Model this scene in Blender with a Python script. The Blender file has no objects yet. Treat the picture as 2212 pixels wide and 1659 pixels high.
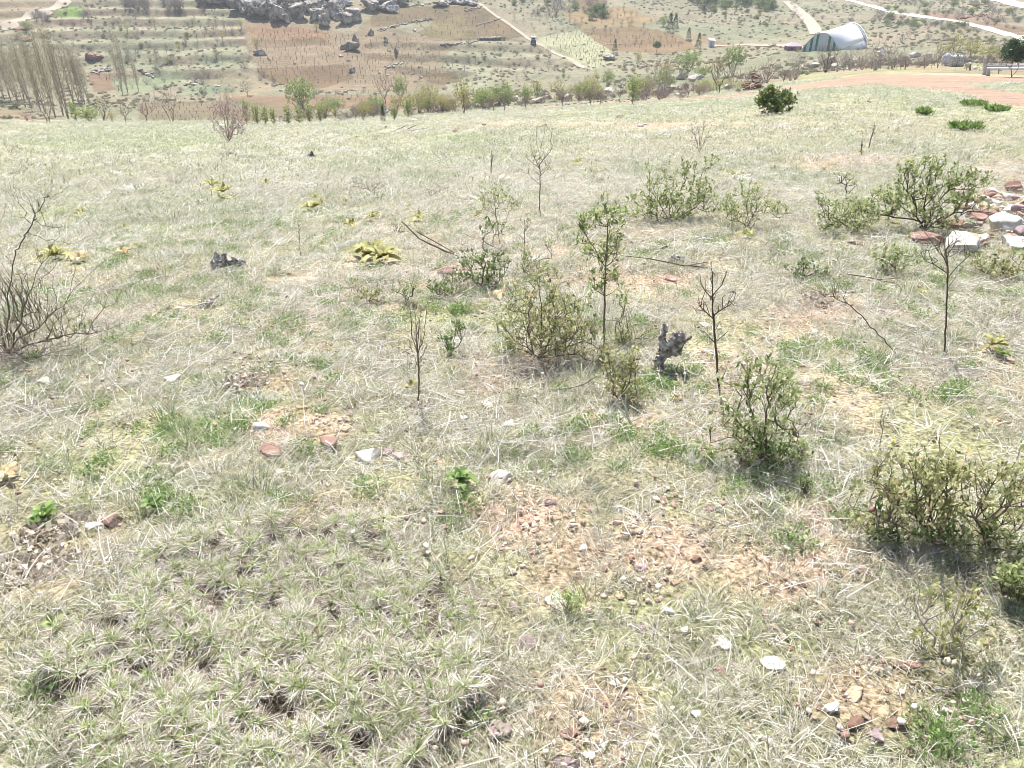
import bpy, math, random
import numpy as np
from mathutils import Vector

# ------------------------------------------------------------------ camera, world, sun, exposure
PITCH = math.radians(30.0); F = 1662.0; CX, CY = 1106.0, 829.5; EYE = 1.6
scene = bpy.context.scene
C = scene.collection
cam_data = bpy.data.cameras.new("camera"); cam = bpy.data.objects.new("camera", cam_data); C.objects.link(cam)
cam_data.sensor_width = 36.0; cam_data.lens = 36.0 * F / 2212.0
cam_data.clip_start = 0.05; cam_data.clip_end = 3000
cam.location = (0, 0, EYE); cam.rotation_euler = (math.pi / 2 - PITCH, 0, 0)
scene.camera = cam
SUN_EL, SUN_AZ = math.radians(58), math.radians(-9)     # azimuth from +Y towards +X
w = bpy.data.worlds.new("World"); scene.world = w; w.use_nodes = True
nt = w.node_tree
sky = nt.nodes.new('ShaderNodeTexSky'); sky.sky_type = 'NISHITA'; sky.sun_disc = False
sky.sun_elevation = SUN_EL; sky.sun_rotation = SUN_AZ; sky.dust_density = 2.0
nt.links.new(sky.outputs[0], nt.nodes['Background'].inputs[0]); nt.nodes['Background'].inputs[1].default_value = 0.10
sd = bpy.data.lights.new("sun", 'SUN'); sd.energy = 5.0; sd.angle = math.radians(0.5); sd.color = (1.0, 0.975, 0.94)
sun = bpy.data.objects.new("sun", sd); C.objects.link(sun)
sdir = Vector((math.sin(SUN_AZ) * math.cos(SUN_EL), math.cos(SUN_AZ) * math.cos(SUN_EL), math.sin(SUN_EL)))
sun.rotation_euler = sdir.to_track_quat('Z', 'Y').to_euler(); sun.location = (0, 0, 30)
scene.view_settings.view_transform = 'Standard'; scene.view_settings.look = 'None'
scene.view_settings.exposure = 0.95; scene.view_settings.gamma = 1.0
try:
    scene.cycles.max_bounces = 6; scene.cycles.transparent_max_bounces = 4; scene.cycles.caustics_reflective = False
    scene.cycles.caustics_refractive = False; scene.cycles.filter_width = 0.9
except Exception: pass

# ------------------------------------------------------------------ numpy helpers
def pix_dir(x, y):
    u = (np.asarray(x, float) - CX) / F; v = (CY - np.asarray(y, float)) / F
    return u, math.cos(PITCH) + v * math.sin(PITCH), -math.sin(PITCH) + v * math.cos(PITCH)
def proj(X, Y, Z):
    Z = Z - EYE; f = Y * math.cos(PITCH) - Z * math.sin(PITCH); up = Y * math.sin(PITCH) + Z * math.cos(PITCH)
    f = np.where(f < 1e-3, 1e-3, f)
    return CX + F * X / f, CY - F * up / f
def vnoise(x, y, seed=0):
    xi = np.floor(x).astype(np.int64); yi = np.floor(y).astype(np.int64); xf = x - xi; yf = y - yi
    def h(a, b):
        n = (a * 374761393 + b * 668265263 + seed * 974634777) & 0xFFFFFFFF
        n = ((n ^ (n >> 13)) * 1274126177) & 0xFFFFFFFF
        return ((n ^ (n >> 16)) & 0xFFFF) / 65535.0
    xs = xf * xf * (3 - 2 * xf); ys = yf * yf * (3 - 2 * yf)
    return (h(xi, yi) * (1 - xs) + h(xi + 1, yi) * xs) * (1 - ys) + (h(xi, yi + 1) * (1 - xs) + h(xi + 1, yi + 1) * xs) * ys
def fbm(x, y, f=1.0, o=4, seed=0):
    s = 0; a = 1; t = 0
    for i in range(o):
        s = s + a * vnoise(x * f, y * f, seed + i * 7); t += a; a *= .5; f *= 2.03
    return s / t                                   # 0..1
def inpoly(px, py, poly):
    ins = np.zeros(np.shape(px), bool); n = len(poly)
    for i in range(n):
        x1, y1 = poly[i]; x2, y2 = poly[(i + 1) % n]
        if y1 == y2: continue
        c = ((y1 > py) != (y2 > py)) & (px < (x2 - x1) * (py - y1) / (y2 - y1) + x1)
        ins ^= c
    return ins

# ------------------------------------------------------------------ terrain: depression tangent per bearing and range
def col_theta(x, y=150):
    u, v, _ = pix_dir(x, y); return math.atan2(float(u), float(v))
def tan_of(x, y):
    u, v, z = pix_dir(x, y); return float(-z / math.hypot(u, v))
# x column, edge row, edge range, then (range, row) beyond
COLS = [
 (-900, 262, 55, [(62, 290), (100, 262), (165, 215), (200, 190), (230, 110), (262, 20), (300, -60), (420, -190), (900, -420)]),
 (0,    262, 58, [(66, 290), (98, 262), (115, 252), (165, 215), (200, 190), (230, 100), (262, 20), (300, -60), (420, -190), (900, -400)]),
 (300,  264, 58, [(66, 290), (98, 266), (115, 252), (165, 215), (200, 185), (230, 100), (262, 20), (300, -50), (420, -190), (900, -400)]),
 (600,  266, 58, [(66, 285), (98, 262), (120, 245), (165, 210), (195, 180), (230, 95), (265, 5), (300, -60), (420, -200), (900, -400)]),
 (900,  250, 59, [(66, 270), (98, 252), (120, 235), (160, 200), (195, 175), (230, 90), (265, 0), (300, -60), (420, -200), (900, -400)]),
 (1200, 224, 60, [(68, 250), (100, 228), (130, 205), (170, 175), (205, 145), (240, 80), (280, 0), (320, -60), (440, -200), (900, -400)]),
 (1500, 206, 62, [(69, 222), (90, 205), (120, 185), (160, 160), (205, 130), (245, 70), (300, 0), (350, -50), (460, -200), (900, -400)]),
 (1700, 176, 66, [(72, 186), (90, 172), (110, 160), (150, 135), (195, 112), (235, 82), (280, 40), (330, 0), (400, -60), (900, -400)]),
 (1900, 155, 69, [(76, 152), (90, 147), (110, 138), (150, 122), (200, 102), (240, 70), (290, 30), (340, -10), (420, -80), (900, -400)]),
 (2212, 164, 68, [(76, 150), (90, 142), (110, 130), (150, 112), (200, 88), (230, 72), (290, 20), (340, -20), (420, -90), (900, -400)]),
 (3200, 164, 68, [(76, 150), (90, 142), (110, 130), (150, 112), (200, 88), (230, 72), (290, 20), (340, -20), (420, -90), (900, -400)]),
]
S0 = 0.105
RG = np.concatenate([np.linspace(0.01, 60, 240), np.linspace(60.5, 130, 140), np.linspace(131, 460, 330), np.linspace(470, 1000, 60)])
TH_N = 721; THG = np.linspace(-math.pi / 3, math.pi / 3, TH_N)
_cth = np.array([col_theta(c[0]) for c in COLS]); _rows = []; EDGE_R = []
for xc, ye, re_, tb in COLS:
    te = tan_of(xc, ye); se = te - EYE / re_
    r1 = RG[RG <= re_]; z1 = -(S0 * r1 + (se - S0) * r1 * (1 - np.exp(-r1 / 12.0)))
    rr = [re_] + [t[0] for t in tb]; zz = [EYE - re_ * te] + [EYE - t[0] * tan_of(xc, t[1]) for t in tb]
    z2 = np.interp(RG[RG > re_], rr, zz); _rows.append(np.concatenate([z1, z2])); EDGE_R.append(re_)
_rows = np.array(_rows)
ZG = np.array([[0.0] * len(RG)] * TH_N)
_xx = np.interp(THG, _cth, np.arange(len(COLS)))
_i0 = np.clip(np.floor(_xx).astype(int), 0, len(COLS) - 2); _f = _xx - _i0
ZG = _rows[_i0] * (1 - _f)[:, None] + _rows[_i0 + 1] * _f[:, None]
_k = np.hanning(31); _k /= _k.sum()
ZG = np.apply_along_axis(lambda a: np.convolve(np.pad(a, 15, 'edge'), _k, 'valid'), 0, ZG)
_k2 = np.hanning(9); _k2 /= _k2.sum()
_zs = np.apply_along_axis(lambda a: np.convolve(np.pad(a, 4, 'edge'), _k2, 'valid'), 1, ZG)
ZG[:, 360:] = _zs[:, 360:]
def edge_r(th): return np.interp(th, _cth, EDGE_R)
TERR = [(-120, -20), (500, -20), (520, 50), (540, 120), (560, 160), (440, 205), (330, 165), (215, 150), (-120, 165)]
TERR2 = [(790, 92), (1090, 82), (1200, 100), (1300, 160), (1120, 195), (960, 195), (790, 130)]
def H0(X, Y):
    r = np.hypot(X, Y); th = np.clip(np.arctan2(X, Y), THG[0], THG[-1])
    ti = (th - THG[0]) / (THG[1] - THG[0]); t0 = np.clip(np.floor(ti).astype(int), 0, TH_N - 2); tf = ti - t0
    ri = np.interp(r, RG, np.arange(len(RG))); r0 = np.clip(np.floor(ri).astype(int), 0, len(RG) - 2); rf = ri - r0
    return (ZG[t0, r0] * (1 - tf) + ZG[t0 + 1, r0] * tf) * (1 - rf) + (ZG[t0, r0 + 1] * (1 - tf) + ZG[t0 + 1, r0 + 1] * tf) * rf
def terr_phase(X, Y, z):
    return (z + 0.02 * X + 0.9 * (fbm(X, Y, 1 / 45., 2, 5) - .5)) / 1.75
def H(X, Y):
    X = np.asarray(X, float); Y = np.asarray(Y, float)
    z = H0(X, Y); r = np.hypot(X, Y)
    near = np.exp(-r / 40.)
    z = z + near * (0.05 * (fbm(X, Y, .9, 3, 1) - .5) * 2 + 0.03 * (fbm(X, Y, 6, 2, 2) - .5) * 2 + .012 * (vnoise(X * 30, Y * 30, 4) - .5))
    far = np.clip((r - 95) / 80., 0, 1)
    z = z + far * (2.2 * (fbm(X, Y, 1 / 38., 3, 9) - .5) + .8 * (fbm(X, Y, 1 / 7., 3, 11) - .5))
    px, py = proj(X, Y, z)
    m = ((inpoly(px, py, TERR) | inpoly(px, py, TERR2)) & (r > 150)).astype(float)
    ph = terr_phase(X, Y, z); fr = ph - np.floor(ph); st = np.clip((fr - .55) / .4, 0, 1); st = st * st * (3 - 2 * st)
    return z + m * (st - fr) * 1.75 * .85
def G(x, y):
    """world point where pixel ray (in 2212x1659 photo units) meets the ground"""
    u, v, zz = [float(a) for a in pix_dir(x, y)]; hl = math.hypot(u, v)
    rs = np.concatenate([np.arange(.6, 12, .01), np.arange(12, 130, .05), np.arange(130, 500, .2)])
    X = rs * u / hl; Y = rs * v / hl; Zr = EYE + rs * zz / hl
    d = Zr - H(X, Y); k = np.argmax(d < 0)
    if d[k] >= 0: k = len(rs) - 1
    return np.array([X[k], Y[k], float(H(X[k], Y[k]))])
def at(x, y, B, dy=0.0):
    """point on pixel ray at the depth of ground point B (plus dy metres)"""
    u, v, z = [float(a) for a in pix_dir(x, y)]; s = (B[1] + dy) / v
    return np.array([u * s, v * s, EYE + z * s])
def mpp(B): return (B[1] * math.cos(PITCH) - (B[2] - EYE) * math.sin(PITCH)) / F      # metres per photo unit at B

# ------------------------------------------------------------------ object helpers
def tag(o, label=None, cat=None, group=None, kind=None):
    if label: o['label'] = label
    if cat: o['category'] = cat
    if group: o['group'] = group
    if kind: o['kind'] = kind
    return o
def mesh_from(name, V, Fc, mats, mi=None, smooth=False):
    V = np.asarray(V, np.float32).reshape(-1, 3)
    me = bpy.data.meshes.new(name)
    if isinstance(Fc, np.ndarray):
        n, k = Fc.shape
        me.vertices.add(len(V)); me.vertices.foreach_set('co', V.ravel())
        me.loops.add(n * k); me.loops.foreach_set('vertex_index', Fc.astype(np.int32).ravel())
        me.polygons.add(n); me.polygons.foreach_set('loop_start', np.arange(0, n * k, k, dtype=np.int32))
        me.polygons.foreach_set('loop_total', np.full(n, k, np.int32))
        me.update(calc_edges=True)
    else:
        me.from_pydata([tuple(map(float, v)) for v in V], [], Fc)
    for m in (mats if isinstance(mats, (list, tuple)) else [mats]): me.materials.append(m)
    if mi is not None: me.polygons.foreach_set('material_index', np.asarray(mi, np.int32))
    if smooth: me.polygons.foreach_set('use_smooth', np.ones(len(me.polygons), bool))
    me.update(); return me
def obj(name, me, parent=None, loc=None):
    o = bpy.data.objects.new(name, me); C.objects.link(o)
    if parent is not None: o.parent = parent
    if loc is not None: o.location = [float(a) for a in loc]
    return o
def thing(name, label, cat, loc, group=None):
    o = bpy.data.objects.new(name, None); C.objects.link(o); o.location = [float(a) for a in loc]; o.empty_display_size = .1
    return tag(o, label, cat, group)
def copy_tree(src, loc, rz=0, sc=1.0, label=None):
    r = src.copy(); C.objects.link(r); r.location = [float(a) for a in loc]; r.rotation_euler = (0, 0, rz)
    r.scale = (sc, sc, sc) if not isinstance(sc, tuple) else sc
    if label: r['label'] = label
    for ch in list(src.children):
        c = ch.copy(); C.objects.link(c); c.parent = r
    return r

# ------------------------------------------------------------------ materials
def ramp(nt, fac, stops):
    r = nt.nodes.new('ShaderNodeValToRGB'); cr = r.color_ramp
    while len(cr.elements) < len(stops): cr.elements.new(.5)
    for e, (p, c) in zip(cr.elements, stops): e.position = p; e.color = (*c, 1)
    nt.links.new(fac, r.inputs[0]); return r.outputs[0]
def noise(nt, scale, detail=4, rough=.6, coord='Object', vec=None):
    n = nt.nodes.new('ShaderNodeTexNoise'); n.inputs['Scale'].default_value = scale; n.inputs['Detail'].default_value = detail
    n.inputs['Roughness'].default_value = rough
    if vec is None:
        tc = nt.nodes.new('ShaderNodeTexCoord'); vec = tc.outputs[coord]
    nt.links.new(vec, n.inputs['Vector']); return n.outputs['Fac']
def mix(nt, fac, a, b, mode='MIX'):
    m = nt.nodes.new('ShaderNodeMix'); m.data_type = 'RGBA'; m.blend_type = mode
    for sock, v in ((m.inputs[0], fac), (m.inputs[6], a), (m.inputs[7], b)):
        if isinstance(v, (int, float)): sock.default_value = v
        elif isinstance(v, tuple): sock.default_value = (*v, 1)
        else: nt.links.new(v, sock)
    return m.outputs[2]
def newmat(name):
    m = bpy.data.materials.new(name); m.use_nodes = True; m.node_tree.nodes.clear()
    o = m.node_tree.nodes.new('ShaderNodeOutputMaterial'); return m, m.node_tree, o
def bsdf(nt, out, col, rough=.85, bump=None, bs=.3, bd=.01, spec=.2, metal=0.0):
    b = nt.nodes.new('ShaderNodeBsdfPrincipled'); b.inputs['Roughness'].default_value = rough
    b.inputs['Specular IOR Level'].default_value = spec; b.inputs['Metallic'].default_value = metal
    if isinstance(col, tuple): b.inputs['Base Color'].default_value = (*col, 1)
    else: nt.links.new(col, b.inputs['Base Color'])
    if bump is not None:
        bn = nt.nodes.new('ShaderNodeBump'); bn.inputs['Strength'].default_value = bs; bn.inputs['Distance'].default_value = bd
        nt.links.new(bump, bn.inputs['Height']); nt.links.new(bn.outputs[0], b.inputs['Normal'])
    nt.links.new(b.outputs[0], out.inputs[0]); return b
def mat_noise(name, stops, scale=8, detail=5, rough=.85, bs=.4, bd=.01, spec=.2):
    m, nt, out = newmat(name); f = noise(nt, scale, detail)
    col = ramp(nt, f, stops); bsdf(nt, out, col, rough, f, bs, bd, spec); return m
def mat_leaf(name, stops, trans=.45, tint=None, rough=.6, spec=.25):
    """thin leaf or blade: colour varies from leaf to leaf, light passes through"""
    m, nt, out = newmat(name)
    g = nt.nodes.new('ShaderNodeNewGeometry'); col = ramp(nt, g.outputs['Random Per Island'], stops)
    if tint:
        a = nt.nodes.new('ShaderNodeAttribute'); a.attribute_type = 'INSTANCER'; a.attribute_name = 'tint'
        col2 = ramp(nt, g.outputs['Random Per Island'], tint); col = mix(nt, a.outputs['Fac'], col, col2)
    b = nt.nodes.new('ShaderNodeBsdfPrincipled'); b.inputs['Roughness'].default_value = rough; b.inputs['Specular IOR Level'].default_value = spec
    t = nt.nodes.new('ShaderNodeBsdfTranslucent'); ms = nt.nodes.new('ShaderNodeMixShader'); ms.inputs[0].default_value = trans
    nt.links.new(col, b.inputs['Base Color']); nt.links.new(col, t.inputs[0])
    nt.links.new(b.outputs[0], ms.inputs[1]); nt.links.new(t.outputs[0], ms.inputs[2]); nt.links.new(ms.outputs[0], out.inputs[0])
    return m
M = {}
M['bark'] = mat_noise('bark', [(.3, (.09, .065, .05)), (.55, (.20, .155, .12)), (.8, (.34, .29, .24))], 30, 5, .9, .6, .004)
M['bark_dark'] = mat_noise('dark_bark', [(.3, (.05, .04, .035)), (.6, (.13, .10, .085)), (.85, (.28, .24, .2))], 30, 5, .9, .6, .004)
M['bark_pale'] = mat_noise('pale_bark', [(.3, (.22, .18, .15)), (.6, (.42, .37, .32)), (.85, (.6, .56, .5))], 18, 5, .9, .5, .004)
M['bark_red'] = mat_noise('red_bark', [(.3, (.20, .12, .12)), (.6, (.36, .24, .25)), (.85, (.5, .4, .4))], 18, 5, .9, .5, .004)
M['bark_far'] = mat_noise('grey_bark', [(.3, (.13, .105, .09)), (.6, (.24, .20, .18)), (.85, (.38, .34, .31))], 3, 4, .9, .3, .01)
M['deadwood'] = mat_noise('deadwood', [(.30, (.07, .05, .045)), (.45, (.24, .20, .18)), (.56, (.50, .46, .43)), (.7, (.78, .75, .72))], 34, 6, .9, .9, .01)
M['whitewood'] = mat_noise('bleached_wood', [(.25, (.34, .29, .23)), (.6, (.66, .6, .52)), (.9, (.8, .76, .7))], 40, 5, .85, .5, .003)
M['leaf'] = mat_leaf('leaf_green', [(.0, (.12, .18, .06)), (.3, (.26, .33, .12)), (.6, (.42, .47, .22)), (.85, (.58, .60, .33)), (1, (.64, .56, .34))], .5)
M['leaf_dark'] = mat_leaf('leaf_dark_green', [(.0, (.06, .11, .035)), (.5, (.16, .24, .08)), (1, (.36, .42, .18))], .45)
M['leaf_olive'] = mat_leaf('leaf_olive', [(.0, (.16, .18, .07)), (.3, (.33, .35, .15)), (.6, (.46, .48, .23)), (.85, (.60, .58, .33)), (1, (.58, .42, .26))], .5)
M['leaf_spring'] = mat_leaf('leaf_spring', [(.0, (.20, .26, .09)), (.6, (.34, .40, .16)), (1, (.48, .52, .26))], .45)
M['leaf_yellow'] = mat_leaf('leaf_yellow', [(.0, (.30, .29, .10)), (.6, (.42, .40, .15)), (1, (.52, .48, .22))], .5)
M['leaf_juniper'] = mat_leaf('juniper_green', [(.0, (.07, .11, .035)), (.5, (.18, .24, .08)), (1, (.38, .42, .17))], .35)
M['leaf_pine'] = mat_leaf('pine_green', [(.0, (.03, .065, .028)), (.6, (.06, .12, .045)), (1, (.13, .19, .07))], .2)
M['leaf_grey'] = mat_leaf('grey_twig', [(.0, (.16, .14, .14)), (.6, (.26, .23, .23)), (1, (.36, .33, .32))], .2)
M['bright'] = mat_leaf('bright_herb', [(.0, (.13, .22, .05)), (.6, (.24, .35, .10)), (1, (.40, .48, .20))], .4)
M['mullein'] = mat_leaf('mullein_leaf', [(.0, (.26, .26, .10)), (.5, (.42, .40, .17)), (1, (.58, .55, .29))], .3, rough=.9)
M['mullein_dry'] = mat_leaf('mullein_dry_leaf', [(.0, (.36, .25, .13)), (.5, (.52, .42, .24)), (1, (.66, .57, .38))], .2, rough=.9)
M['deadleaf'] = mat_leaf('grey_dead_leaf', [(.0, (.22, .18, .14)), (.3, (.45, .39, .32)), (.65, (.60, .53, .42)), (1, (.80, .75, .68))], .25, rough=.9)
GRN = [(.0, (.12, .175, .06)), (.35, (.22, .28, .115)), (.7, (.35, .39, .21)), (.9, (.54, .54, .39)), (1, (.72, .69, .57))]
DRY = [(.0, (.27, .22, .17)), (.35, (.46, .41, .33)), (.7, (.65, .61, .53)), (1, (.84, .82, .76))]
MIXD = [(.0, (.17, .185, .09)), (.4, (.345, .36, .20)), (.7, (.55, .55, .39)), (1, (.84, .82, .70))]
M['grass'] = mat_leaf('grass_blades', MIXD, .45, tint=GRN)
M['straw'] = mat_leaf('straw_blades', DRY, .35)
M['bleach'] = mat_leaf('bleached_straw', [(.0, (.64, .61, .55)), (1, (.88, .87, .83))], .3)
M['herb'] = mat_leaf('herb_leaves', [(.0, (.14, .24, .06)), (.6, (.25, .37, .12)), (1, (.38, .47, .20))], .4)
M['thatch'] = mat_leaf('dark_thatch', [(.0, (.06, .045, .03)), (.5, (.18, .145, .10)), (1, (.42, .36, .28))], .05)
M['spine'] = mat_leaf('cushion_spines', [(.0, (.30, .20, .13)), (.25, (.52, .45, .37)), (.6, (.70, .65, .57)), (1, (.86, .83, .78))], .2)
M['needle'] = mat_leaf('cushion_needles', [(.0, (.24, .33, .11)), (.5, (.42, .52, .20)), (1, (.62, .68, .36))], .5)
M['twig'] = mat_leaf('dry_twigs', [(.0, (.20, .16, .14)), (.6, (.38, .33, .29)), (1, (.55, .50, .45))], .1)

def mat_stone(name, stops, sc=14):
    m, nt, out = newmat(name); a = noise(nt, sc, 7, .7); b = noise(nt, sc * .35, 3)
    oi = nt.nodes.new('ShaderNodeObjectInfo'); hs = nt.nodes.new('ShaderNodeHueSaturation')
    mr = nt.nodes.new('ShaderNodeMapRange'); mr.inputs[3].default_value = .8; mr.inputs[4].default_value = 1.15
    nt.links.new(oi.outputs['Random'], mr.inputs[0]); nt.links.new(mr.outputs[0], hs.inputs['Value'])
    f = nt.nodes.new('ShaderNodeMath'); f.operation = 'ADD'; f.inputs[1].default_value = 0
    f.operation = 'MULTIPLY_ADD'; f.inputs[1].default_value = .6; nt.links.new(a, f.inputs[0])
    g = nt.nodes.new('ShaderNodeMath'); g.operation = 'MULTIPLY'; g.inputs[1].default_value = .4; nt.links.new(b, g.inputs[0]); nt.links.new(g.outputs[0], f.inputs[2])
    col = ramp(nt, f.outputs[0], stops); nt.links.new(col, hs.inputs['Color'])
    bsdf(nt, out, hs.outputs[0], .9, a, .7, .15 / sc, .15); return m
M['lime'] = mat_stone('pale_limestone', [(.3, (.46, .40, .32)), (.5, (.72, .68, .60)), (.7, (.86, .83, .77))])
M['tanstone'] = mat_stone('tan_stone', [(.3, (.30, .20, .12)), (.5, (.48, .36, .25)), (.7, (.62, .52, .40))])
M['redstone'] = mat_stone('red_stone', [(.3, (.20, .115, .09)), (.5, (.35, .22, .175)), (.7, (.54, .40, .34))])
M['purple'] = mat_stone('purple_stone', [(.3, (.20, .145, .14)), (.5, (.38, .29, .28)), (.7, (.58, .49, .47))])
M['brownstone'] = mat_stone('brown_stone', [(.3, (.12, .07, .05)), (.5, (.24, .15, .11)), (.7, (.40, .29, .22))])
M['wallstone'] = mat_stone('field_stone', [(.3, (.12, .10, .08)), (.5, (.30, .26, .22)), (.7, (.52, .48, .42))], 1.6)
M['farlime'] = mat_stone('weathered_rock', [(.3, (.26, .21, .17)), (.5, (.58, .52, .45)), (.7, (.80, .76, .70))], 1.6)
M['cliff'] = mat_stone('cliff_rock', [(.36, (.07, .06, .05)), (.46, (.24, .21, .18)), (.55, (.48, .45, .40)), (.66, (.76, .73, .68))], .9)  # ramp ends imitate shaded crevices and sunlit tops, spread by noise
M['pebble'] = mat_leaf('pebbles', [(.0, (.20, .10, .08)), (.3, (.34, .22, .17)), (.7, (.46, .34, .27)), (.95, (.56, .47, .38)), (1, (.72, .68, .6))], 0.0, rough=.9)

# ground: large-scale colour comes with the place (vertex colour), the fine grain from noise
def mat_ground(name, near=True):
    m, nt, out = newmat(name)
    at_ = nt.nodes.new('ShaderNodeAttribute'); at_.attribute_name = 'col'
    tc = nt.nodes.new('ShaderNodeTexCoord'); P = tc.outputs['Object']
    if near:
        n1 = noise(nt, 55, 6, .7, vec=P); n2 = noise(nt, 7, 5, .65, vec=P); n3 = noise(nt, 1.1, 4, .6, vec=P)
        c = mix(nt, 1.0, at_.outputs['Color'], ramp(nt, n1, [(.36, (.30, .27, .25)), (.5, (1, .98, .96)), (.63, (1.75, 1.72, 1.66))]), 'MULTIPLY')
        c = mix(nt, 1.0, c, ramp(nt, n2, [(.3, (.82, .80, .78)), (.7, (1.15, 1.15, 1.15))]), 'MULTIPLY')
        c = mix(nt, 1.0, c, ramp(nt, n3, [(.35, (.88, .92, .84)), (.65, (1.1, 1.06, 1.04))]), 'MULTIPLY')
        bsdf(nt, out, c, .95, n1, .8, .012, .1)
    else:
        n1 = noise(nt, 1.6, 7, .75, vec=P); n2 = noise(nt, .16, 5, .65, vec=P); n3 = noise(nt, .03, 3, .5, vec=P)
        c = mix(nt, 1.0, at_.outputs['Color'], ramp(nt, n1, [(.32, (.62, .60, .56)), (.5, (1, 1, 1)), (.68, (1.3, 1.3, 1.25))]), 'MULTIPLY')
        c = mix(nt, 1.0, c, ramp(nt, n2, [(.35, (.82, .84, .80)), (.65, (1.15, 1.13, 1.1))]), 'MULTIPLY')
        c = mix(nt, 1.0, c, ramp(nt, n3, [(.35, (.9, .95, .9)), (.65, (1.08, 1.04, 1.02))]), 'MULTIPLY')
        bsdf(nt, out, c, .95, n1, .7, .5, .1)
    return m
M['ground'] = mat_ground('meadow_soil', True); M['hill'] = mat_ground('hillside_soil', False)

# ------------------------------------------------------------------ terrain mesh
ROADP = [[(1150, 233), (1300, 219), (1500, 208), (1626, 203), (1700, 187), (1780, 175), (1865, 160), (1970, 161), (2080, 164), (2300, 168), (2300, 178), (2155, 178), (2090, 184),
          (2165, 196), (2300, 212), (2300, 250), (2212, 238), (2130, 222), (2078, 202), (1985, 191), (1892, 184), (1800, 189), (1719, 197), (1640, 209), (1500, 213), (1300, 224), (1150, 236)]]
def soil_near(px, py):
    """0..1 bare soil where the photograph shows it"""
    s = np.zeros(np.shape(px))
    for cx, cy, rx, ry, a in [(640, 925, 130, 45, .9), (1130, 1110, 140, 90, .5), (1420, 1200, 150, 90, .6), (1240, 1230, 140, 100, .45), (1250, 1560, 170, 130, .6),
                              (1880, 1500, 180, 110, .6), (1820, 350, 150, 22, .75), (1300, 270, 420, 9, .55), (1100, 810, 150, 50, .6), (1560, 900, 90, 50, .35), (600, 800, 170, 60, .45),
                              (1780, 1130, 110, 50, .6), (460, 700, 110, 60, .2), (60, 258, 130, 7, 1.), (2160, 420, 110, 110, .7), (1700, 1230, 200, 90, .5),
                              (1530, 860, 140, 110, .3), (1370, 600, 190, 40, .3), (1350, 890, 100, 60, .4), (1800, 690, 200, 45, .3), (1000, 600, 60, 40, .5)]:
        d = ((px - cx) / rx) ** 2 + ((py - cy) / ry) ** 2; s = np.maximum(s, a * np.clip(1.25 - d, 0, 1))
    return s
def green_near(px, py):
    s = np.zeros(np.shape(px))
    for cx, cy, rx, ry, a in [(500, 850, 130, 60, .9), (430, 930, 130, 50, .8), (80, 860, 120, 60, .5), (330, 1060, 90, 50, .9), (420, 1110, 90, 40, .6), (1170, 1000, 90, 35, .8), (90, 470, 90, 50, .4), (420, 480, 260, 120, .3),
                              (260, 300, 260, 40, .5), (1000, 300, 110, 12, .7), (1500, 360, 420, 40, .25), (900, 350, 300, 50, .25), (1640, 1180, 130, 50, .6), (200, 1020, 120, 60, .6),
                              (1800, 780, 160, 60, .5), (1470, 830, 80, 40, .7), (1700, 960, 120, 60, .4), (60, 1620, 200, 160, .5), (1640, 1050, 150, 60, .4), (2100, 1560, 150, 120, .4), (150, 440, 200, 60, .3)]:
        d = ((px - cx) / rx) ** 2 + ((py - cy) / ry) ** 2; s = np.maximum(s, a * np.clip(1.2 - d, 0, 1))
    return s
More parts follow.
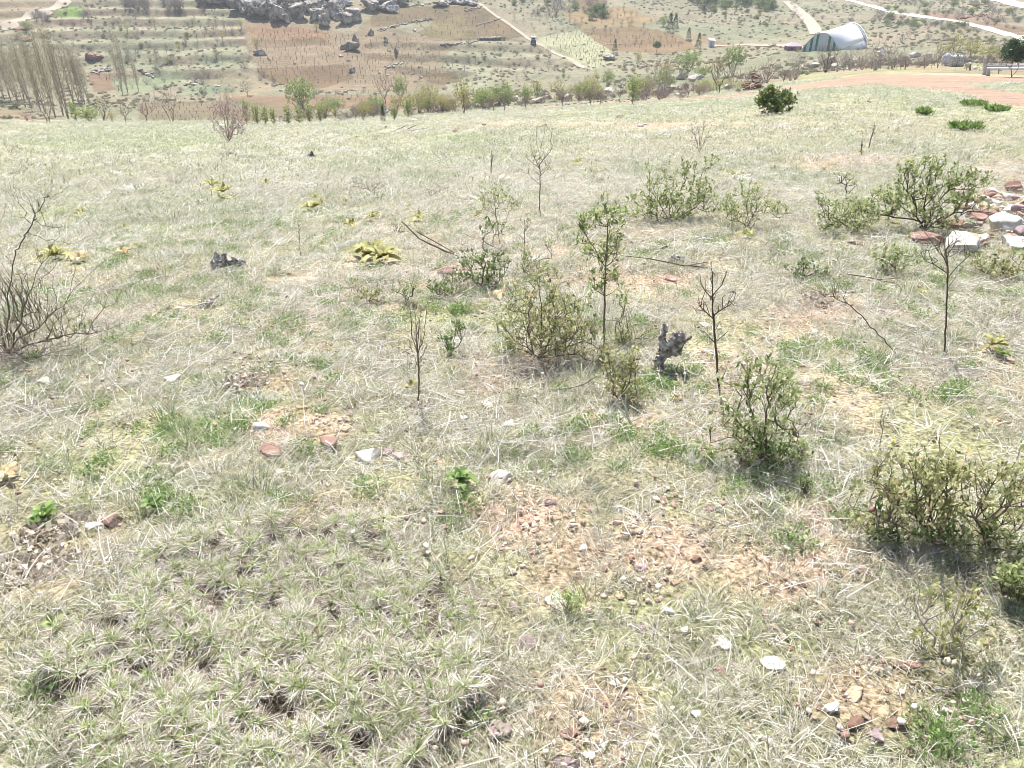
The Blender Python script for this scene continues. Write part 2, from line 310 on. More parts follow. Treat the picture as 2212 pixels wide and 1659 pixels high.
# ploughed fields and vineyards on the far slope: outline in photo units, colour
BR = (.235, .17, .115); BR2 = (.215, .15, .10); YB = (.28, .21, .13); PALE = (.36, .34, .24); LG = (.29, .30, .20)
FIELDS = [
 ([(530, 40), (590, 40), (700, 62), (760, 75), (800, 40), (905, 80), (1000, 85), (960, 120), (960, 190), (880, 200), (700, 196), (590, 180), (545, 130), (522, 70)], (.30, .225, .165)),
 ([(535, 55), (620, 58), (690, 66), (720, 80), (690, 90), (540, 78)], (.32, .20, .14)),
 ([(545, 86), (700, 84), (715, 98), (550, 104)], BR),
 ([(552, 148), (652, 144), (752, 138), (760, 172), (700, 190), (610, 180), (560, 170)], BR2),
 ([(800, 35), (866, 16), (1027, 10), (1045, 19), (1136, 80), (1081, 86), (946, 84), (898, 75), (935, 46), (806, 57)], BR),
 ([(935, 46), (1000, 34), (1018, 60), (990, 84), (946, 84), (898, 75)], YB),
 ([(906, 164), (984, 154), (995, 176), (946, 185)], BR2),
 ([(1251, 65), (1367, 54), (1462, 73), (1510, 105), (1435, 118), (1316, 110), (1292, 92)], (.28, .19, .125)),
 ([(1170, 81), (1251, 65), (1316, 108), (1327, 135), (1270, 152), (1146, 92)], (.42, .40, .28)),
 ([(1214, 30), (1354, 13), (1425, 48), (1354, 54), (1250, 62), (1230, 50)], (.35, .25, .16)),
 ([(1246, -5), (1316, -5), (1308, 13), (1262, 30), (1240, 14)], BR),
 ([(1480, 70), (1550, 86), (1580, 100), (1560, 104), (1500, 96)], (.33, .24, .16)),
 ([(190, 158), (300, 160), (335, 172), (300, 185), (200, 200)], (.27, .18, .13)),
 ([(480, 205), (1000, 205), (960, 235), (500, 240)], (.30, .20, .145)),
 ([(430, 155), (560, 165), (600, 200), (470, 212)], (.34, .27, .2)),
 ([(300, 222), (520, 215), (640, 240), (560, 265), (300, 266)], (.27, .205, .15)),
 ([(-60, 236), (60, 240), (80, 256), (-60, 252)], (.34, .26, .19)),
 ([(240, 170), (420, 160), (330, 200), (250, 205)], LG),
 ([(390, 188), (470, 184), (520, 196), (400, 205)], (.29, .30, .21)),
 ([(120, 12), (180, 14), (175, 38), (125, 36)], (.22, .31, .11)),
 ([(1500, 172), (1620, 176), (1600, 200), (1540, 200)], (.24, .26, .12)),
 ([(1990, 20), (2212, 60), (2212, 80), (2000, 32)], (.30, .20, .15)),
 ([(2030, 28), (2150, 30), (2212, 50), (2100, 48)], (.33, .24, .19)),
 ([(-60, 0), (110, 0), (40, 40), (-60, 50)], (.34, .27, .2)),
]
CUSH = [(560, 1130), (840, 1150), (900, 1240), (1000, 1290), (1060, 1400), (1030, 1520), (960, 1600), (800, 1720), (200, 1760), (170, 1600), (110, 1480), (120, 1380), (250, 1330), (300, 1240), (420, 1200), (470, 1150)]
def build_terrain():
    ths = np.concatenate([np.linspace(-math.pi, -.80, 24)[:-1], np.linspace(-.80, -.64, 36)[:-1], np.linspace(-.64, .66, 700), np.linspace(.66, .80, 34)[1:], np.linspace(.80, math.pi, 24)[1:]])
    rs = np.concatenate([np.geomspace(.35, 14, 300)[:-1], np.geomspace(14, 60, 130)[:-1], np.linspace(60, 120, 90)[:-1], np.linspace(120, 300, 330)[:-1], np.geomspace(300, 1100, 40)])
    T, R = np.meshgrid(ths, rs, indexing='ij'); X = R * np.sin(T); Y = R * np.cos(T)
    Z = H(X, Y)
    front = (np.abs(T) < 1.05)
    Z = np.where(np.abs(T) > 1.0, Z, Z)
    px, py = proj(X, Y, Z); ok = front
    nT, nR = T.shape
    E = edge_r(T); infield = R < E
    # wobble the outlines so that nothing is ruler-straight
    wx = px + 10 * (fbm(X, Y, 1 / 12., 3, 31) - .5); wy = py + 5 * (fbm(X, Y, 1 / 9., 3, 33) - .5)
    n = fbm(X, Y, 1.3, 4, 21); n2 = fbm(X, Y, .22, 3, 23)
    col = np.zeros(T.shape + (3,))
    # meadow floor
    A = np.array((.32, .285, .205)); B = np.array((.24, .25, .145)); S = np.array((.37, .265, .21)); W = np.array((.34, .34, .25))
    g = np.clip((n2 - .45) * 4 + .2, 0, 1)[..., None]
    c = A * (1 - g) + B * g
    fw = np.clip((n - .50) * 5, 0, 1)[..., None] * np.clip((R[..., None] - 8) / 20, 0, .8)
    c = c * (1 - fw) + W * fw
    gr = green_near(px, py)[..., None] * .7; c = c * (1 - gr) + np.array((.25, .30, .14)) * gr
    s = np.clip(soil_near(px, py) * (.35 + 1.3 * fbm(X, Y, 3.1, 3, 43)) + .35 * np.clip((fbm(X, Y, 2.6, 3, 41) - .5) * 5, 0, 1) * (R < 9), 0, 1)[..., None]
    c = c * (1 - s) + S * s
    ck = np.clip(fbm(X, Y, 6, 3, 95) * 1.4, .4, 1)[..., None] * (inpoly(px, py, CUSH) & ok)[..., None] * .9; c = c * (1 - ck) + np.array((.12, .085, .065)) * ck  # dark litter colour with the self-shadow inside the cushions painted in
    road = np.zeros(T.shape, bool)
    for p in ROADP: road |= inpoly(px, py + 2 * (n - .5), p)
    road &= ok & (R > 30) & (R < 90)
    rut = 1 + .5 * (fbm(X * .3, Y * 3, .8, 3, 51) - .5)
    c = np.where(road[..., None], np.array((.29, .215, .17)) * rut[..., None], c)
    col[:] = c
    # far slope
    m1 = np.clip((fbm(X, Y, 1 / 30., 3, 61) - .42) * 4, 0, 1)[..., None]
    hc = np.array((.205, .20, .14)) * (1 - m1) + np.array((.245, .21, .155)) * m1
    sp = np.clip((fbm(X, Y, 1 / 5., 3, 63) - .55) * 5, 0, .5)[..., None]
    hc = hc * (1 - sp) + np.array((.20, .215, .145)) * sp
    ter = (inpoly(px, py, TERR) | inpoly(px, py, TERR2))
    ph = terr_phase(X, Y, H0(X, Y) + 2.2 * (fbm(X, Y, 1 / 38., 3, 9) - .5) + .8 * (fbm(X, Y, 1 / 7., 3, 11) - .5)); fr = ph - np.floor(ph)
    rz = np.clip((fr - .5) * 8, 0, 1)[..., None]
    tc = np.array((.28, .26, .19)) * (1 - rz) + np.array((.195, .16, .12)) * rz; tb_ = np.clip((fbm(X, Y, 1 / 9., 3, 67) - .42) * 3, 0, 1)[..., None]; tc = tc * tb_ + hc * (1 - tb_)
    hc = np.where(ter[..., None], tc, hc)
    for poly, cc in FIELDS:
        k = inpoly(wx, wy, poly)[..., None]; hc = np.where(k, np.array(cc) * np.array((.68, .72, .68)) * (1 + .12 * (fbm(X, Y, 1 / 2., 2, 71)[..., None] - .5)), hc)
    gk = np.clip((n2 - .4) * 4, 0, 1)[..., None]
    near_right = ((wx > 1620) & (R < 100))[..., None]
    hc = np.where(near_right, np.array((.28, .29, .16)) * gk + np.array((.32, .25, .19)) * (1 - gk), hc)
    col = np.where((infield | road)[..., None], col, hc)
    V = np.stack([X, Y, Z], -1).reshape(-1, 3); Cc = col.reshape(-1, 3)
    ii, jj = np.meshgrid(np.arange(nT - 1), np.arange(nR - 1), indexing='ij')
    a = (ii * nR + jj).ravel(); Q = np.stack([a, a + 1, a + nR + 1, a + nR], -1)
    cls = np.where(road[:-1, :-1], 1, np.where(infield[:-1, :-1], 0, 2)).ravel()
    nam = [('ground', 'dry stony meadow sloping away from the viewer', 'ground', M['ground']),
           ('dirt_road', 'reddish dirt track curving over the far edge of the meadow', 'road', M['ground']),
           ('hillside', 'far hillside with terraces and ploughed vineyards', 'hill', M['hill'])]
    for k in range(3):
        q = Q[cls == k]; u, inv = np.unique(q, return_inverse=True); q2 = inv.reshape(q.shape)
        if k == 0:   # close the small hole under the camera
            pass
        me = mesh_from(nam[k][0], V[u], q2, nam[k][3], smooth=True)
        ca = me.color_attributes.new('col', 'FLOAT_COLOR', 'POINT')
        ca.data.foreach_set('color', np.concatenate([Cc[u], np.ones((len(u), 1))], 1).astype(np.float32).ravel())
        o = obj(nam[k][0], me); tag(o, nam[k][1], nam[k][2], kind='structure')
build_terrain()

def strip(name, label, pts, width, mat, lift=.12, sub=6):
    P = []
    for (x1, y1), (x2, y2) in zip(pts[:-1], pts[1:]):
        for t in np.linspace(0, 1, sub, endpoint=False): P.append(G(x1 + (x2 - x1) * t, y1 + (y2 - y1) * t))
    P.append(G(*pts[-1])); P = np.array(P); 
    for _ in range(2): P[1:-1] = (P[:-2] + P[1:-1] * 2 + P[2:]) / 4
    T = np.gradient(P[:, :2], axis=0); T /= np.linalg.norm(T, axis=1)[:, None] + 1e-9; N = np.stack([-T[:, 1], T[:, 0]], 1)
    V = []; k = 9
    for s in np.linspace(-.5, .5, k):
        q = P[:, :2] + N * width * s; V.append(np.column_stack([q, H(q[:, 0], q[:, 1]) + lift]))
    V = np.array(V); n = len(P); F_ = []
    for a in range(k - 1):
        for b in range(n - 1): F_.append((a * n + b, a * n + b + 1, (a + 1) * n + b + 1, (a + 1) * n + b))
    o = obj(name, mesh_from(name, V.reshape(-1, 3), np.array(F_), mat, smooth=True)); tag(o, label, 'road', kind='structure'); return o
M['road'] = mat_noise('pale_gravel', [(.3, (.58, .54, .48)), (.7, (.78, .75, .70))], .6, 4, .9, .3, .1)
M['track'] = mat_noise('tan_track', [(.3, (.32, .26, .19)), (.7, (.42, .36, .28))], .5, 4, .9, .3, .1)
strip('gravel_road', 'pale gravel road crossing the far right slope', [(1830, 0), (1881, 13), (1918, 25), (1971, 34), (2024, 41), (2076, 48), (2129, 61), (2212, 84), (2300, 106)], 2.6, M['road'])
strip('gravel_road', 'bright upper road in the top right corner', [(2140, -3), (2175, 4), (2212, 14), (2290, 26)], 4.2, M['road'])
strip('farm_track', 'tan farm track coming down behind the striped shelter', [(1690, -4), (1727, 26), (1744, 42), (1757, 58), (1765, 74)], 3.6, M['track'])
strip('farm_track', 'narrow footpath between the brown field and the pale orchard', [(1035, 8), (1070, 34), (1110, 60), (1146, 88), (1210, 120), (1273, 150)], 1.1, M['track'])
strip('farm_track', 'diagonal path up the slope above the left terraces', [(0, 62), (60, 38), (110, 22), (160, -4)], 3, M['track'])
strip('farm_track', 'pale level track near the small shed on the slope', [(1538, 100), (1600, 98), (1680, 99), (1745, 104)], 2.5, M['track'])

# ------------------------------------------------------------------ woody growth
def frusta(P0, P1, R0, R1, sides):
    d = P1 - P0; L = np.linalg.norm(d, axis=1); L[L == 0] = 1e-6; d = d / L[:, None]
    ref = np.where(np.abs(d[:, 2:3]) > .9, np.array([[1., 0, 0]]), np.array([[0., 0, 1]]))
    a = np.cross(d, ref); a /= np.linalg.norm(a, axis=1)[:, None]; b = np.cross(d, a)
    an = np.arange(sides) * 2 * math.pi / sides; cs = np.cos(an)[None, :, None]; sn = np.sin(an)[None, :, None]
    ring = a[:, None] * cs + b[:, None] * sn
    V = np.stack([P0[:, None] + ring * R0[:, None, None], P1[:, None] + ring * R1[:, None, None]], 1)
    E = len(P0); base = (np.arange(E) * 2 * sides)[:, None]; i = np.arange(sides)[None]; j = (i + 1) % sides
    Fq = np.stack([base + i, base + j, base + sides + j, base + sides + i], -1).reshape(-1, 4)
    return V.reshape(-1, 3), Fq
class Grow:
    def __init__(s, root): s.P = [np.array(root, float)]; s.par = [-1]; s.kind = [0]
    def line(s, pts, start=0, sub=3, jit=0, rng=None):
        cur = start
        for p in pts:
            a = s.P[cur]; p = np.array(p, float)
            for t in np.linspace(0, 1, sub + 1)[1:]:
                q = a + (p - a) * t
                if jit and t < 1: q = q + rng.normal(0, jit, 3)
                s.P.append(q); s.par.append(cur); s.kind.append(0); cur = len(s.P) - 1
        return cur
    def nearest(s, p):
        A = np.array(s.P); return int(np.argmin(((A - p) ** 2).sum(1)))
    def fill(s, targets, step, jit, rng, up=0.15, minidx=0):
        A = np.zeros((len(s.P) + len(targets) * 40, 3)); n = len(s.P); A[:n] = s.P
        root = A[minidx]; targets = sorted(targets, key=lambda t: float(((t - root) ** 2).sum()))
        for t in targets:
            d2 = ((A[minidx:n] - (t - np.array([0, 0, up * .3]))) ** 2).sum(1); cur = int(np.argmin(d2)) + minidx; a = A[cur]
            L = np.linalg.norm(t - a); k = max(1, min(30, int(L / step)))
            for i in range(1, k + 1):
                f = i / k; q = a + (t - a) * f; q = q + (rng.normal(0, jit, 3) if i < k else 0); q[2] -= up * L * f * (1 - f) * .5
                A[n] = q; s.P.append(q.copy()); s.par.append(cur); s.kind.append(1); cur = n; n += 1
    def mesh(s, name, mat, rmin, rmax, sides=4, power=.34):
        P = np.array(s.P); par = np.array(s.par); n = len(P); cnt = np.zeros(n); ch = np.zeros(n, int)
        for i in range(n - 1, 0, -1):
            if ch[i] == 0: cnt[i] += 1
            cnt[par[i]] += cnt[i]; ch[par[i]] += 1
        cnt = np.maximum(cnt, 1); R = np.clip(rmin * cnt ** power, rmin * .8, rmax); R[ch == 0] *= .6
        s.R = R; s.tip = cnt
        i = np.arange(1, n); V, Q = frusta(P[par[i]], P[i], np.minimum(R[par[i]], R[i] * 1.35), R[i], sides)
        return mesh_from(name, V, Q, mat, smooth=sides > 3)
def leaves(rng, P, n, L, wd, up=.4, spread=.6, lj=.5, off=0.0, out=None):
    """n leaves about each point; folded rhombs with real size"""
    P = np.repeat(P, n, axis=0); k = len(P)
    d = rng.normal(0, spread, (k, 3)); d[:, 2] += up
    if out is not None: d += np.repeat(out, n, axis=0)
    d /= np.linalg.norm(d, axis=1)[:, None]
    P = P + rng.normal(0, 1, (k, 3)) * off
    r = rng.normal(0, 1, (k, 3)); s = np.cross(d, r); s /= np.linalg.norm(s, axis=1)[:, None]; nn = np.cross(d, s)
    l = (L * (1 + lj * (rng.random(k) - .5) * 2))[:, None]; w_ = l * (wd / L) * .5
    V = np.stack([P, P + d * l * .45 + s * w_ + nn * l * .08, P + d * l, P + d * l * .45 - s * w_ + nn * l * .08], 1)
    return V.reshape(-1, 3), (np.arange(k) * 4)[:, None] + np.arange(4)[None]
def ell(rng, c, r, n, shell=.0, zmin=None):
    q = rng.normal(0, 1, (n, 3)); q /= np.linalg.norm(q, axis=1)[:, None]; q *= (shell + (1 - shell) * rng.random(n) ** .45)[:, None]
    q = q * np.array(r) + np.array(c)
    if zmin is not None: q[:, 2] = np.maximum(q[:, 2], zmin + rng.random(n) * .03)
    return q
def shrub(name, label, cat, base, stems, crowns, leafm='leaf', bark='bark', rmin=.0016, rmax=.018, nleaf=3, L=.024, wd=.011, seed=1,
          step=.035, jit=.008, sides=5, group=None, leaf_frac=.85, depth=1.0, up=.35, spurs=0, extra_leafm=None, sj=None):
    """stems: pixel polylines from the base; crowns: (px, py, rx, ry, count) in photo units at the depth of the base"""
    rng = np.random.default_rng(seed); B = G(*base); m = mpp(B); g = Grow(B)
    for st in stems:
        dy = rng.uniform(-.3, .3) * depth * m * 60
        pts = [at(p[0], p[1], B, dy * (i + 1) / len(st)) for i, p in enumerate(st)]
        g.line(pts, 0 if len(st[0]) < 3 else g.nearest(at(st[0][0], st[0][1], B, 0)), 3, jit if sj is None else sj, rng)
    for cx, cy, rx, ry, n in crowns:
        c = at(cx, cy, B, 0); q = ell(rng, c, (rx * m, rx * m * depth, ry * m), n)
        if n > 30:   # clumps and gaps
            fr_ = 2.2 / max(rx * m, .02); kk = (fbm(q[:, 0] * fr_, (q[:, 2] + q[:, 1] * .6) * fr_, 1.0, 2, seed) > .40); q = np.vstack([q[kk], q[kk][: max(0, int((n - kk.sum()) * .35))] + rng.normal(0, rx * m * .08, (len(q[kk][: max(0, int((n - kk.sum()) * .35))]), 3))])
            ex = max(2, n // 25); u_ = ell(rng, c, (rx * m * 1.25, rx * m * depth * 1.25, ry * m * 1.3), ex, .9); q = np.vstack([q, u_]); n = len(q)
        gz = H(q[:, 0], q[:, 1]); q[:, 2] = np.maximum(q[:, 2], gz + .02 + rng.random(n) * .06)
        g.fill(list(q), step, jit, rng)
    if spurs:
        A = np.array(g.P); idx = rng.integers(1, len(A), spurs)
        for i in idx:
            d = rng.normal(0, 1, 3); d /= np.linalg.norm(d); g.P.append(A[i] + d * rng.uniform(.01, .035)); g.par.append(int(i)); g.kind.append(0)
    t = thing(name, label, cat, B, group)
    me = g.mesh('stem', M[bark], rmin * .8, rmax * .62, sides); me.transform(__import__('mathutils').Matrix.Translation(-Vector(B))); obj('stem', me, t)
    if leafm:
        P = np.array(g.P); k = np.array(g.kind); sel = np.where((k == 1) & (g.tip <= 3))[0]
        sel = sel[rng.random(len(sel)) < leaf_frac]
        if len(sel):
            V, Q = leaves(rng, P[sel] - B, nleaf, L, wd, up, .6, off=L * .25)
            obj('foliage', mesh_from('foliage', V, Q, M[leafm]), t)
    return t

# ------------------------------------------------------------------ rocks
def ico(sub):
    import bmesh
    bm = bmesh.new(); bmesh.ops.create_icosphere(bm, subdivisions=sub, radius=1.0)
    V = np.array([v.co[:] for v in bm.verts]); Fc = np.array([[v.index for v in f.verts] for f in bm.faces]); bm.free(); return V, Fc
ICO = {k: ico(k) for k in (1, 2, 3, 4)}
def rock_arr(rng, size, sub=3, cuts=11, rough=.06, flat=.0):
    V, Fc = ICO[sub]; V = V.copy()
    n = np.array((rng.normal(0, .15), -.38, .9)); n /= np.linalg.norm(n); q0 = V @ n; k = q0 > .42; V[k] -= np.outer(q0[k] - .42, n)
    for _ in range(cuts):
        n = rng.normal(0, 1, 3); n /= np.linalg.norm(n); d = rng.uniform(.30, .78); s = V @ n; k = s > d
        V[k] -= np.outer(s[k] - d, n)
    o = rng.uniform(0, 50, 3); sd_ = int(rng.integers(99)); q = 1.4 if rough < .1 else 2.2
    f = (fbm(V[:, 0] * 2 + o[0], V[:, 1] * 2 + o[1], q, 4, sd_) + fbm(V[:, 1] * 2 + o[1], V[:, 2] * 2 + o[2], q, 4, sd_ + 1) + fbm(V[:, 2] * 2 + o[2], V[:, 0] * 2 + o[0], q, 4, sd_ + 2)) / 3
    if rough > .1: f = 1 - np.abs(f - .5) * 5
    else: f = .5 + (f - .5) * 2.2
    V = V * (1 + rough * 4 * (f - .5))[:, None]
    V /= np.abs(V).max(0)[None] * .97
    return V * np.array(size) * .5, Fc
def rock(name, label, B, size, mat, rng, cat='stone', group=None, sub=3, sink=.25, rz=None, rough=.06, cuts=11):
    V, Fc = rock_arr(rng, size, sub, cuts, rough); a = rng.uniform(0, 6.28) if rz is None else rz
    c, s = math.cos(a), math.sin(a); 
    if rz is None: V = V * 1.0
    V = np.column_stack([V[:, 0] * c - V[:, 1] * s, V[:, 0] * s + V[:, 1] * c, V[:, 2] + size[2] * (.5 - sink)])
    o = obj(name, mesh_from(name, V, Fc, M[mat], smooth=False), None, B); return tag(o, label, cat, group)
def prock(label, x, y, wpx, hpx, mat, seed, name='stone', group=None, sub=3, rough=.06, cuts=11, tilt=None, sink=.25):
    """stone whose base-centre is seen at (x, y + hpx/2); width and height in photo units"""
    rng = np.random.default_rng(seed); B = G(x, y + hpx * .35); m = mpp(B); w_ = wpx * m * 1.12
    t = EYE / max(1, np.hypot(B[0], B[1])); h = max(hpx * m * .95, w_ * .34); h = min(h, w_ * .8)
    o = rock(name, label, B, (w_, w_ * rng.uniform(.6, .85), h), mat, rng, group=group, sub=sub, rz=rng.uniform(-.3, .3), rough=rough, cuts=cuts, sink=sink)
    if tilt: o.rotation_euler = tilt
    return o
exec_parts = True

# ------------------------------------------------------------------ ground cover: tufts instanced from a few modelled clumps
def blades(rng, n, rad, h, wd, lean=.35, curve=.5, hj=.4, seg=3):
    """n curved tapering blades rooted within rad"""
    a = rng.uniform(0, 6.283, n); r = rad * np.sqrt(rng.random(n)); b0 = np.stack([np.cos(a) * r, np.sin(a) * r, -.004 * np.ones(n)], 1)
    hh = h * (1 + hj * (rng.random(n) * 2 - 1)); a2 = a + rng.normal(0, .9, n); ln = np.abs(rng.normal(lean, lean * .5, n))
    d = np.stack([np.cos(a2), np.sin(a2), np.zeros(n)], 1); side = np.stack([-np.sin(a2 + rng.normal(0, .6, n)), np.cos(a2), np.zeros(n)], 1)
    rows = []
    for i in range(seg + 1):
        t = i / seg; ang = ln + curve * t * (1 + .5 * np.cos(a * 3)); 
        c = b0 + d * (hh * t * np.sin(np.minimum(ang, 1.5)))[:, None] + np.array([0, 0, 1]) * (hh * t * np.cos(np.minimum(ang, 1.45)))[:, None]
        w_ = wd * (1 - t ** 1.6 * .85) * .5; rows.append(np.stack([c - side * w_, c + side * w_], 1))
    V = np.stack(rows, 1).reshape(n, -1, 3); k = (seg + 1) * 2
    base = (np.arange(n) * k)[:, None, None]; q = np.array([[2 * i, 2 * i + 1, 2 * i + 3, 2 * i + 2] for i in range(seg)])[None]
    return V.reshape(-1, 3), (base + q).reshape(-1, 4)
def strands(rng, n, rad, L, wd, z=.03, seg=3):
    """long dry stalks lying criss-cross"""
    c = np.stack([rng.normal(0, rad, n), rng.normal(0, rad, n), rng.random(n) * z + .004], 1); a = rng.uniform(0, 6.283, n); el = np.abs(rng.normal(0, .22, n))
    d = np.stack([np.cos(a) * np.cos(el), np.sin(a) * np.cos(el), np.sin(el)], 1); s = np.stack([-np.sin(a), np.cos(a), np.zeros(n)], 1)
    l = L * (.5 + rng.random(n)); bend = rng.normal(0, .16, n) * l; up = np.array([0, 0, 1.]); rows = []
    for i in range(seg + 1):
        t = i / seg; p = c + d * (l * t)[:, None] + s * (bend * t * t)[:, None]; w_ = wd * .5 * (1 - .6 * t)
        tw = s * .8 + up * .5; rows.append(np.stack([p - tw * w_, p + tw * w_], 1))
    V = np.stack(rows, 1).reshape(n, -1, 3); k = (seg + 1) * 2
    base = (np.arange(n) * k)[:, None, None]; q = np.array([[2 * i, 2 * i + 1, 2 * i + 3, 2 * i + 2] for i in range(seg)])[None]
    return V.reshape(-1, 3), (base + q).reshape(-1, 4)
def join(parts):
    """[(V, Q, material index)] -> one mesh's arrays"""
    Vs, Qs, Ms, o = [], [], [], 0
    for V, Q, k in parts: Vs.append(V); Qs.append(Q + o); Ms.append(np.full(len(Q), k)); o += len(V)
    return np.concatenate(Vs), np.concatenate(Qs), np.concatenate(Ms)
def herb_clump(rng, rad, h, n, L):
    P = ell(rng, (0, 0, h * .4), (rad, rad, h * .6), n); P[:, 2] = np.abs(P[:, 2]); return leaves(rng, P, 1, L, L * .42, .5, .7)
def protos(name, build, count):
    col = bpy.data.collections.new(name)
    for i in range(count):
        V, Q, Mi, mats = build(np.random.default_rng(hash_(name) + i))
        o = bpy.data.objects.new('%s_%02d' % (name, i), mesh_from(name, V, Q, mats, Mi)); col.objects.link(o)
    return col
def hash_(s): return sum(ord(c) * (i + 3) for i, c in enumerate(s)) % 9999
def scatter(name, label, cat, col, npro, XY, rng, smin=.8, smax=1.25, tint=None, zoff=0.0, tilt=.12, sc=None):
    n = len(XY); Z = H(XY[:, 0], XY[:, 1]) + zoff
    me = bpy.data.meshes.new(name); me.vertices.add(n); me.vertices.foreach_set('co', np.column_stack([XY, Z]).astype(np.float32).ravel())
    a = me.attributes.new('idx', 'INT', 'POINT'); a.data.foreach_set('value', rng.integers(0, npro, n).astype(np.int32))
    a = me.attributes.new('rot', 'FLOAT_VECTOR', 'POINT')
    a.data.foreach_set('vector', np.column_stack([rng.normal(0, tilt, n), rng.normal(0, tilt, n), rng.uniform(0, 6.283, n)]).astype(np.float32).ravel())
    s_ = rng.uniform(smin, smax, n) * (1 if sc is None else sc)
    a = me.attributes.new('scl', 'FLOAT', 'POINT'); a.data.foreach_set('value', np.asarray(s_, np.float32))
    a = me.attributes.new('tint', 'FLOAT', 'POINT'); a.data.foreach_set('value', np.asarray(np.zeros(n) if tint is None else tint, np.float32))
    o = obj(name, me); tag(o, label, cat, kind='stuff')
    ng = bpy.data.node_groups.new(name, 'GeometryNodeTree')
    ng.interface.new_socket('Geometry', in_out='INPUT', socket_type='NodeSocketGeometry'); ng.interface.new_socket('Geometry', in_out='OUTPUT', socket_type='NodeSocketGeometry')
    N = ng.nodes.new; gi = N('NodeGroupInput'); go = N('NodeGroupOutput'); mp = N('GeometryNodeMeshToPoints'); ip = N('GeometryNodeInstanceOnPoints'); ci = N('GeometryNodeCollectionInfo')
    ci.inputs['Collection'].default_value = col; ci.inputs['Separate Children'].default_value = True; ci.inputs['Reset Children'].default_value = True
    def na(nm, ty): x = N('GeometryNodeInputNamedAttribute'); x.data_type = ty; x.inputs['Name'].default_value = nm; return x.outputs['Attribute']
    e2r = N('FunctionNodeEulerToRotation'); l = ng.links.new
    l(gi.outputs[0], mp.inputs['Mesh']); l(mp.outputs[0], ip.inputs['Points']); l(ci.outputs[0], ip.inputs['Instance']); ip.inputs['Pick Instance'].default_value = True
    l(na('idx', 'INT'), ip.inputs['Instance Index']); l(na('rot', 'FLOAT_VECTOR'), e2r.inputs[0]); l(e2r.outputs[0], ip.inputs['Rotation'])
    l(na('scl', 'FLOAT'), ip.inputs['Scale']); l(ip.outputs[0], go.inputs[0])
    md = o.modifiers.new('scatter', 'NODES'); md.node_group = ng; return o
def sector(rng, density, r0, r1, half=.80):
    n = int(density * half * (r1 * r1 - r0 * r0)); r = np.sqrt(rng.random(n) * (r1 * r1 - r0 * r0) + r0 * r0); t = rng.uniform(-half, half, n)
    k = r < edge_r(t) * .995; return np.column_stack([r * np.sin(t), r * np.cos(t)])[k]
def maps(XY):
    z = H0(XY[:, 0], XY[:, 1]); px, py = proj(XY[:, 0], XY[:, 1], z); return px, py
_CUSH = [(560, 1130), (840, 1150), (900, 1240), (1000, 1290), (1060, 1400), (1030, 1520), (960, 1600), (800, 1720), (200, 1760), (170, 1600), (110, 1480), (120, 1380), (250, 1330), (300, 1240), (420, 1200), (470, 1150)]
HOLES = []     # stones and rosettes keep their footprint free: (X, Y, radius)
def keep(XY, p, rng): return XY[rng.random(len(XY)) < p]
def onroad(px, py):
    k = np.zeros(len(px), bool)
    for p in ROADP: k |= inpoly(px, py, p)
    return k
def clearholes(XY, f=1.0):
    k = np.ones(len(XY), bool)
    for x, y, r in HOLES: k &= ((XY[:, 0] - x) ** 2 + (XY[:, 1] - y) ** 2) > (r * f) ** 2
    return XY[k]
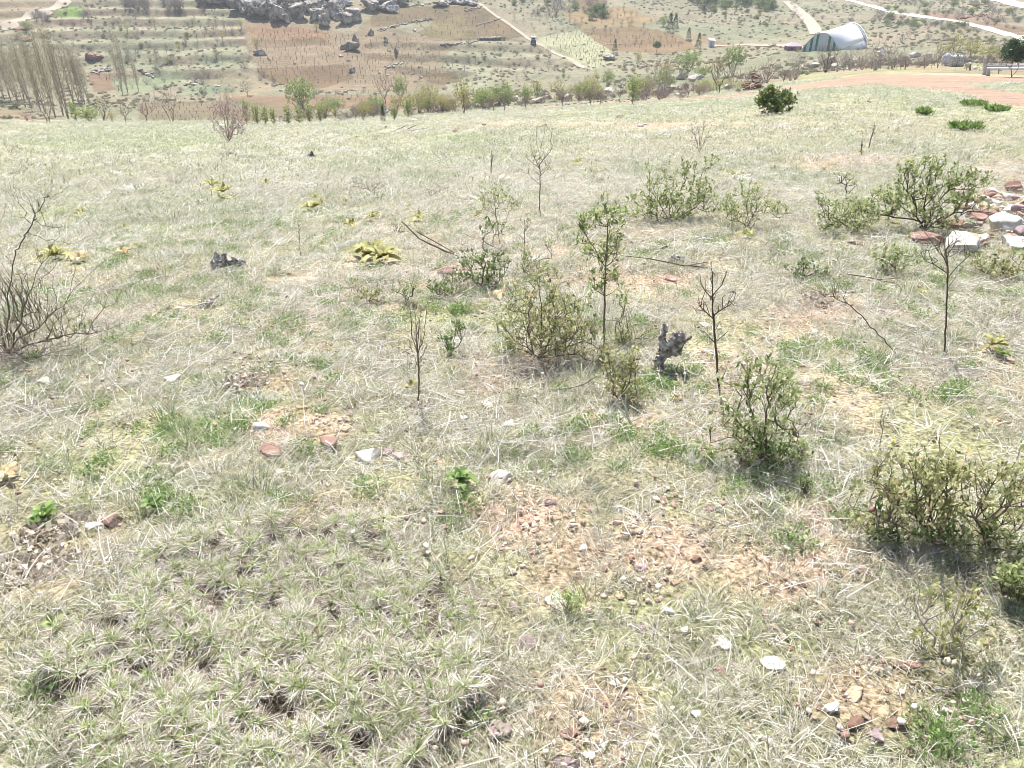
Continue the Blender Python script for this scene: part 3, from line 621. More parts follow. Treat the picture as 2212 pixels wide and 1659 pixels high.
def ground_cover():
    rng = np.random.default_rng(11)
    gm = [M['grass'], M['straw'], M['bleach'], M['herb'], M['twig']]
    def tuft(r): V, Q, k = join([(*blades(r, 40, .045, .042, .0026, .6, .7), 0), (*blades(r, 7, .04, .07, .0024, .7, .9), 1), (*blades(r, 4, .05, .05, .0030, .8, .9), 2)]); return V, Q, k, gm
    def dry(r): V, Q, k = join([(*blades(r, 20, .045, .055, .0024, .8, .9), 1), (*blades(r, 12, .05, .035, .0026, .5, .6), 0), (*strands(r, 7, .06, .07, .002, .015), 1)]); return V, Q, k, gm
    def litter(r): V, Q, k = join([(*strands(r, 18, .09, .09, .0022, .015, 3), 1), (*strands(r, 8, .08, .06, .003, .008), 4), (*strands(r, 5, .1, .12, .003, .03), 2)]); return V, Q, k, gm
    def herb(r): V, Q, k = join([(*herb_clump(r, .075, .045, 170, .014), 3), (*blades(r, 10, .05, .05, .003), 0)]); return V, Q, k, gm
    def bleach(r): V, Q, k = join([(*blades(r, 20, .03, .11, .0034, .8, .7), 2), (*strands(r, 8, .05, .10, .004, .03), 2)]); return V, Q, k, gm
    def wire(r):
        g = Grow((0, 0, 0)); g.fill(list(ell(r, (0, 0, .05), (.12, .12, .06), 26)), .03, .008, r); me = g.mesh('x', M['twig'], .0008, .003, 3)
        V = np.array([v.co[:] for v in me.vertices]); Q = np.array([p.vertices[:] for p in me.polygons]); bpy.data.meshes.remove(me); return V, Q, np.full(len(Q), 4), gm
    def green(r): V, Q, k = join([(*blades(r, 70, .06, .12, .0032, .35, .7), 0)]); return V, Q, k, gm
    P = {n: protos(n, f, c) for n, f, c in [('grass_tuft', tuft, 7), ('dry_tuft', dry, 7), ('straw_litter', litter, 6), ('herb_clump', herb, 5), ('bleached_grass', bleach, 5), ('twig_tangle', wire, 4), ('lush_tuft', green, 4)]}
    def prep(density, r0, r1, soilw, greenw, base, cl=None, holes=True, nscale=1.7, seed=3):
        XY = sector(rng, density, r0, r1); px, py = maps(XY)
        s = soil_near(px, py); g = green_near(px, py); nz = fbm(XY[:, 0], XY[:, 1], nscale, 3, seed)
        p = base + soilw * s * (.2 + 1.6 * fbm(XY[:, 0], XY[:, 1], 3.1, 3, 43)) + greenw * g + 2.0 * (nz - .5); k = (rng.random(len(XY)) < p) & ~onroad(px, py) & ~inpoly(px, py, CUSH)
        XY = XY[k]; XY = clearholes(XY) if holes and r0 < 16 else XY
        rr = np.hypot(XY[:, 0], XY[:, 1])
        if r1 > 20 and r0 > 3 and r0 < 8: XY = XY[rng.random(len(XY)) < np.clip((24 - rr) / 13, 0, 1)]
        if r0 == 9: XY = XY[rng.random(len(XY)) < np.clip((rr - 8) / 12, 0.05, 1)]
        px, py = maps(XY); t = np.clip(.36 + .75 * green_near(px, py) - .35 * soil_near(px, py) + 1.9 * (fbm(XY[:, 0], XY[:, 1], .8, 3, 77) - .5) + rng.normal(0, .14, len(XY)), 0, 1)
        return XY, t
    XY, t = prep(560, .75, 5.2, -.7, .35, .55); scatter('grass', 'short green and straw-coloured grass in the near meadow', 'grass', P['grass_tuft'], 7, XY, rng, .55, 1.2, t)
    XY, t = prep(170, 5.2, 24, -.7, .3, .7); scatter('grass', 'grass covering the middle of the meadow', 'grass', P['grass_tuft'], 7, XY, rng, .9, 1.7, t)
    XY, t = prep(420, .75, 5.2, -.4, -.25, .5, seed=5); scatter('dry_grass', 'dry straw-coloured grass tufts in the near meadow', 'grass', P['dry_tuft'], 7, XY, rng, .55, 1.25, t * .5)
    XY, t = prep(120, 5.2, 24, -.4, -.2, .65, seed=5); scatter('dry_grass', 'dry grass tufts in the middle of the meadow', 'grass', P['dry_tuft'], 7, XY, rng, .9, 1.7, t * .4)
    XY, t = prep(120, .75, 6, -.15, -.2, .55, seed=6); scatter('straw', 'fallen pale stalks lying criss-cross over the ground', 'straw', P['straw_litter'], 6, XY, rng, .6, 1.3)
    XY, t = prep(26, 6, 15, -.2, -.2, .7, seed=6); scatter('straw', 'fallen pale stalks further off', 'straw', P['straw_litter'], 6, XY, rng, 1.0, 1.8)
    XY, t = prep(80, .75, 9, -.2, 1.0, .10, seed=8); scatter('herbs', 'low green feathery herbs in patches', 'herb', P['herb_clump'], 5, XY, rng, .45, 1.25)
    XY, t = prep(15, .9, 14, -.2, -.1, .3, seed=9); scatter('bleached_grass', 'bleached white bunches of dead grass', 'grass', P['bleached_grass'], 5, XY, rng, .5, 1.15, tilt=.4)
    XY, t = prep(10, .9, 16, .0, -.1, .3, seed=10); scatter('twigs', 'fine dry twigs tangled in the grass', 'twigs', P['twig_tangle'], 4, XY, rng, .5, 1.3)
    XY, t = prep(20, 1, 15, -.5, .9, .02, seed=12); scatter('lush_grass', 'taller tufts of fresh green grass', 'grass', P['lush_tuft'], 4, XY, rng, .6, 1.1, np.clip(t + .4, 0, 1))
    # far meadow: broader patches of longer grass
    def farp(r): V, Q, k = join([(*blades(r, 70, .26, .075, .009, .6, .7), 0), (*blades(r, 16, .28, .09, .009, .8, .8), 1), (*strands(r, 3, .2, .15, .009, .03), 2)]); return V, Q, k, gm
    def farw(r): V, Q, k = join([(*blades(r, 60, .24, .10, .012, .8, .8), 1), (*blades(r, 26, .2, .09, .012, .9, .8), 2)]); return V, Q, k, gm
    FP = protos('meadow_patch', farp, 6); FW = protos('straw_patch', farw, 5)
    XY, t = prep(11, 9, 62, -.7, .2, .8, nscale=.5, seed=14); scatter('meadow_grass', 'pale grass of the far meadow', 'grass', FP, 6, XY, rng, .7, 1.3, np.clip(t + .2, 0, 1))
    XY, t = prep(3.2, 9, 62, -.6, -.5, .30, nscale=.45, seed=15); scatter('meadow_straw', 'whitish straw streaks of the far meadow', 'grass', FW, 5, XY, rng, .7, 1.3)
    # pebbles
    def peb(r):
        Vs, Fs, o = [], [], 0
        for i in range(9):
            s = r.uniform(.006, .022); V, Fc = rock_arr(r, (s, s * .8, s * .6), 1, 3, .05); V = V + np.array([*r.normal(0, .05, 2), s * .15]); Vs.append(V); Fs.append(Fc + o); o += len(V)
        return np.concatenate(Vs), np.concatenate(Fs), None, M['pebble']
    PB = protos('pebble_cluster', peb, 6)
    XY = sector(rng, 110, .75, 7); px, py = maps(XY); XY = XY[rng.random(len(XY)) < .25 + soil_near(px, py)]; scatter('pebbles', 'small reddish and pale pebbles on the bare soil', 'pebbles', PB, 6, XY, rng, .6, 1.5, tilt=.3)
    # spiny cushion plants, bottom left
    def spine(r):
        n = 30; a = r.uniform(0, 6.283, n); el = r.normal(-.05, .35, n); d = np.stack([np.cos(a) * np.cos(el), np.sin(a) * np.cos(el), np.sin(el)], 1); l = .036 + .03 * r.random(n)
        c = np.zeros((n, 3)); c[:, 2] = .028; s = np.cross(d, r.normal(0, 1, (n, 3))); s /= np.linalg.norm(s, axis=1)[:, None]
        V = np.stack([c - s * .0013, c + s * .0013, c + d * l[:, None] + s * .0005, c + d * l[:, None] - s * .0005], 1).reshape(-1, 3); Q = (np.arange(n) * 4)[:, None] + np.arange(4)
        nd = blades(r, 34, .009, .024, .0021, .6, .3); nd = (nd[0] + np.array([0, 0, .03]), nd[1]); st, sq = frusta(np.array([[0, 0, .012]]), np.array([[0, 0, .032]]), np.array([.0025]), np.array([.0035]), 5)
        u = blades(r, 3, .03, .03, .0016, .9, .6); V, Q, k = join([(V, Q, 0), (*nd, 1), (st, sq, 2), (*u, 0)]); return V, Q, k, [M['spine'], M['needle'], M['brownstone']]
    CP = protos('spiny_rosette', spine, 7)
    XY = sector(rng, 2500, .7, 2.6, 1.0); px, py = maps(XY); dens = .80 + 2.6 * (fbm(XY[:, 0], XY[:, 1], 13, 2, 91) - .50)
    XY = XY[inpoly(px + 60 * (fbm(XY[:, 0], XY[:, 1], 4, 2, 92) - .5), py + 60 * (fbm(XY[:, 0], XY[:, 1], 4, 2, 93) - .5), CUSH) & (rng.random(len(XY)) < dens)]
    hz = -.012 + .075 * fbm(XY[:, 0], XY[:, 1], 7, 2, 94)
    scatter('spiny_cushion', 'spiny cushion plants, stars of dry thorns with green needle tips', 'cushion plant', CP, 7, XY, rng, .65, 1.05, zoff=hz, tilt=.35)
    def thatch(r): V, Q, k = join([(*strands(r, 50, .05, .04, .0018, .012, 2), 0)]); return V, Q, k, [M['thatch']]
    TP = protos('cushion_thatch', thatch, 4); XY3 = sector(rng, 900, .7, 2.6, 1.0); px, py = maps(XY3); XY3 = XY3[inpoly(px, py, CUSH)]
    scatter('cushion_thatch', 'dark dead twigs inside the spiny cushions', 'thatch', TP, 4, XY3, rng, .7, 1.1, zoff=-.008, tilt=.1)
    XY2 = sector(rng, 60, .7, 2.6, 1.0); px, py = maps(XY2); XY2 = XY2[inpoly(px, py, CUSH)]
    scatter('cushion_grass', 'thin grass growing through the spiny cushions', 'grass', P['grass_tuft'], 7, XY2, rng, .4, .8, rng.random(len(XY2)))

# ------------------------------------------------------------------ mullein rosettes
def rosette_mesh(rng, R, n, mat, up=.55, wd=.40, curl=.28):
    Vs, Qs, o = [], [], 0
    for i in range(n):
        t = i / n; a = i * 2.4 + rng.normal(0, .15); L = R * (1.0 - .55 * t) * rng.uniform(.85, 1.1); el = .30 + up * 1.5 * t + rng.normal(0, .1); w_ = L * wd
        c, s = math.cos(a), math.sin(a); rows = []
        for j in range(7):
            f = j / 6; e = el - curl * f * f + (.55 * f if rng.random() < .1 else 0); rr = L * f; z = .012 + rr * math.sin(e) ; x = rr * math.cos(e)
            ww = w_ * (math.sin(math.pi * min(1, f * .86 + .12)) ** .8) * (.98 if j < 6 else .15)
            for k in (-1, 0, 1): rows.append((x, k * ww * .5, z + abs(k) * ww * .22 + rng.normal(0, .02) * ww))
        V = np.array(rows); V = np.column_stack([V[:, 0] * c - V[:, 1] * s, V[:, 0] * s + V[:, 1] * c, V[:, 2]])
        Q = [(j * 3 + k, j * 3 + k + 1, (j + 1) * 3 + k + 1, (j + 1) * 3 + k) for j in range(6) for k in (0, 1)]
        Vs.append(V); Qs.append(np.array(Q) + o); o += len(V)
    return mesh_from('rosette', np.concatenate(Vs), np.concatenate(Qs), M[mat], smooth=True)
def rosette(label, x, y, wpx, seed, mat='mullein', n=16, group='mullein rosettes in the meadow', name='mullein_rosette', up=.55):
    rng = np.random.default_rng(seed); B = G(x, y + wpx * .1); R = wpx * .74 * mpp(B); B = B + np.array([0, 0, .012 + .1 * R]); o = obj(name, rosette_mesh(rng, R, n, mat, up), None, B); o.rotation_euler = (rng.normal(0, .08), rng.normal(0, .08), rng.uniform(0, 6))
    HOLES.append((B[0], B[1] - R * .25, R * 1.0)); return tag(o, label, 'plant', group)
ROS = [
 ('big double rosette of pale felty mullein leaves, left half', 797, 552, 74, 18), ('largest felty yellow-green mullein rosette in the middle of the meadow', 826, 560, 78, 20),
 ('mullein rosette behind the bare branch at the left edge', 122, 556, 66, 16), ('mullein rosette just right of the white dead leaves, far left', 175, 466, 36, 10),
 ('widest rosette of the pale mullein cluster in the upper left meadow', 458, 403, 42, 14), ('rosette in the middle of the upper left mullein cluster', 483, 418, 44, 14),
 ('lowest rosette of the upper left mullein cluster', 485, 434, 36, 12), ('small mullein rosette beside a dark stub, upper left', 575, 399, 26, 10),
 ('wide mullein rosette left of the row of small ones', 678, 452, 48, 16), ('small brownish mullein rosette directly behind a wide one', 684, 430, 26, 10),
 ('tiny mullein rosette on its own, right of the wide pair', 748, 438, 20, 8), ('mullein rosette with upright leaves above the largest one', 758, 491, 36, 12),
 ('flat mullein rosette up and right of the upright one', 806, 473, 36, 12), ('two-leaved small mullein far up the row', 881, 452, 20, 6),
 ('mullein rosette hidden in the grass right of the row', 905, 474, 40, 10), ('mullein rosette left of the leafy shrub tops', 1031, 472, 34, 11),
 ('small mullein rosette left of the tall bare sapling, far', 772, 300, 18, 8), ('mullein rosette right of the tall bare sapling', 1247, 353, 28, 9),
 ('small olive mullein rosette in front of the right-hand shrubs', 1610, 511, 34, 13), ('half-hidden mullein rosette above the second leafy shrub', 1585, 383, 36, 12),
 ('mullein rosette among the leaves right of the leafy shrubs', 1633, 408, 26, 10), ('pale mullein on the bare patch at the upper right', 1777, 370, 22, 10),
 ('small mullein on the soil beside the short mullein stalks', 1857, 333, 18, 8), ('little mullein beside the foot of the bare fan sapling', 888, 842, 34, 7), ('faint mullein rosette in the grass, left of centre', 270, 494, 22, 8)]
def rosettes():
    for i, (lb, x, y, w_, n) in enumerate(ROS): rosette(lb, x, y, w_, 300 + i, n=n)
    for i, (lb, x, y, w_) in enumerate([('tan dried mullein with curled leaves, left of the dark stump', 270, 549, 38), ('dry mullein leaves lying flat beside the left rosette', 175, 562, 44),
             ('small dried brown mullein in the upper meadow', 640, 296, 20), ('dried mullein between the shrub and the white pebbles', 1075, 640, 40), ('dried mullein leaves at the lower left edge', 20, 1030, 60)]):
        rosette(lb, x, y, w_, 400 + i, 'mullein_dry', 9, 'dried mullein rosettes', up=.2)
    for i, (lb, x, y, w_, mt) in enumerate([('yellow-green leafy rosette near the right edge beside pale stones', 2142, 752, 50, 'mullein'), ('green rosette right below the yellow one at the right edge', 2160, 772, 34, 'bright'),
             ('green rosette in the middle of the grey dried leaves, lower left', 103, 1123, 60, 'bright'), ('dark green rosette left of the near white stones', 335, 1100, 46, 'herb'), ('leafy green weed below the cream stone', 995, 1045, 60, 'herb'),
             ('tiny yellow weed by the fallen branches on the right', 1990, 640, 26, 'mullein')]):
        rosette(lb, x, y, w_, 430 + i, mt, 16, 'green rosettes', 'leafy_rosette', up=.7)
    # bright patches far right
    for i, (lb, x, y, w_, h_) in enumerate([('nearest bright green herb patch on the far right meadow', 2085, 279, 66, 11), ('small bright herb patch left of the others', 1993, 246, 32, 8),
             ('bright green herb patch just below the dirt track', 2103, 227, 60, 9), ('thin bright herb patch right at the track edge', 2150, 239, 54, 8)]):
        rng = np.random.default_rng(450 + i); B = G(x, y + h_ * .3); m = mpp(B); P = ell(rng, (0, 0, .08), (w_ * m * .5, w_ * m * .42, .08), 300); P[:, 2] = np.abs(P[:, 2]) * .6
        P[:, 2] += H(P[:, 0] + B[0], P[:, 1] + B[1]) - B[2]
        V, Q = leaves(rng, P, 2, .12, .045, .9, .5); tag(obj('herb_patch', mesh_from('herb_patch', V, Q, M['bright']), None, B), lb, 'plant', 'bright herb patches near the track')
    # grey dried leaf carpets
    for i, (lb, x, y, rx, ry, n, L) in enumerate([('carpet of grey curled dead leaves in front of the left grass', 530, 826, 62, 17, 420, .026), ('yellowish and grey dead leaves around the green rosette', 110, 1150, 85, 42, 420, .026),
             ('grey and tan dead leaves at the left edge, below the other patch', 85, 1235, 95, 42, 420, .026), ('brown dead leaves round the foot of the fan sapling', 912, 880, 46, 12, 120, .022), ('dark hollow nest of dead leaves and twigs on the right', 1770, 648, 50, 16, 240, .032),
             ('pale dead thistle leaves below the small shrub', 1530, 1008, 70, 16, 120, .032), ('white dead leaves by the fallen stick', 1320, 905, 26, 9, 44, .035)]):
        rng = np.random.default_rng(470 + i); B = G(x, y); m = mpp(B); a = ell(rng, (0, 0, 0), (rx * m, ry * m / max(.2, abs(B[2] - EYE) / np.linalg.norm(B - [0, 0, EYE])), .001), n)
        P = np.column_stack([a[:, :2], H(a[:, 0] + B[0], a[:, 1] + B[1]) - B[2] + .004 + .016 * rng.random(n)]); V, Q = leaves(rng, P, 1, L, L * .62, .05, .5)
        tag(obj('dead_leaves', mesh_from('dead_leaves', V, Q, M['deadleaf' if i not in (5, 6) else 'bleach']), None, B), lb, 'dead leaves', 'patches of dead leaves', 'stuff')
        if i < 3: HOLES.append((B[0], B[1], rx * m * .8))

# ------------------------------------------------------------------ stones of the foreground
STN = [
 (567, 920, 34, 26, 'lime', 'white angular stone left of the bare soil'), (790, 978, 56, 34, 'lime', 'largest white stone in the near meadow, flat-topped'), (708, 952, 42, 24, 'redstone', 'dark red stone half sunk in the bare soil'),
 (740, 926, 30, 16, 'tanstone', 'tan stone just above the dark red one'), (585, 970, 58, 22, 'redstone', 'flat reddish stone left of the large white stone'), (478, 997, 20, 18, 'lime', 'small cream stone left of the flat reddish one'),
 (600, 1018, 20, 14, 'lime', 'small white pebble-like stone below the flat reddish one'), (995, 848, 22, 20, 'lime', 'white round stone below the leafy shrub'), (1055, 871, 30, 14, 'lime', 'flat white stone right of the round one'),
 (1000, 903, 20, 22, 'lime', 'small upright white stone right of the fan sapling'), (1076, 1027, 54, 32, 'lime', 'cream layered stone in the centre of the near ground'), (1103, 915, 28, 12, 'lime', 'thin pale stone in the grass, centre'),
 (835, 975, 30, 14, 'purple', 'purplish stone touching the large white one'), (862, 985, 36, 14, 'purple', 'flat mauve stone right of the large white one'), (945, 1000, 22, 12, 'tanstone', 'tan stone half hidden, right of the mauve ones'),
 (248, 1117, 46, 38, 'redstone', 'red stone with pale patch beside the grey dead leaves'), (208, 1132, 36, 24, 'lime', 'white stone touching the red one, lower left'), (240, 1210, 18, 12, 'redstone', 'small red stone in the grass, lower left'),
 (1071, 1140, 24, 24, 'purple', 'dark purple stone in the centre foreground'), (1187, 1085, 26, 18, 'purple', 'mauve stone in the bare soil, centre'), (1195, 1120, 30, 12, 'tanstone', 'flat tan stone under the mauve one'),
 (920, 1100, 16, 14, 'lime', 'small white stone left of centre foreground'), (852, 1155, 22, 16, 'lime', 'white stone at the top edge of the spiny cushions'), (885, 1160, 30, 14, 'tanstone', 'flat tan stone at the edge of the spiny cushions'),
 (1133, 1388, 50, 36, 'purple', 'mauve slab tilted in the foreground'), (1110, 1310, 20, 14, 'purple', 'small dark stone above the mauve slab'), (1445, 1318, 30, 20, 'lime', 'white stone in the foreground, right of centre'),
 (1205, 1295, 54, 18, 'lime', 'crumbled white stone under the grey twigs'), (1555, 1386, 44, 18, 'lime', 'pale stone in the right foreground'), (1662, 1430, 54, 26, 'lime', 'white flat stone in the right foreground'),
 (1553, 1447, 26, 16, 'redstone', 'small red stone left of the white flat one'), (1845, 1497, 52, 24, 'tanstone', 'long tan stone with dark underside, lower right'), (1965, 1440, 44, 26, 'redstone', 'rusty stone between grass tufts, lower right'),
 (2095, 1477, 34, 22, 'lime', 'pale stone near the lower right edge'), (1780, 1126, 28, 22, 'tanstone', 'tan rounded stone on bare soil by the stick'), (1385, 1225, 30, 14, 'purple', 'mauve stone by the bare soil, centre right'),
 (1225, 1640, 60, 30, 'purple', 'large mauve stone at the bottom edge'), (1270, 1628, 30, 18, 'lime', 'white stone at the bottom edge'), (1295, 1612, 24, 14, 'lime', 'grey-white stone beside the white one at the bottom'),
 (1070, 1575, 60, 40, 'purple', 'mauve stone under dry grass at the bottom'), (1018, 1560, 26, 24, 'lime', 'small white stone left of the mauve one at the bottom'), (1185, 1545, 24, 20, 'tanstone', 'orange-tan stone in the bottom soil'),
 (1230, 1580, 42, 24, 'redstone', 'reddish stone in the bottom soil'), (1940, 1560, 50, 24, 'brownstone', 'brown stone partly buried, bottom right'), (1990, 1565, 26, 20, 'redstone', 'rust-orange stone, bottom right'),
 (1850, 1560, 50, 26, 'brownstone', 'dark slab left of the buried brown stone'), (1890, 1585, 40, 22, 'purple', 'grey-mauve slab at the bottom right'), (1740, 1585, 22, 16, 'lime', 'pale chip at the bottom right'), (1790, 1530, 40, 20, 'lime', 'pale flat stone below the long tan one'),
 (970, 588, 44, 24, 'redstone', 'reddish slab under the leafy shrub'), (1855, 523, 40, 16, 'brownstone', 'brown stone lying left of the rock pile'), (75, 359, 16, 8, 'lime', 'white stone in the upper left meadow'), (740, 655, 16, 8, 'lime', 'white chip left of the low sprigs'),
 (383, 665, 18, 12, 'lime', 'white block at the end of the rotten log'), (2082, 757, 26, 14, 'lime', 'pale stone right of the straight sapling'), (2115, 745, 18, 10, 'lime', 'small pale stone left of the yellow rosette'), (1865, 1545, 24, 20, 'tanstone', 'tan chip between the slabs, bottom right'),
 (1310, 600, 36, 12, 'redstone', 'flat red stone behind the tall leafy sapling'), (1445, 602, 34, 10, 'redstone', 'flat red stone in the grass behind the dead stump'), (100, 820, 34, 14, 'lime', 'white stone in the dry grass below the left bush'), (375, 818, 40, 14, 'lime', 'bright white stone cluster left of the dead leaves'),
 (1520, 700, 20, 10, 'lime', 'pale chip beside the budding sapling'), (1760, 715, 16, 9, 'lime', 'pale chip beyond the lower right shrub'), (655, 880, 18, 12, 'tanstone', 'tan stone at the upper edge of the bare soil'), (640, 1050, 22, 12, 'brownstone', 'brown stone below the small white one'),
 (1420, 1155, 22, 12, 'tanstone', 'tan chip on the red soil, centre right'), (1330, 1480, 26, 14, 'lime', 'pale chip in the centre bottom grass'), (1480, 1360, 18, 12, 'lime', 'little white stone right of centre bottom')]
def stones():
    for i, (x, y, w_, h_, mt, lb) in enumerate(STN):
        o = prock(lb, x, y, w_, h_, mt, 500 + i, group='loose stones in the meadow', rough=.05)
        HOLES.append((o.location.x, o.location.y, w_ * .5 * mpp(np.array(o.location))))
    # small stones of the upper meadow strip
    for i, (x, y, w_, h_, lb) in enumerate([(836, 273, 12, 8, 'brown clod on the far meadow strip, leftmost'), (984, 283, 15, 9, 'brown clod on the far strip, second from the left'), (1046, 282, 13, 8, 'dark clod left of the tall bare sapling top'),
             (992, 271, 10, 6, 'small clod behind the second one'), (1045, 270, 10, 6, 'small clod on the far strip by the dark one'), (1173, 272, 22, 9, 'dark heap of clods behind the tall bare sapling'), (1196, 278, 12, 6, 'little clod right of the heap'),
             (1340, 252, 18, 11, 'pointed brown clod right of the heap'), (1363, 246, 12, 5, 'flat dark clod beyond the pointed one'), (1381, 271, 17, 8, 'pale squared stone on the far strip'), (1394, 267, 12, 7, 'dark stone behind the pale squared one'),
             (1444, 261, 16, 6, 'twiggy clod further right on the strip'), (1471, 255, 8, 5, 'lone dark clod, rightmost of the strip'), (1878, 220, 12, 7, 'dark clod right of the juniper bush'), (1790, 238, 8, 6, 'tiny dark clod close to the juniper bush')]):
        prock(lb, x, y, w_, h_, 'brownstone' if 'pale' not in lb else 'lime', 600 + i, name='clod', group='clods on the far meadow strip', sub=2)
    # rock pile on the right
    rng = np.random.default_rng(77); big = [(2078, 530, 68, 46, 'lime', 'white wedge-shaped boulder at the lower front of the rock pile'), (2153, 487, 72, 42, 'lime', 'largest pale boulder of the rock pile'), (2185, 402, 40, 30, 'brownstone', 'brown rounded boulder at the top of the rock pile'),
        (2175, 425, 26, 18, 'lime', 'white stone right under the brown top boulder'), (2185, 452, 34, 18, 'lime', 'white slab in the upper part of the rock pile'), (2150, 440, 20, 14, 'lime', 'small white stone at the left of the slab'), (1995, 516, 66, 26, 'redstone', 'long reddish boulder left of the white wedge'),
        (2050, 488, 44, 26, 'brownstone', 'brown boulder in the shade of the big shrub'), (2100, 515, 34, 30, 'tanstone', 'rusty boulder between the two big white ones'), (2180, 522, 44, 24, 'lime', 'pale boulder right of the wedge'), (2205, 500, 36, 40, 'purple', 'greyish boulder cut by the right edge'),
        (2140, 462, 36, 20, 'redstone', 'red block above the largest boulder'), (2105, 470, 34, 24, 'redstone', 'red block left of the largest boulder'), (2120, 448, 30, 16, 'tanstone', 'tan block in the middle of the rock pile'), (2205, 470, 26, 18, 'redstone', 'red block at the right edge of the pile'),
        (2080, 452, 28, 18, 'brownstone', 'brown block behind the shrub branches'), (2195, 535, 36, 22, 'lime', 'white slab at the lower right of the pile'), (2212, 440, 30, 22, 'redstone', 'reddish stone at the far right edge')]
    for i, (x, y, w_, h_, mt, lb) in enumerate(big):
        o = prock(lb, x, y, w_ * 1.15, h_ * 1.15, mt, 640 + i, name='boulder', group='rocks of the pile at the right edge', sub=4, rough=.05, cuts=14, sink=.05); HOLES.append((o.location.x, o.location.y, w_ * .45 * mpp(np.array(o.location))))
    lbs = ['fist-sized broken stone in the rock pile', ]
    for i in range(85):
        x = rng.uniform(2065, 2260); y = rng.uniform(425, 545) - (2212 - x) * .05
        w_ = rng.uniform(13, 28); mt = rng.choice(['redstone', 'tanstone', 'tanstone', 'lime', 'lime', 'purple'])
        cn = {'redstone': 'red', 'tanstone': 'tan', 'brownstone': 'brown', 'lime': 'pale', 'purple': 'mauve'}[mt]
        prock('small %s broken stone of the rock pile' % cn, x, y, w_, w_ * .7, mt, 680 + i, name='stone', group='small %s stones of the rock pile' % cn, sub=2, sink=rng.uniform(-.6, .1))

# ------------------------------------------------------------------ dead wood
def gnarl(name, label, cat, base, polys, mat='deadwood', seed=1, group=None, rough=.35, sides=9, dyr=.4):
    """twisted dead wood: pixel polylines with radii in photo units"""
    rng = np.random.default_rng(seed); B = G(*base); m = mpp(B); Vs, Qs, o = [], [], 0
    for pl in polys:
        pts = []; dy = rng.uniform(-dyr, dyr) * 20 * m
        for i, (x, y, r) in enumerate(pl): pts.append((*(at(x, y, B, dy * i / len(pl)) - B), r * m))
        pts = np.array(pts); tt = np.linspace(0, len(pts) - 1, (len(pts) - 1) * 6 + 1); k = np.arange(len(pts))
        Q4 = np.column_stack([np.interp(tt, k, pts[:, j]) for j in range(4)])
        P = Q4[:, :3] + rng.normal(0, 1, (len(Q4), 3)) * Q4[:, 3:] * .16; R = Q4[:, 3]; d = np.gradient(P, axis=0); d /= np.linalg.norm(d, axis=1)[:, None]
        ref = np.array([.3, 1, .2]); a = np.cross(d, ref); a /= np.linalg.norm(a, axis=1)[:, None]; b = np.cross(d, a); n = len(P); ang = np.arange(sides) * 2 * math.pi / sides
        prof = 1 + rough * rng.normal(0, 1, sides); tw = np.linspace(0, 1.4, n)
        rr = R[:, None] * np.clip(np.array([np.interp((ang + t) % 6.283, ang, prof, period=6.283) for t in tw]) + rough * .5 * rng.normal(0, 1, (n, sides)), .35, 1.9)
        V = P[:, None] + a[:, None] * (np.cos(ang)[None, :, None] * rr[..., None]) + b[:, None] * (np.sin(ang)[None, :, None] * rr[..., None]); V = V.reshape(-1, 3)
        i_, j_ = np.meshgrid(np.arange(n - 1), np.arange(sides), indexing='ij'); q = np.stack([i_ * sides + j_, i_ * sides + (j_ + 1) % sides, (i_ + 1) * sides + (j_ + 1) % sides, (i_ + 1) * sides + j_], -1).reshape(-1, 4)
        # close both ends
        V = np.vstack([V, P[:1], P[-1:]]); e = n * sides; c0 = np.array([[e, (s + 1) % sides, s, s] for s in range(sides)]); c1 = np.array([[e + 1, (n - 1) * sides + s, (n - 1) * sides + (s + 1) % sides, (n - 1) * sides + (s + 1) % sides] for s in range(sides)])
        F3 = [tuple(f) for f in q] + [tuple(f[:3]) for f in c0] + [tuple(f[:3]) for f in c1]; Vs.append(V); Qs += [tuple(x + o for x in f) for f in F3]; o += len(V)
    return tag(obj(name, mesh_from(name, np.concatenate(Vs), Qs, M[mat], smooth=False), None, B), label, cat, group)
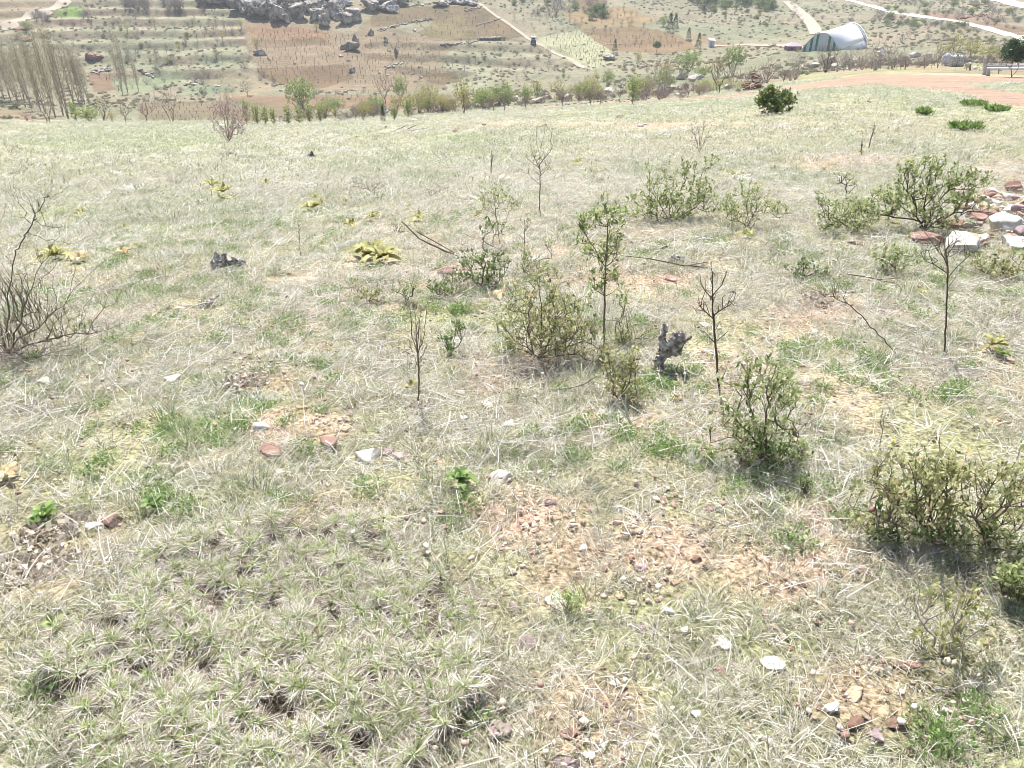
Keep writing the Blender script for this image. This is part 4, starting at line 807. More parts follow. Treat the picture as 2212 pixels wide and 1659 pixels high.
def deadwood():
    z3 = lambda x, y: (1084.3 + x * .2615, 325.4 + y * .2615 + .0)      # second-row crop, top at 1200
    def s3(L): return [(1084.3 + x * .2615, 650.6 + y * .2615, r) for x, y, r in L]
    gnarl('dead_vine_stump', 'grey weathered vine stump with a forked hollow head, right of the leafy shrubs', 'stump', (1426, 801), [
        s3([(1300, 570, 12), (1290, 500, 11), (1320, 440, 12), (1370, 400, 13), (1400, 350, 13)]),
        s3([(1340, 420, 9), (1330, 370, 8), (1310, 320, 7), (1330, 270, 6), (1345, 210, 5), (1335, 190, 2)]),
        s3([(1310, 300, 4), (1350, 250, 4), (1370, 205, 2)]),
        s3([(1390, 400, 12), (1440, 350, 11), (1480, 290, 9), (1500, 260, 4)]), s3([(1400, 380, 9), (1460, 370, 8), (1510, 330, 5), (1570, 290, 2)]),
        s3([(1370, 350, 8), (1420, 310, 8), (1450, 270, 6), (1490, 250, 3)]), s3([(1440, 420, 8), (1470, 380, 8), (1490, 340, 6)]), s3([(1320, 400, 8), (1360, 360, 8), (1400, 330, 8)]),
        s3([(1430, 440, 5), (1465, 410, 6), (1480, 370, 4)])], seed=4, rough=.3)
    def s2a(L): return [(x * .2615, 271.1 + y * .2615, r) for x, y, r in L]
    gnarl('dead_vine_stump', 'black and grey twisted vine stump lying in the left meadow', 'stump', (483, 582), [
        s2a([(1780, 1190, 7), (1775, 1140, 7), (1800, 1090, 6), (1785, 1045, 3)]), s2a([(1800, 1150, 7), (1840, 1110, 7), (1860, 1070, 5)]), s2a([(1760, 1170, 5), (1765, 1120, 5), (1790, 1080, 4)]),
        s2a([(1800, 1160, 8), (1870, 1140, 7), (1930, 1150, 8), (1990, 1145, 7), (2030, 1130, 3)]), s2a([(1920, 1110, 5), (1960, 1130, 6), (1995, 1160, 5)]), s2a([(1830, 1190, 5), (1850, 1150, 5), (1880, 1110, 3)])], seed=5, rough=.35)
    gnarl('dead_vine_stump', 'small dark stub far up the meadow', 'stump', (672, 341), [[(664, 341, 3.5), (672, 337, 4), (681, 341, 3)], [(672, 340, 4), (673, 333, 3), (675, 328, 2)]], 'bark_dark', 6)
    gnarl('dead_vine_stump', 'tiny dark stub beside a small mullein', 'stump', (601, 401), [[(594, 401, 2.5), (601, 396, 3), (608, 401, 2.5)]], 'bark_dark', 7)
    gnarl('dead_vine_stump', 'grey ringed stub on the fallen branches behind the tall sapling', 'stump', (1465, 565), [[(1445, 565, 5), (1460, 557, 7), (1480, 560, 6)]], seed=8)
    gnarl('dead_vine_stump', 'small black stub in the middle right meadow', 'stump', (1434, 541), [[(1425, 543, 2.5), (1434, 536, 3), (1441, 531, 2)]], 'bark_dark', 9)
    gnarl('rotten_log', 'rotten split log in the left meadow', 'log', (425, 664), [[(372, 672, 2), (400, 674, 4), (428, 664, 5), (452, 652, 4), (474, 637, 2)], [(410, 668, 3), (436, 662, 4), (462, 650, 2)]], seed=10, rough=.3)
    St = [('bleached forked stick lying below the dead stump', (1365, 920), [[(1326, 872, 1.6), (1352, 893, 2), (1365, 920, 3.2), (1378, 955, 3.6), (1390, 992, 3.2)], [(1352, 852, 1.5), (1351, 880, 2.2), (1358, 900, 2.4)], [(1360, 912, 2), (1395, 896, 1.4), (1412, 893, .8)]], 'whitewood'),
          ('long pale stick on the ground in the right foreground', (1620, 1140), [[(1468, 1098, 1.2), (1520, 1118, 1.6), (1590, 1142, 2), (1640, 1149, 3.2), (1750, 1146, 2.2)]], 'whitewood'),
          ('fallen bleached branch with twigs below the lower shrub', (1540, 1012), [[(1460, 1018, 1.5), (1500, 1010, 3), (1550, 1000, 3), (1590, 996, 2)], [(1500, 1010, 2), (1470, 1030, 1.5), (1440, 1024, .8)], [(1530, 1003, 2.4), (1536, 1030, 1.6)], [(1555, 1000, 2), (1580, 1030, 1.4)], [(1570, 1035, 2.2), (1625, 1082, 1.6)]], 'whitewood'),
          ('fallen grey branch in the grass behind the budding sapling', (1560, 580), [[(1340, 552, .9), (1400, 558, 1.2), (1470, 572, 1.8), (1560, 582, 2), (1650, 596, 1.2)], [(1480, 574, 1.4), (1530, 566, 1)], [(1560, 582, 1.4), (1610, 575, .9)], [(1600, 588, 1.4), (1650, 585, .8)], [(1590, 590, 1.4), (1630, 606, .8)]], 'bark'),
          ('fallen twiggy branch below the rock pile', (1940, 612), [[(1830, 592, .9), (1880, 600, 1.4), (1960, 618, 1.8), (2030, 625, 1.2)], [(1900, 604, 1.2), (1945, 600, .8)], [(1950, 616, 1.2), (1990, 632, .8)]], 'bark'),
          ('bare branch lying over the left shrub, cut end to the left', (960, 560), [[(868, 478, 1), (905, 515, 1.4), (960, 542, 1.8), (1010, 560, 1.6), (1060, 566, 1)], [(900, 500, 1), (950, 528, 1.2), (985, 548, 1)]], 'bark'),
          ('grey cut branch crossing the lower right shrub', (1620, 850), [[(1532, 884, 1.2), (1571, 862, 2), (1610, 845, 3), (1650, 829, 3)]], 'whitewood'),
          ('dead brush lying on the far meadow strip', (885, 283), [[(812, 290, .8), (870, 284, 1.2), (925, 277, .8)], [(850, 284, 1), (875, 272, .7)], [(870, 283, 1), (900, 270, .7)], [(880, 283, 1), (915, 286, .7)]], 'bark'),
          ('thin stick lying below the right-hand leafy shrub', (1300, 850), [[(1185, 843, .9), (1225, 840, 1.3), (1262, 830, 1.2), (1290, 812, .8)]], 'bark'),
          ('white curled root at the right foreground edge', (2170, 1190), [[(2160, 1140, 1.6), (2148, 1152, 1.8), (2155, 1175, 1.6), (2170, 1192, 1.2)]], 'whitewood'),
          ('bleached dead roots in the bottom right corner', (2180, 1600), [[(2080, 1545, 1.6), (2130, 1560, 2.4), (2180, 1600, 3), (2230, 1630, 3)], [(2120, 1548, 1.4), (2140, 1580, 2), (2150, 1612, 1.2)], [(2160, 1560, 1.6), (2180, 1590, 2), (2212, 1580, 1.4)]], 'whitewood'),
          ('small gnarled root in the grass below the lower right shrub', (1610, 970), [[(1600, 972, 3), (1612, 962, 4), (1625, 972, 3)]], 'deadwood'),
          ('bowed dry stalk rising from the spiny cushions', (920, 1560), [[(928, 1560, 1.2), (924, 1500, 1.4), (906, 1445, 1.4), (884, 1400, 1)]], 'whitewood')]
    for i, (lb, b, pl, mt) in enumerate(St): gnarl('dead_branch' if 'stick' not in lb else 'stick', lb, 'branch' if 'stick' not in lb else 'stick', b, pl, mt, 20 + i, 'sticks and dead branches', rough=.12, sides=6, dyr=.2)

# ------------------------------------------------------------------ shrubs and saplings of the foreground
def plants():
    S = shrub
    S('leafy_sapling', 'tallest leafy sapling with one straight trunk, right of centre', 'sapling', (1304, 752), [[(1305, 700), (1306, 640), (1308, 576), (1313, 490), (1312, 430), (1312, 417)], [(1308, 576, 0), (1290, 548), (1268, 512), (1255, 490), (1252, 468)], [(1308, 560, 0), (1322, 545), (1333, 520)], [(1313, 490, 0), (1295, 487), (1278, 484)], [(1306, 690, 0), (1335, 694), (1358, 704)]],
      [(1310, 455, 34, 34, 46), (1320, 470, 46, 16, 16), (1256, 492, 14, 34, 22), (1272, 535, 16, 22, 12), (1325, 525, 22, 34, 34), (1300, 560, 20, 40, 20), (1285, 610, 24, 26, 24), (1325, 600, 18, 34, 14), (1345, 640, 22, 40, 12)], sj=.0025, seed=11, rmin=.0013, rmax=.020, nleaf=8, L=.026, wd=.010, step=.04)
    S('leafy_shrub', 'broad olive-leaved thorny shrub in the centre', 'shrub', (1160, 778), [[(1168, 740), (1170, 700), (1166, 640), (1160, 590), (1158, 560)], [(1150, 755), (1140, 710), (1150, 660), (1146, 640)], [(1178, 755), (1200, 700), (1215, 660), (1222, 630)], [(1150, 760), (1110, 735), (1085, 700)], [(1180, 760), (1230, 735), (1262, 700), (1290, 690)], [(1165, 770), (1200, 768), (1240, 765)]],
      [(1165, 590, 46, 30, 40), (1120, 640, 50, 34, 60), (1200, 640, 60, 44, 80), (1150, 700, 80, 44, 170), (1230, 710, 70, 44, 150), (1110, 750, 46, 24, 50), (1200, 765, 70, 20, 60), (1270, 745, 50, 34, 70)], leafm='leaf_olive', seed=12, rmin=.0013, rmax=.014, nleaf=6, L=.021, wd=.009, spurs=220)
    S('leafy_shrub', 'small green half of the centre shrub mingled with the olive one', 'shrub', (1215, 755), [[(1215, 720), (1222, 680)], [(1225, 730), (1260, 700)]], [(1190, 680, 60, 50, 60), (1240, 660, 50, 36, 50), (1240, 730, 60, 30, 50), (1130, 690, 50, 40, 40)], leafm='leaf', seed=13, nleaf=5, L=.022, wd=.009)
    S('leafy_shrub', 'dark green shrub with an old forked trunk, left of the centre shrub', 'shrub', (1042, 620), [[(1044, 590), (1044, 560), (1044, 515), (1060, 500), (1072, 478)], [(1044, 515, 0), (1020, 512), (990, 505)], [(1044, 520, 0), (1080, 540), (1108, 548)], [(1072, 478, 0), (1060, 440), (1052, 410)]],
      [(1030, 570, 50, 36, 110), (1000, 600, 46, 26, 60), (1060, 600, 50, 24, 60), (1075, 560, 30, 24, 30), (1062, 485, 30, 26, 22)], leafm='leaf_dark', seed=14, nleaf=4, L=.03, wd=.012, rmax=.016, spurs=100)
    S('leafy_shrub', 'light green leafy tuft high on thin stems behind the forked shrub', 'shrub', (1078, 530), [[(1076, 500), (1070, 450), (1066, 420)], [(1088, 490), (1100, 455)]], [(1065, 420, 36, 20, 50), (1100, 440, 18, 24, 16), (1045, 440, 16, 20, 14)], seed=15, nleaf=3, L=.03, wd=.012, rmin=.0012, rmax=.007)
    S('leafy_sapling', 'thin leafy sapling between the forked shrub and the tall one', 'sapling', (1131, 590), [[(1132, 560), (1133, 500), (1134, 458)], [(1133, 500, 0), (1150, 480)], [(1133, 520, 0), (1112, 500)]], [(1134, 475, 14, 16, 10), (1135, 560, 24, 34, 34), (1160, 560, 34, 26, 36), (1185, 520, 12, 40, 16)], leafm='leaf', sj=.0025, seed=16, nleaf=5, L=.021, wd=.009, rmax=.010)
    S('leafy_shrub', 'green clump of several crooked stems in the upper right meadow', 'shrub', (1445, 478), [[(1453, 441), (1456, 410), (1459, 386), (1440, 378), (1422, 360)], [(1500, 450), (1506, 440), (1512, 405), (1521, 363), (1545, 352)], [(1475, 440), (1474, 400), (1480, 370), (1492, 340)], [(1405, 460), (1404, 400), (1400, 340)], [(1420, 430), (1392, 400), (1372, 365)]],
      [(1400, 440, 54, 32, 130), (1450, 440, 60, 32, 150), (1525, 435, 54, 32, 120), (1440, 390, 50, 24, 40), (1485, 360, 20, 24, 26), (1510, 400, 40, 26, 40), (1525, 350, 30, 14, 14), (1400, 390, 30, 34, 26), (1440, 465, 70, 14, 60)], leafm='leaf', seed=17, nleaf=8, L=.031, wd=.013, rmin=.0018, rmax=.017, step=.05, jit=.012, spurs=80)
    S('leafy_shrub', 'lower leafy shrub right beside the crooked-stemmed clump', 'shrub', (1612, 492), [[(1612, 450), (1620, 400)], [(1625, 470), (1640, 430)], [(1590, 470), (1575, 430)]], [(1600, 450, 44, 34, 90), (1640, 440, 34, 34, 50), (1610, 410, 30, 20, 20), (1670, 450, 36, 20, 26)], leafm='leaf', seed=18, nleaf=9, L=.031, wd=.012, rmin=.0017, rmax=.012, step=.05, spurs=60)
    S('thorn_shrub', 'largest thorny shrub with tangled dark branches beside the rock pile', 'shrub', (1995, 500), [[(1992, 470), (1970, 425), (1950, 400)], [(2000, 460), (2006, 400), (2010, 350), (2020, 325)], [(2010, 470), (2040, 420), (2060, 390), (2095, 380)], [(1990, 480), (1940, 440), (1900, 430), (1880, 415)], [(2020, 480), (2060, 460), (2110, 440)], [(1980, 450), (1960, 400), (1955, 350)], [(2030, 440), (2050, 385), (2075, 345)], [(1990, 480), (1930, 470), (1880, 460)]],
      [(2000, 400, 60, 44, 130), (1930, 430, 60, 34, 110), (2060, 400, 60, 44, 120), (1890, 450, 50, 26, 80), (2000, 460, 80, 30, 130), (2090, 430, 40, 34, 60), (1840, 450, 44, 20, 40), (2010, 350, 40, 20, 30), (1960, 370, 34, 26, 30), (2110, 385, 30, 22, 30)], leafm='leaf', bark='bark_dark', seed=19, nleaf=9, L=.034, wd=.015, rmin=.0018, rmax=.018, step=.05, jit=.018, spurs=500)
    S('leafy_shrub', 'low leafy shrub spreading left of the largest thorny shrub', 'shrub', (1850, 505), [[(1850, 480), (1830, 450)], [(1870, 480), (1880, 450)], [(1830, 490), (1790, 460), (1766, 425)]], [(1800, 460, 44, 24, 60), (1850, 470, 60, 26, 90), (1830, 490, 60, 16, 60), (1775, 430, 16, 18, 14)], leafm='leaf', bark='bark_dark', seed=20, nleaf=9, L=.031, wd=.012, rmin=.002, rmax=.012, step=.05, spurs=80)
    S('leafy_sapling', 'little tree-like sapling standing above the low shrub, upper right', 'sapling', (1829, 427), [[(1828, 412), (1828, 392), (1828, 376)], [(1828, 400, 0), (1812, 390)], [(1828, 403, 0), (1846, 398)]], [(1828, 378, 22, 9, 16), (1812, 392, 10, 6, 6), (1845, 397, 10, 8, 6)], leafm='leaf', bark='bark_dark', seed=21, nleaf=5, L=.028, wd=.012, rmin=.003, rmax=.016)
    S('leafy_shrub', 'low yellow-green shrub in front of the long reddish boulder', 'shrub', (1935, 582), [[(1935, 560)], [(1910, 560)], [(1960, 560)]], [(1935, 555, 54, 24, 120), (1910, 570, 30, 14, 30)], leafm='leaf', seed=22, nleaf=4, L=.03, wd=.013, rmax=.006)
    S('leafy_shrub', 'small cone-shaped shrub in the right meadow', 'shrub', (1733, 605), [[(1733, 560), (1735, 535)], [(1720, 580)], [(1755, 585)]], [(1735, 560, 20, 26, 36), (1730, 590, 40, 16, 60), (1775, 590, 26, 14, 24)], leafm='leaf_dark', seed=23, nleaf=5, L=.023, wd=.009, rmax=.008)
    S('leafy_shrub', 'low shrub at the right edge below the rock pile', 'shrub', (2150, 600), [[(2150, 570)], [(2110, 580)], [(2190, 575)]], [(2130, 570, 50, 26, 90), (2190, 565, 40, 30, 80), (2160, 590, 60, 14, 40)], leafm='leaf_olive', seed=24, nleaf=4, L=.03, wd=.013, rmax=.006)
    S('leafy_shrub', 'dense green shrub with a broken grey side branch, lower right', 'shrub', (1655, 1002), [[(1655, 950), (1655, 905), (1658, 860), (1660, 830), (1664, 800)], [(1655, 905, 0), (1690, 925), (1716, 940), (1722, 945)], [(1716, 940, 0), (1740, 915), (1775, 898)], [(1716, 940, 0), (1712, 915), (1700, 905)], [(1716, 940, 0), (1726, 960)], [(1740, 915, 0), (1720, 912)], [(1640, 960), (1600, 920), (1580, 880)], [(1640, 940), (1620, 880), (1615, 830)], [(1655, 860, 0), (1680, 840), (1700, 822)]],
      [(1650, 800, 40, 36, 26), (1595, 840, 52, 48, 60), (1680, 860, 44, 50, 50), (1580, 905, 60, 46, 70), (1650, 930, 66, 48, 100), (1650, 978, 80, 28, 110), (1715, 970, 44, 22, 28), (1690, 830, 26, 30, 12), (1565, 970, 54, 26, 60), (1610, 780, 24, 26, 8)], leafm='leaf', seed=25, rmin=.0013, rmax=.012, nleaf=6, L=.022, wd=.009, spurs=120)
    S('leafy_shrub', 'underside of the lower right shrub, its shade put into darker leaves', 'shrub', (1640, 1000), [[(1640, 970)], [(1670, 975)], [(1610, 975)]], [(1640, 965, 60, 26, 50), (1680, 985, 34, 14, 16)], leafm='leaf_dark', seed=26, nleaf=6, L=.021, wd=.009, rmax=.006)  # darker leaf colour stands in for the shade low in the shrub
    S('leafy_shrub', 'wide olive shrub at the right edge of the foreground', 'shrub', (2010, 1165), [[(2005, 1120), (2010, 1070), (2000, 1020), (1990, 990)], [(2010, 1110), (2040, 1060), (2055, 1010)], [(1990, 1130), (1940, 1090), (1915, 1050)], [(2010, 1140), (1980, 1100), (1960, 1060)]],
      [(1960, 1020, 80, 60, 100), (2035, 1030, 70, 64, 90), (1910, 1080, 74, 54, 90), (1990, 1110, 84, 50, 100), (1885, 1140, 56, 28, 44)], leafm='leaf_olive', seed=27, rmin=.0013, rmax=.011, nleaf=6, L=.021, wd=.010, spurs=120)
    S('leafy_shrub', 'bushy shrub cut off by the right edge, foreground', 'shrub', (2130, 1180), [[(2130, 1120), (2120, 1050)], [(2150, 1120), (2190, 1060)], [(2120, 1140), (2080, 1080)]],
      [(2100, 1050, 84, 70, 100), (2185, 1040, 74, 76, 110), (2100, 1140, 80, 36, 56), (2190, 1130, 66, 46, 56)], leafm='leaf_olive', seed=28, rmin=.0013, rmax=.011, nleaf=6, L=.021, wd=.010, spurs=100)
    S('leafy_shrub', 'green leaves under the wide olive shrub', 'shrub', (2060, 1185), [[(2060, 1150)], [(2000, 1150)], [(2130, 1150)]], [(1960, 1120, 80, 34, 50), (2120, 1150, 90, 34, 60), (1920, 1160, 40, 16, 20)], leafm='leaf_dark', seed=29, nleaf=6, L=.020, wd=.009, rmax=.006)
    S('leafy_shrub', 'sparse shrub with two grey crooked stems, lower right', 'shrub', (2030, 1420), [[(2018, 1395), (1995, 1350), (1965, 1315), (1935, 1308), (1915, 1310)], [(2045, 1390), (2062, 1350), (2090, 1315), (2110, 1290)], [(1965, 1315, 0), (1960, 1290)], [(2062, 1350, 0), (2060, 1310)], [(1995, 1350, 0), (2000, 1320)]],
      [(2080, 1300, 44, 34, 36), (2020, 1280, 34, 24, 18), (2060, 1400, 60, 34, 60), (2120, 1360, 44, 34, 36), (1990, 1400, 34, 20, 20)], leafm='leaf_olive', bark='bark_pale', seed=30, rmin=.0012, rmax=.0075, nleaf=5, L=.018, wd=.008, spurs=50)
    S('leafy_shrub', 'leafy shrub in the lower right corner cut by the edge', 'shrub', (2215, 1310), [[(2212, 1270)], [(2190, 1260)]], [(2200, 1260, 40, 44, 120), (2225, 1300, 30, 30, 50), (2185, 1240, 30, 24, 40)], leafm='leaf', seed=31, nleaf=5, L=.020, wd=.009, rmax=.006)
    S('leafy_shrub', 'rusty olive shrublet in front of the centre shrub', 'shrub', (1340, 868), [[(1350, 830), (1352, 790)], [(1325, 840), (1310, 800)], [(1345, 850), (1372, 820)]], [(1330, 800, 46, 34, 90), (1350, 840, 44, 26, 70), (1370, 780, 26, 30, 30), (1320, 765, 30, 20, 24)], leafm='leaf_olive', seed=32, nleaf=6, L=.021, wd=.009, rmin=.0012, rmax=.007, spurs=30)
    S('leafy_shrub', 'small dark green sprig at the left foot of the centre shrub', 'shrub', (972, 768), [[(978, 740), (990, 700)], [(965, 745)]], [(978, 745, 26, 22, 50), (992, 712, 16, 20, 20)], leafm='leaf_dark', seed=33, nleaf=6, L=.021, wd=.009, rmax=.005)
    S('leafy_shrub', 'low two-branched sprig left of the centre shrubs', 'shrub', (795, 650), [[(780, 630), (758, 620), (742, 622)], [(775, 625), (768, 600)], [(810, 635), (830, 620)]], [(790, 630, 34, 14, 26), (820, 640, 26, 12, 20), (765, 615, 16, 12, 8)], leafm='leaf_olive', bark='bark_dark', seed=34, nleaf=5, L=.021, wd=.009, rmax=.006)
    S('leafy_shrub', 'upright sprig beside the two-branched one', 'shrub', (878, 650), [[(892, 630), (894, 600)], [(870, 620), (860, 600)]], [(870, 625, 26, 20, 40), (892, 610, 12, 16, 10)], leafm='leaf', bark='bark_dark', seed=35, nleaf=5, L=.021, wd=.009, rmax=.006)
    S('leafy_shrub', 'green shrublet left of the old forked trunk, near the reddish slab', 'shrub', (950, 645), [[(950, 620)], [(935, 610)]], [(950, 622, 34, 20, 60), (985, 640, 30, 14, 40)], leafm='leaf_dark', seed=36, nleaf=6, L=.021, wd=.009, rmax=.005)
    S('leafy_shrub', 'faint green leaves right of the tall sapling', 'shrub', (1345, 745), [[(1345, 715), (1340, 690), (1355, 650), (1350, 640)], [(1355, 700), (1365, 665)], [(1368, 740), (1362, 700), (1361, 660)]], [(1350, 700, 30, 40, 26), (1340, 740, 30, 20, 26), (1395, 735, 26, 20, 20)], leafm='leaf_olive', bark='bark', seed=37, nleaf=5, L=.020, wd=.009, rmin=.0016, rmax=.010, spurs=50)
    # bare saplings
    S('bare_sapling', 'tall thin bare sapling with fine spreading twigs, upper centre', 'sapling', (1167, 468), [[(1166, 440), (1167, 400), (1166, 360), (1167, 320), (1175, 290), (1178, 262)], [(1166, 365, 0), (1150, 330), (1143, 300)], [(1166, 355, 0), (1190, 325), (1200, 295)], [(1167, 340, 0), (1158, 300), (1160, 270)], [(1167, 380, 0), (1188, 360)]],
      [(1170, 320, 36, 44, 60), (1175, 350, 34, 24, 26), (1145, 370, 20, 20, 8)], leafm='leaf_grey', bark='bark_dark', sj=.0025, seed=41, rmin=.0015, rmax=.017, nleaf=1, L=.014, wd=.008, leaf_frac=.4, step=.06, jit=.01, spurs=60)
    S('bare_sapling', 'bare sapling with a narrow fan of twigs, left of centre', 'sapling', (905, 884), [[(905, 850), (904, 810), (903, 770), (900, 745)], [(902, 760, 0), (890, 730), (888, 690), (886, 668)], [(902, 760, 0), (896, 720), (898, 680)], [(902, 755, 0), (905, 710), (908, 670)], [(903, 765, 0), (915, 730), (920, 690), (921, 670)], [(903, 790, 0), (893, 770), (884, 735)], [(903, 785, 0), (915, 765), (922, 740)]],
      [(903, 715, 16, 44, 16)], leafm=None, bark='bark', sj=.0025, seed=42, rmin=.0014, rmax=.0085, step=.05, jit=.003, spurs=40)
    S('bare_sapling', 'budding bare sapling with knobbly side branches, right of the stump', 'sapling', (1553, 838), [[(1550, 800), (1546, 750), (1543, 700), (1540, 650), (1538, 600), (1537, 565)], [(1543, 690, 0), (1520, 670), (1505, 650)], [(1543, 680, 0), (1570, 662), (1585, 650)], [(1541, 650, 0), (1518, 620), (1512, 590)], [(1540, 640, 0), (1560, 615), (1570, 585)], [(1546, 740, 0), (1530, 725), (1518, 715)]],
      [(1530, 655, 36, 28, 9), (1562, 645, 38, 26, 9), (1540, 600, 26, 26, 6), (1545, 715, 30, 20, 5)], leafm='leaf_grey', bark='bark_dark', sj=.0025, seed=43, rmin=.0013, rmax=.010, nleaf=2, L=.011, wd=.009, leaf_frac=.8, step=.035, spurs=160)
    S('bare_sapling', 'straight dark bare sapling near the right edge', 'sapling', (2040, 762), [[(2042, 730), (2044, 690), (2046, 640), (2048, 590), (2044, 550), (2038, 520)], [(2045, 570, 0), (2020, 530), (2000, 505), (1985, 490)], [(2045, 560, 0), (2065, 520), (2090, 490)], [(2044, 560, 0), (2048, 510), (2045, 480)], [(2047, 600, 0), (2085, 560), (2130, 525)], [(2046, 590, 0), (2015, 570)]],
      [(2030, 520, 50, 36, 50), (2075, 520, 40, 34, 26), (2000, 545, 34, 26, 20), (2050, 580, 34, 20, 10)], leafm='leaf_grey', bark='bark_dark', sj=.0025, seed=44, rmin=.0012, rmax=.0125, nleaf=1, L=.012, wd=.008, leaf_frac=.35, step=.05, spurs=60)
    S('bare_sapling', 'leaning bare stem arching left in the right meadow', 'sapling', (1938, 767), [[(1915, 742), (1890, 712), (1860, 680), (1830, 655), (1800, 640), (1760, 628), (1735, 624)], [(1830, 655, 0), (1818, 625), (1800, 600), (1780, 585)], [(1800, 640, 0), (1810, 615)]], [(1815, 610, 24, 24, 14), (1780, 630, 40, 12, 10)], leafm=None, bark='bark', seed=45, rmin=.0014, rmax=.008, step=.05, depth=.3)
    S('bare_sapling', 'thin lone bare stem in the left centre meadow', 'sapling', (649, 557), [[(648, 530), (646, 495), (644, 470)]], [(646, 485, 7, 20, 6)], leafm=None, bark='bark', sj=.0025, seed=46, rmin=.0018, rmax=.006)
    S('dry_stalk', 'single brown dry mullein stalk in the upper centre meadow', 'stalk', (1061, 377), [[(1061, 360), (1062, 340), (1062, 324)]], [(1062, 350, 3, 24, 16)], leafm='deadleaf', bark='bark', sj=.0025, seed=47, rmin=.006, rmax=.02, nleaf=3, L=.03, wd=.018)
    S('dry_stalk', 'shorter of the two brown mullein stalks, upper right', 'stalk', (1861, 335), [[(1861, 320), (1862, 300)]], [(1861, 312, 3, 14, 8)], leafm='deadleaf', bark='bark', sj=.0025, seed=48, rmin=.006, rmax=.02, nleaf=2, L=.03, wd=.018)
    S('dry_stalk', 'taller leaning mullein stalk, upper right', 'stalk', (1876, 322), [[(1880, 305), (1886, 285), (1890, 268)]], [(1887, 282, 6, 18, 14)], leafm='deadleaf', bark='bark', sj=.0025, seed=49, rmin=.005, rmax=.018, nleaf=2, L=.03, wd=.018)
    S('bare_bush', 'wispy bare bush in the upper right meadow', 'bush', (1511, 330), [[(1503, 300), (1495, 275), (1492, 258)], [(1515, 300), (1522, 262)], [(1511, 300), (1508, 265)], [(1520, 310), (1536, 275)]], [(1512, 300, 30, 24, 60), (1512, 270, 26, 20, 20)], leafm=None, bark='bark_red', seed=50, rmin=.0035, rmax=.014, step=.08)
    S('bare_bush', 'pinkish bare bush at the far left edge of the meadow', 'bush', (494, 307), [[(486, 270), (476, 235), (470, 215)], [(489, 280), (480, 240)], [(492, 280), (488, 225)], [(497, 280), (504, 228)], [(500, 280), (515, 240)], [(488, 285), (468, 265)], [(502, 285), (524, 262)], [(492, 260), (494, 215)], [(500, 265), (512, 220)], [(505, 280), (530, 245)], [(482, 285), (462, 255)], [(495, 270), (485, 230)]], [(495, 255, 40, 40, 520), (480, 232, 30, 24, 140), (520, 250, 28, 34, 140)], leafm='leaf_pink', bark='bark_red', seed=51, rmin=.0045, rmax=.03, nleaf=2, L=.05, wd=.02, step=.1, jit=.02)
    L_ = [((38, 330), [(12, 12, 14, 30), (30, 318, 24, 12, 40)], 'tiny dead bush at the left edge, upper meadow')]
    S('dead_bush', 'small dead bush at the left edge, upper meadow', 'bush', (20, 333), [[(12, 312), (4, 300)], [(30, 318), (45, 308)]], [(28, 318, 26, 14, 50)], leafm=None, bark='bark_red', seed=52, rmin=.003, rmax=.012, step=.06)
    S('dead_bush', 'dead twiggy shrublet in the upper left meadow', 'bush', (490, 345), [[(500, 328), (510, 318)], [(478, 330)]], [(490, 332, 30, 12, 40), (535, 350, 24, 10, 26)], leafm=None, bark='bark', seed=53, rmin=.003, rmax=.01, step=.06)
    S('dead_bush', 'greyish dead brush heap in the centre meadow', 'bush', (800, 415), [[(790, 395), (760, 375)], [(815, 400), (830, 390)]], [(795, 402, 44, 16, 90), (770, 385, 26, 14, 20)], leafm=None, bark='bark_red', seed=54, rmin=.002, rmax=.008, step=.05)
    S('dead_bush', 'dead brush left of the forked shrub', 'bush', (865, 505), [[(855, 490), (845, 480)], [(880, 490)]], [(865, 492, 32, 14, 90)], leafm='deadleaf', bark='bark_dark', seed=55, rmin=.0018, rmax=.006, step=.04, nleaf=1, L=.014, wd=.01, leaf_frac=.4)
    S('dead_bush', 'flat dead brush right of the mullein row', 'bush', (930, 425), [[(920, 415)], [(945, 412)]], [(930, 415, 40, 12, 70)], leafm=None, bark='bark_red', seed=56, rmin=.002, rmax=.006, step=.05)
    S('dead_bush', 'twiggy brush right of the tall bare sapling', 'bush', (1290, 395), [[(1280, 380)], [(1305, 375)]], [(1290, 382, 34, 14, 50)], leafm=None, bark='bark_pale', seed=57, rmin=.002, rmax=.006, step=.05)
    S('dead_bush', 'pinkish dry brush in the upper left meadow', 'bush', (385, 400), [[(380, 385)]], [(385, 385, 26, 20, 60)], leafm='deadleaf', bark='bark_red', seed=58, rmin=.002, rmax=.006, step=.05, nleaf=1, L=.016, wd=.012, leaf_frac=.5)
    S('dead_bush', 'grey dead brush at the foot of the crooked-stemmed clump', 'bush', (1450, 478), [[(1440, 465)], [(1475, 468)]], [(1450, 466, 36, 12, 70)], leafm=None, bark='bark_pale', seed=59, rmin=.002, rmax=.007, step=.05)
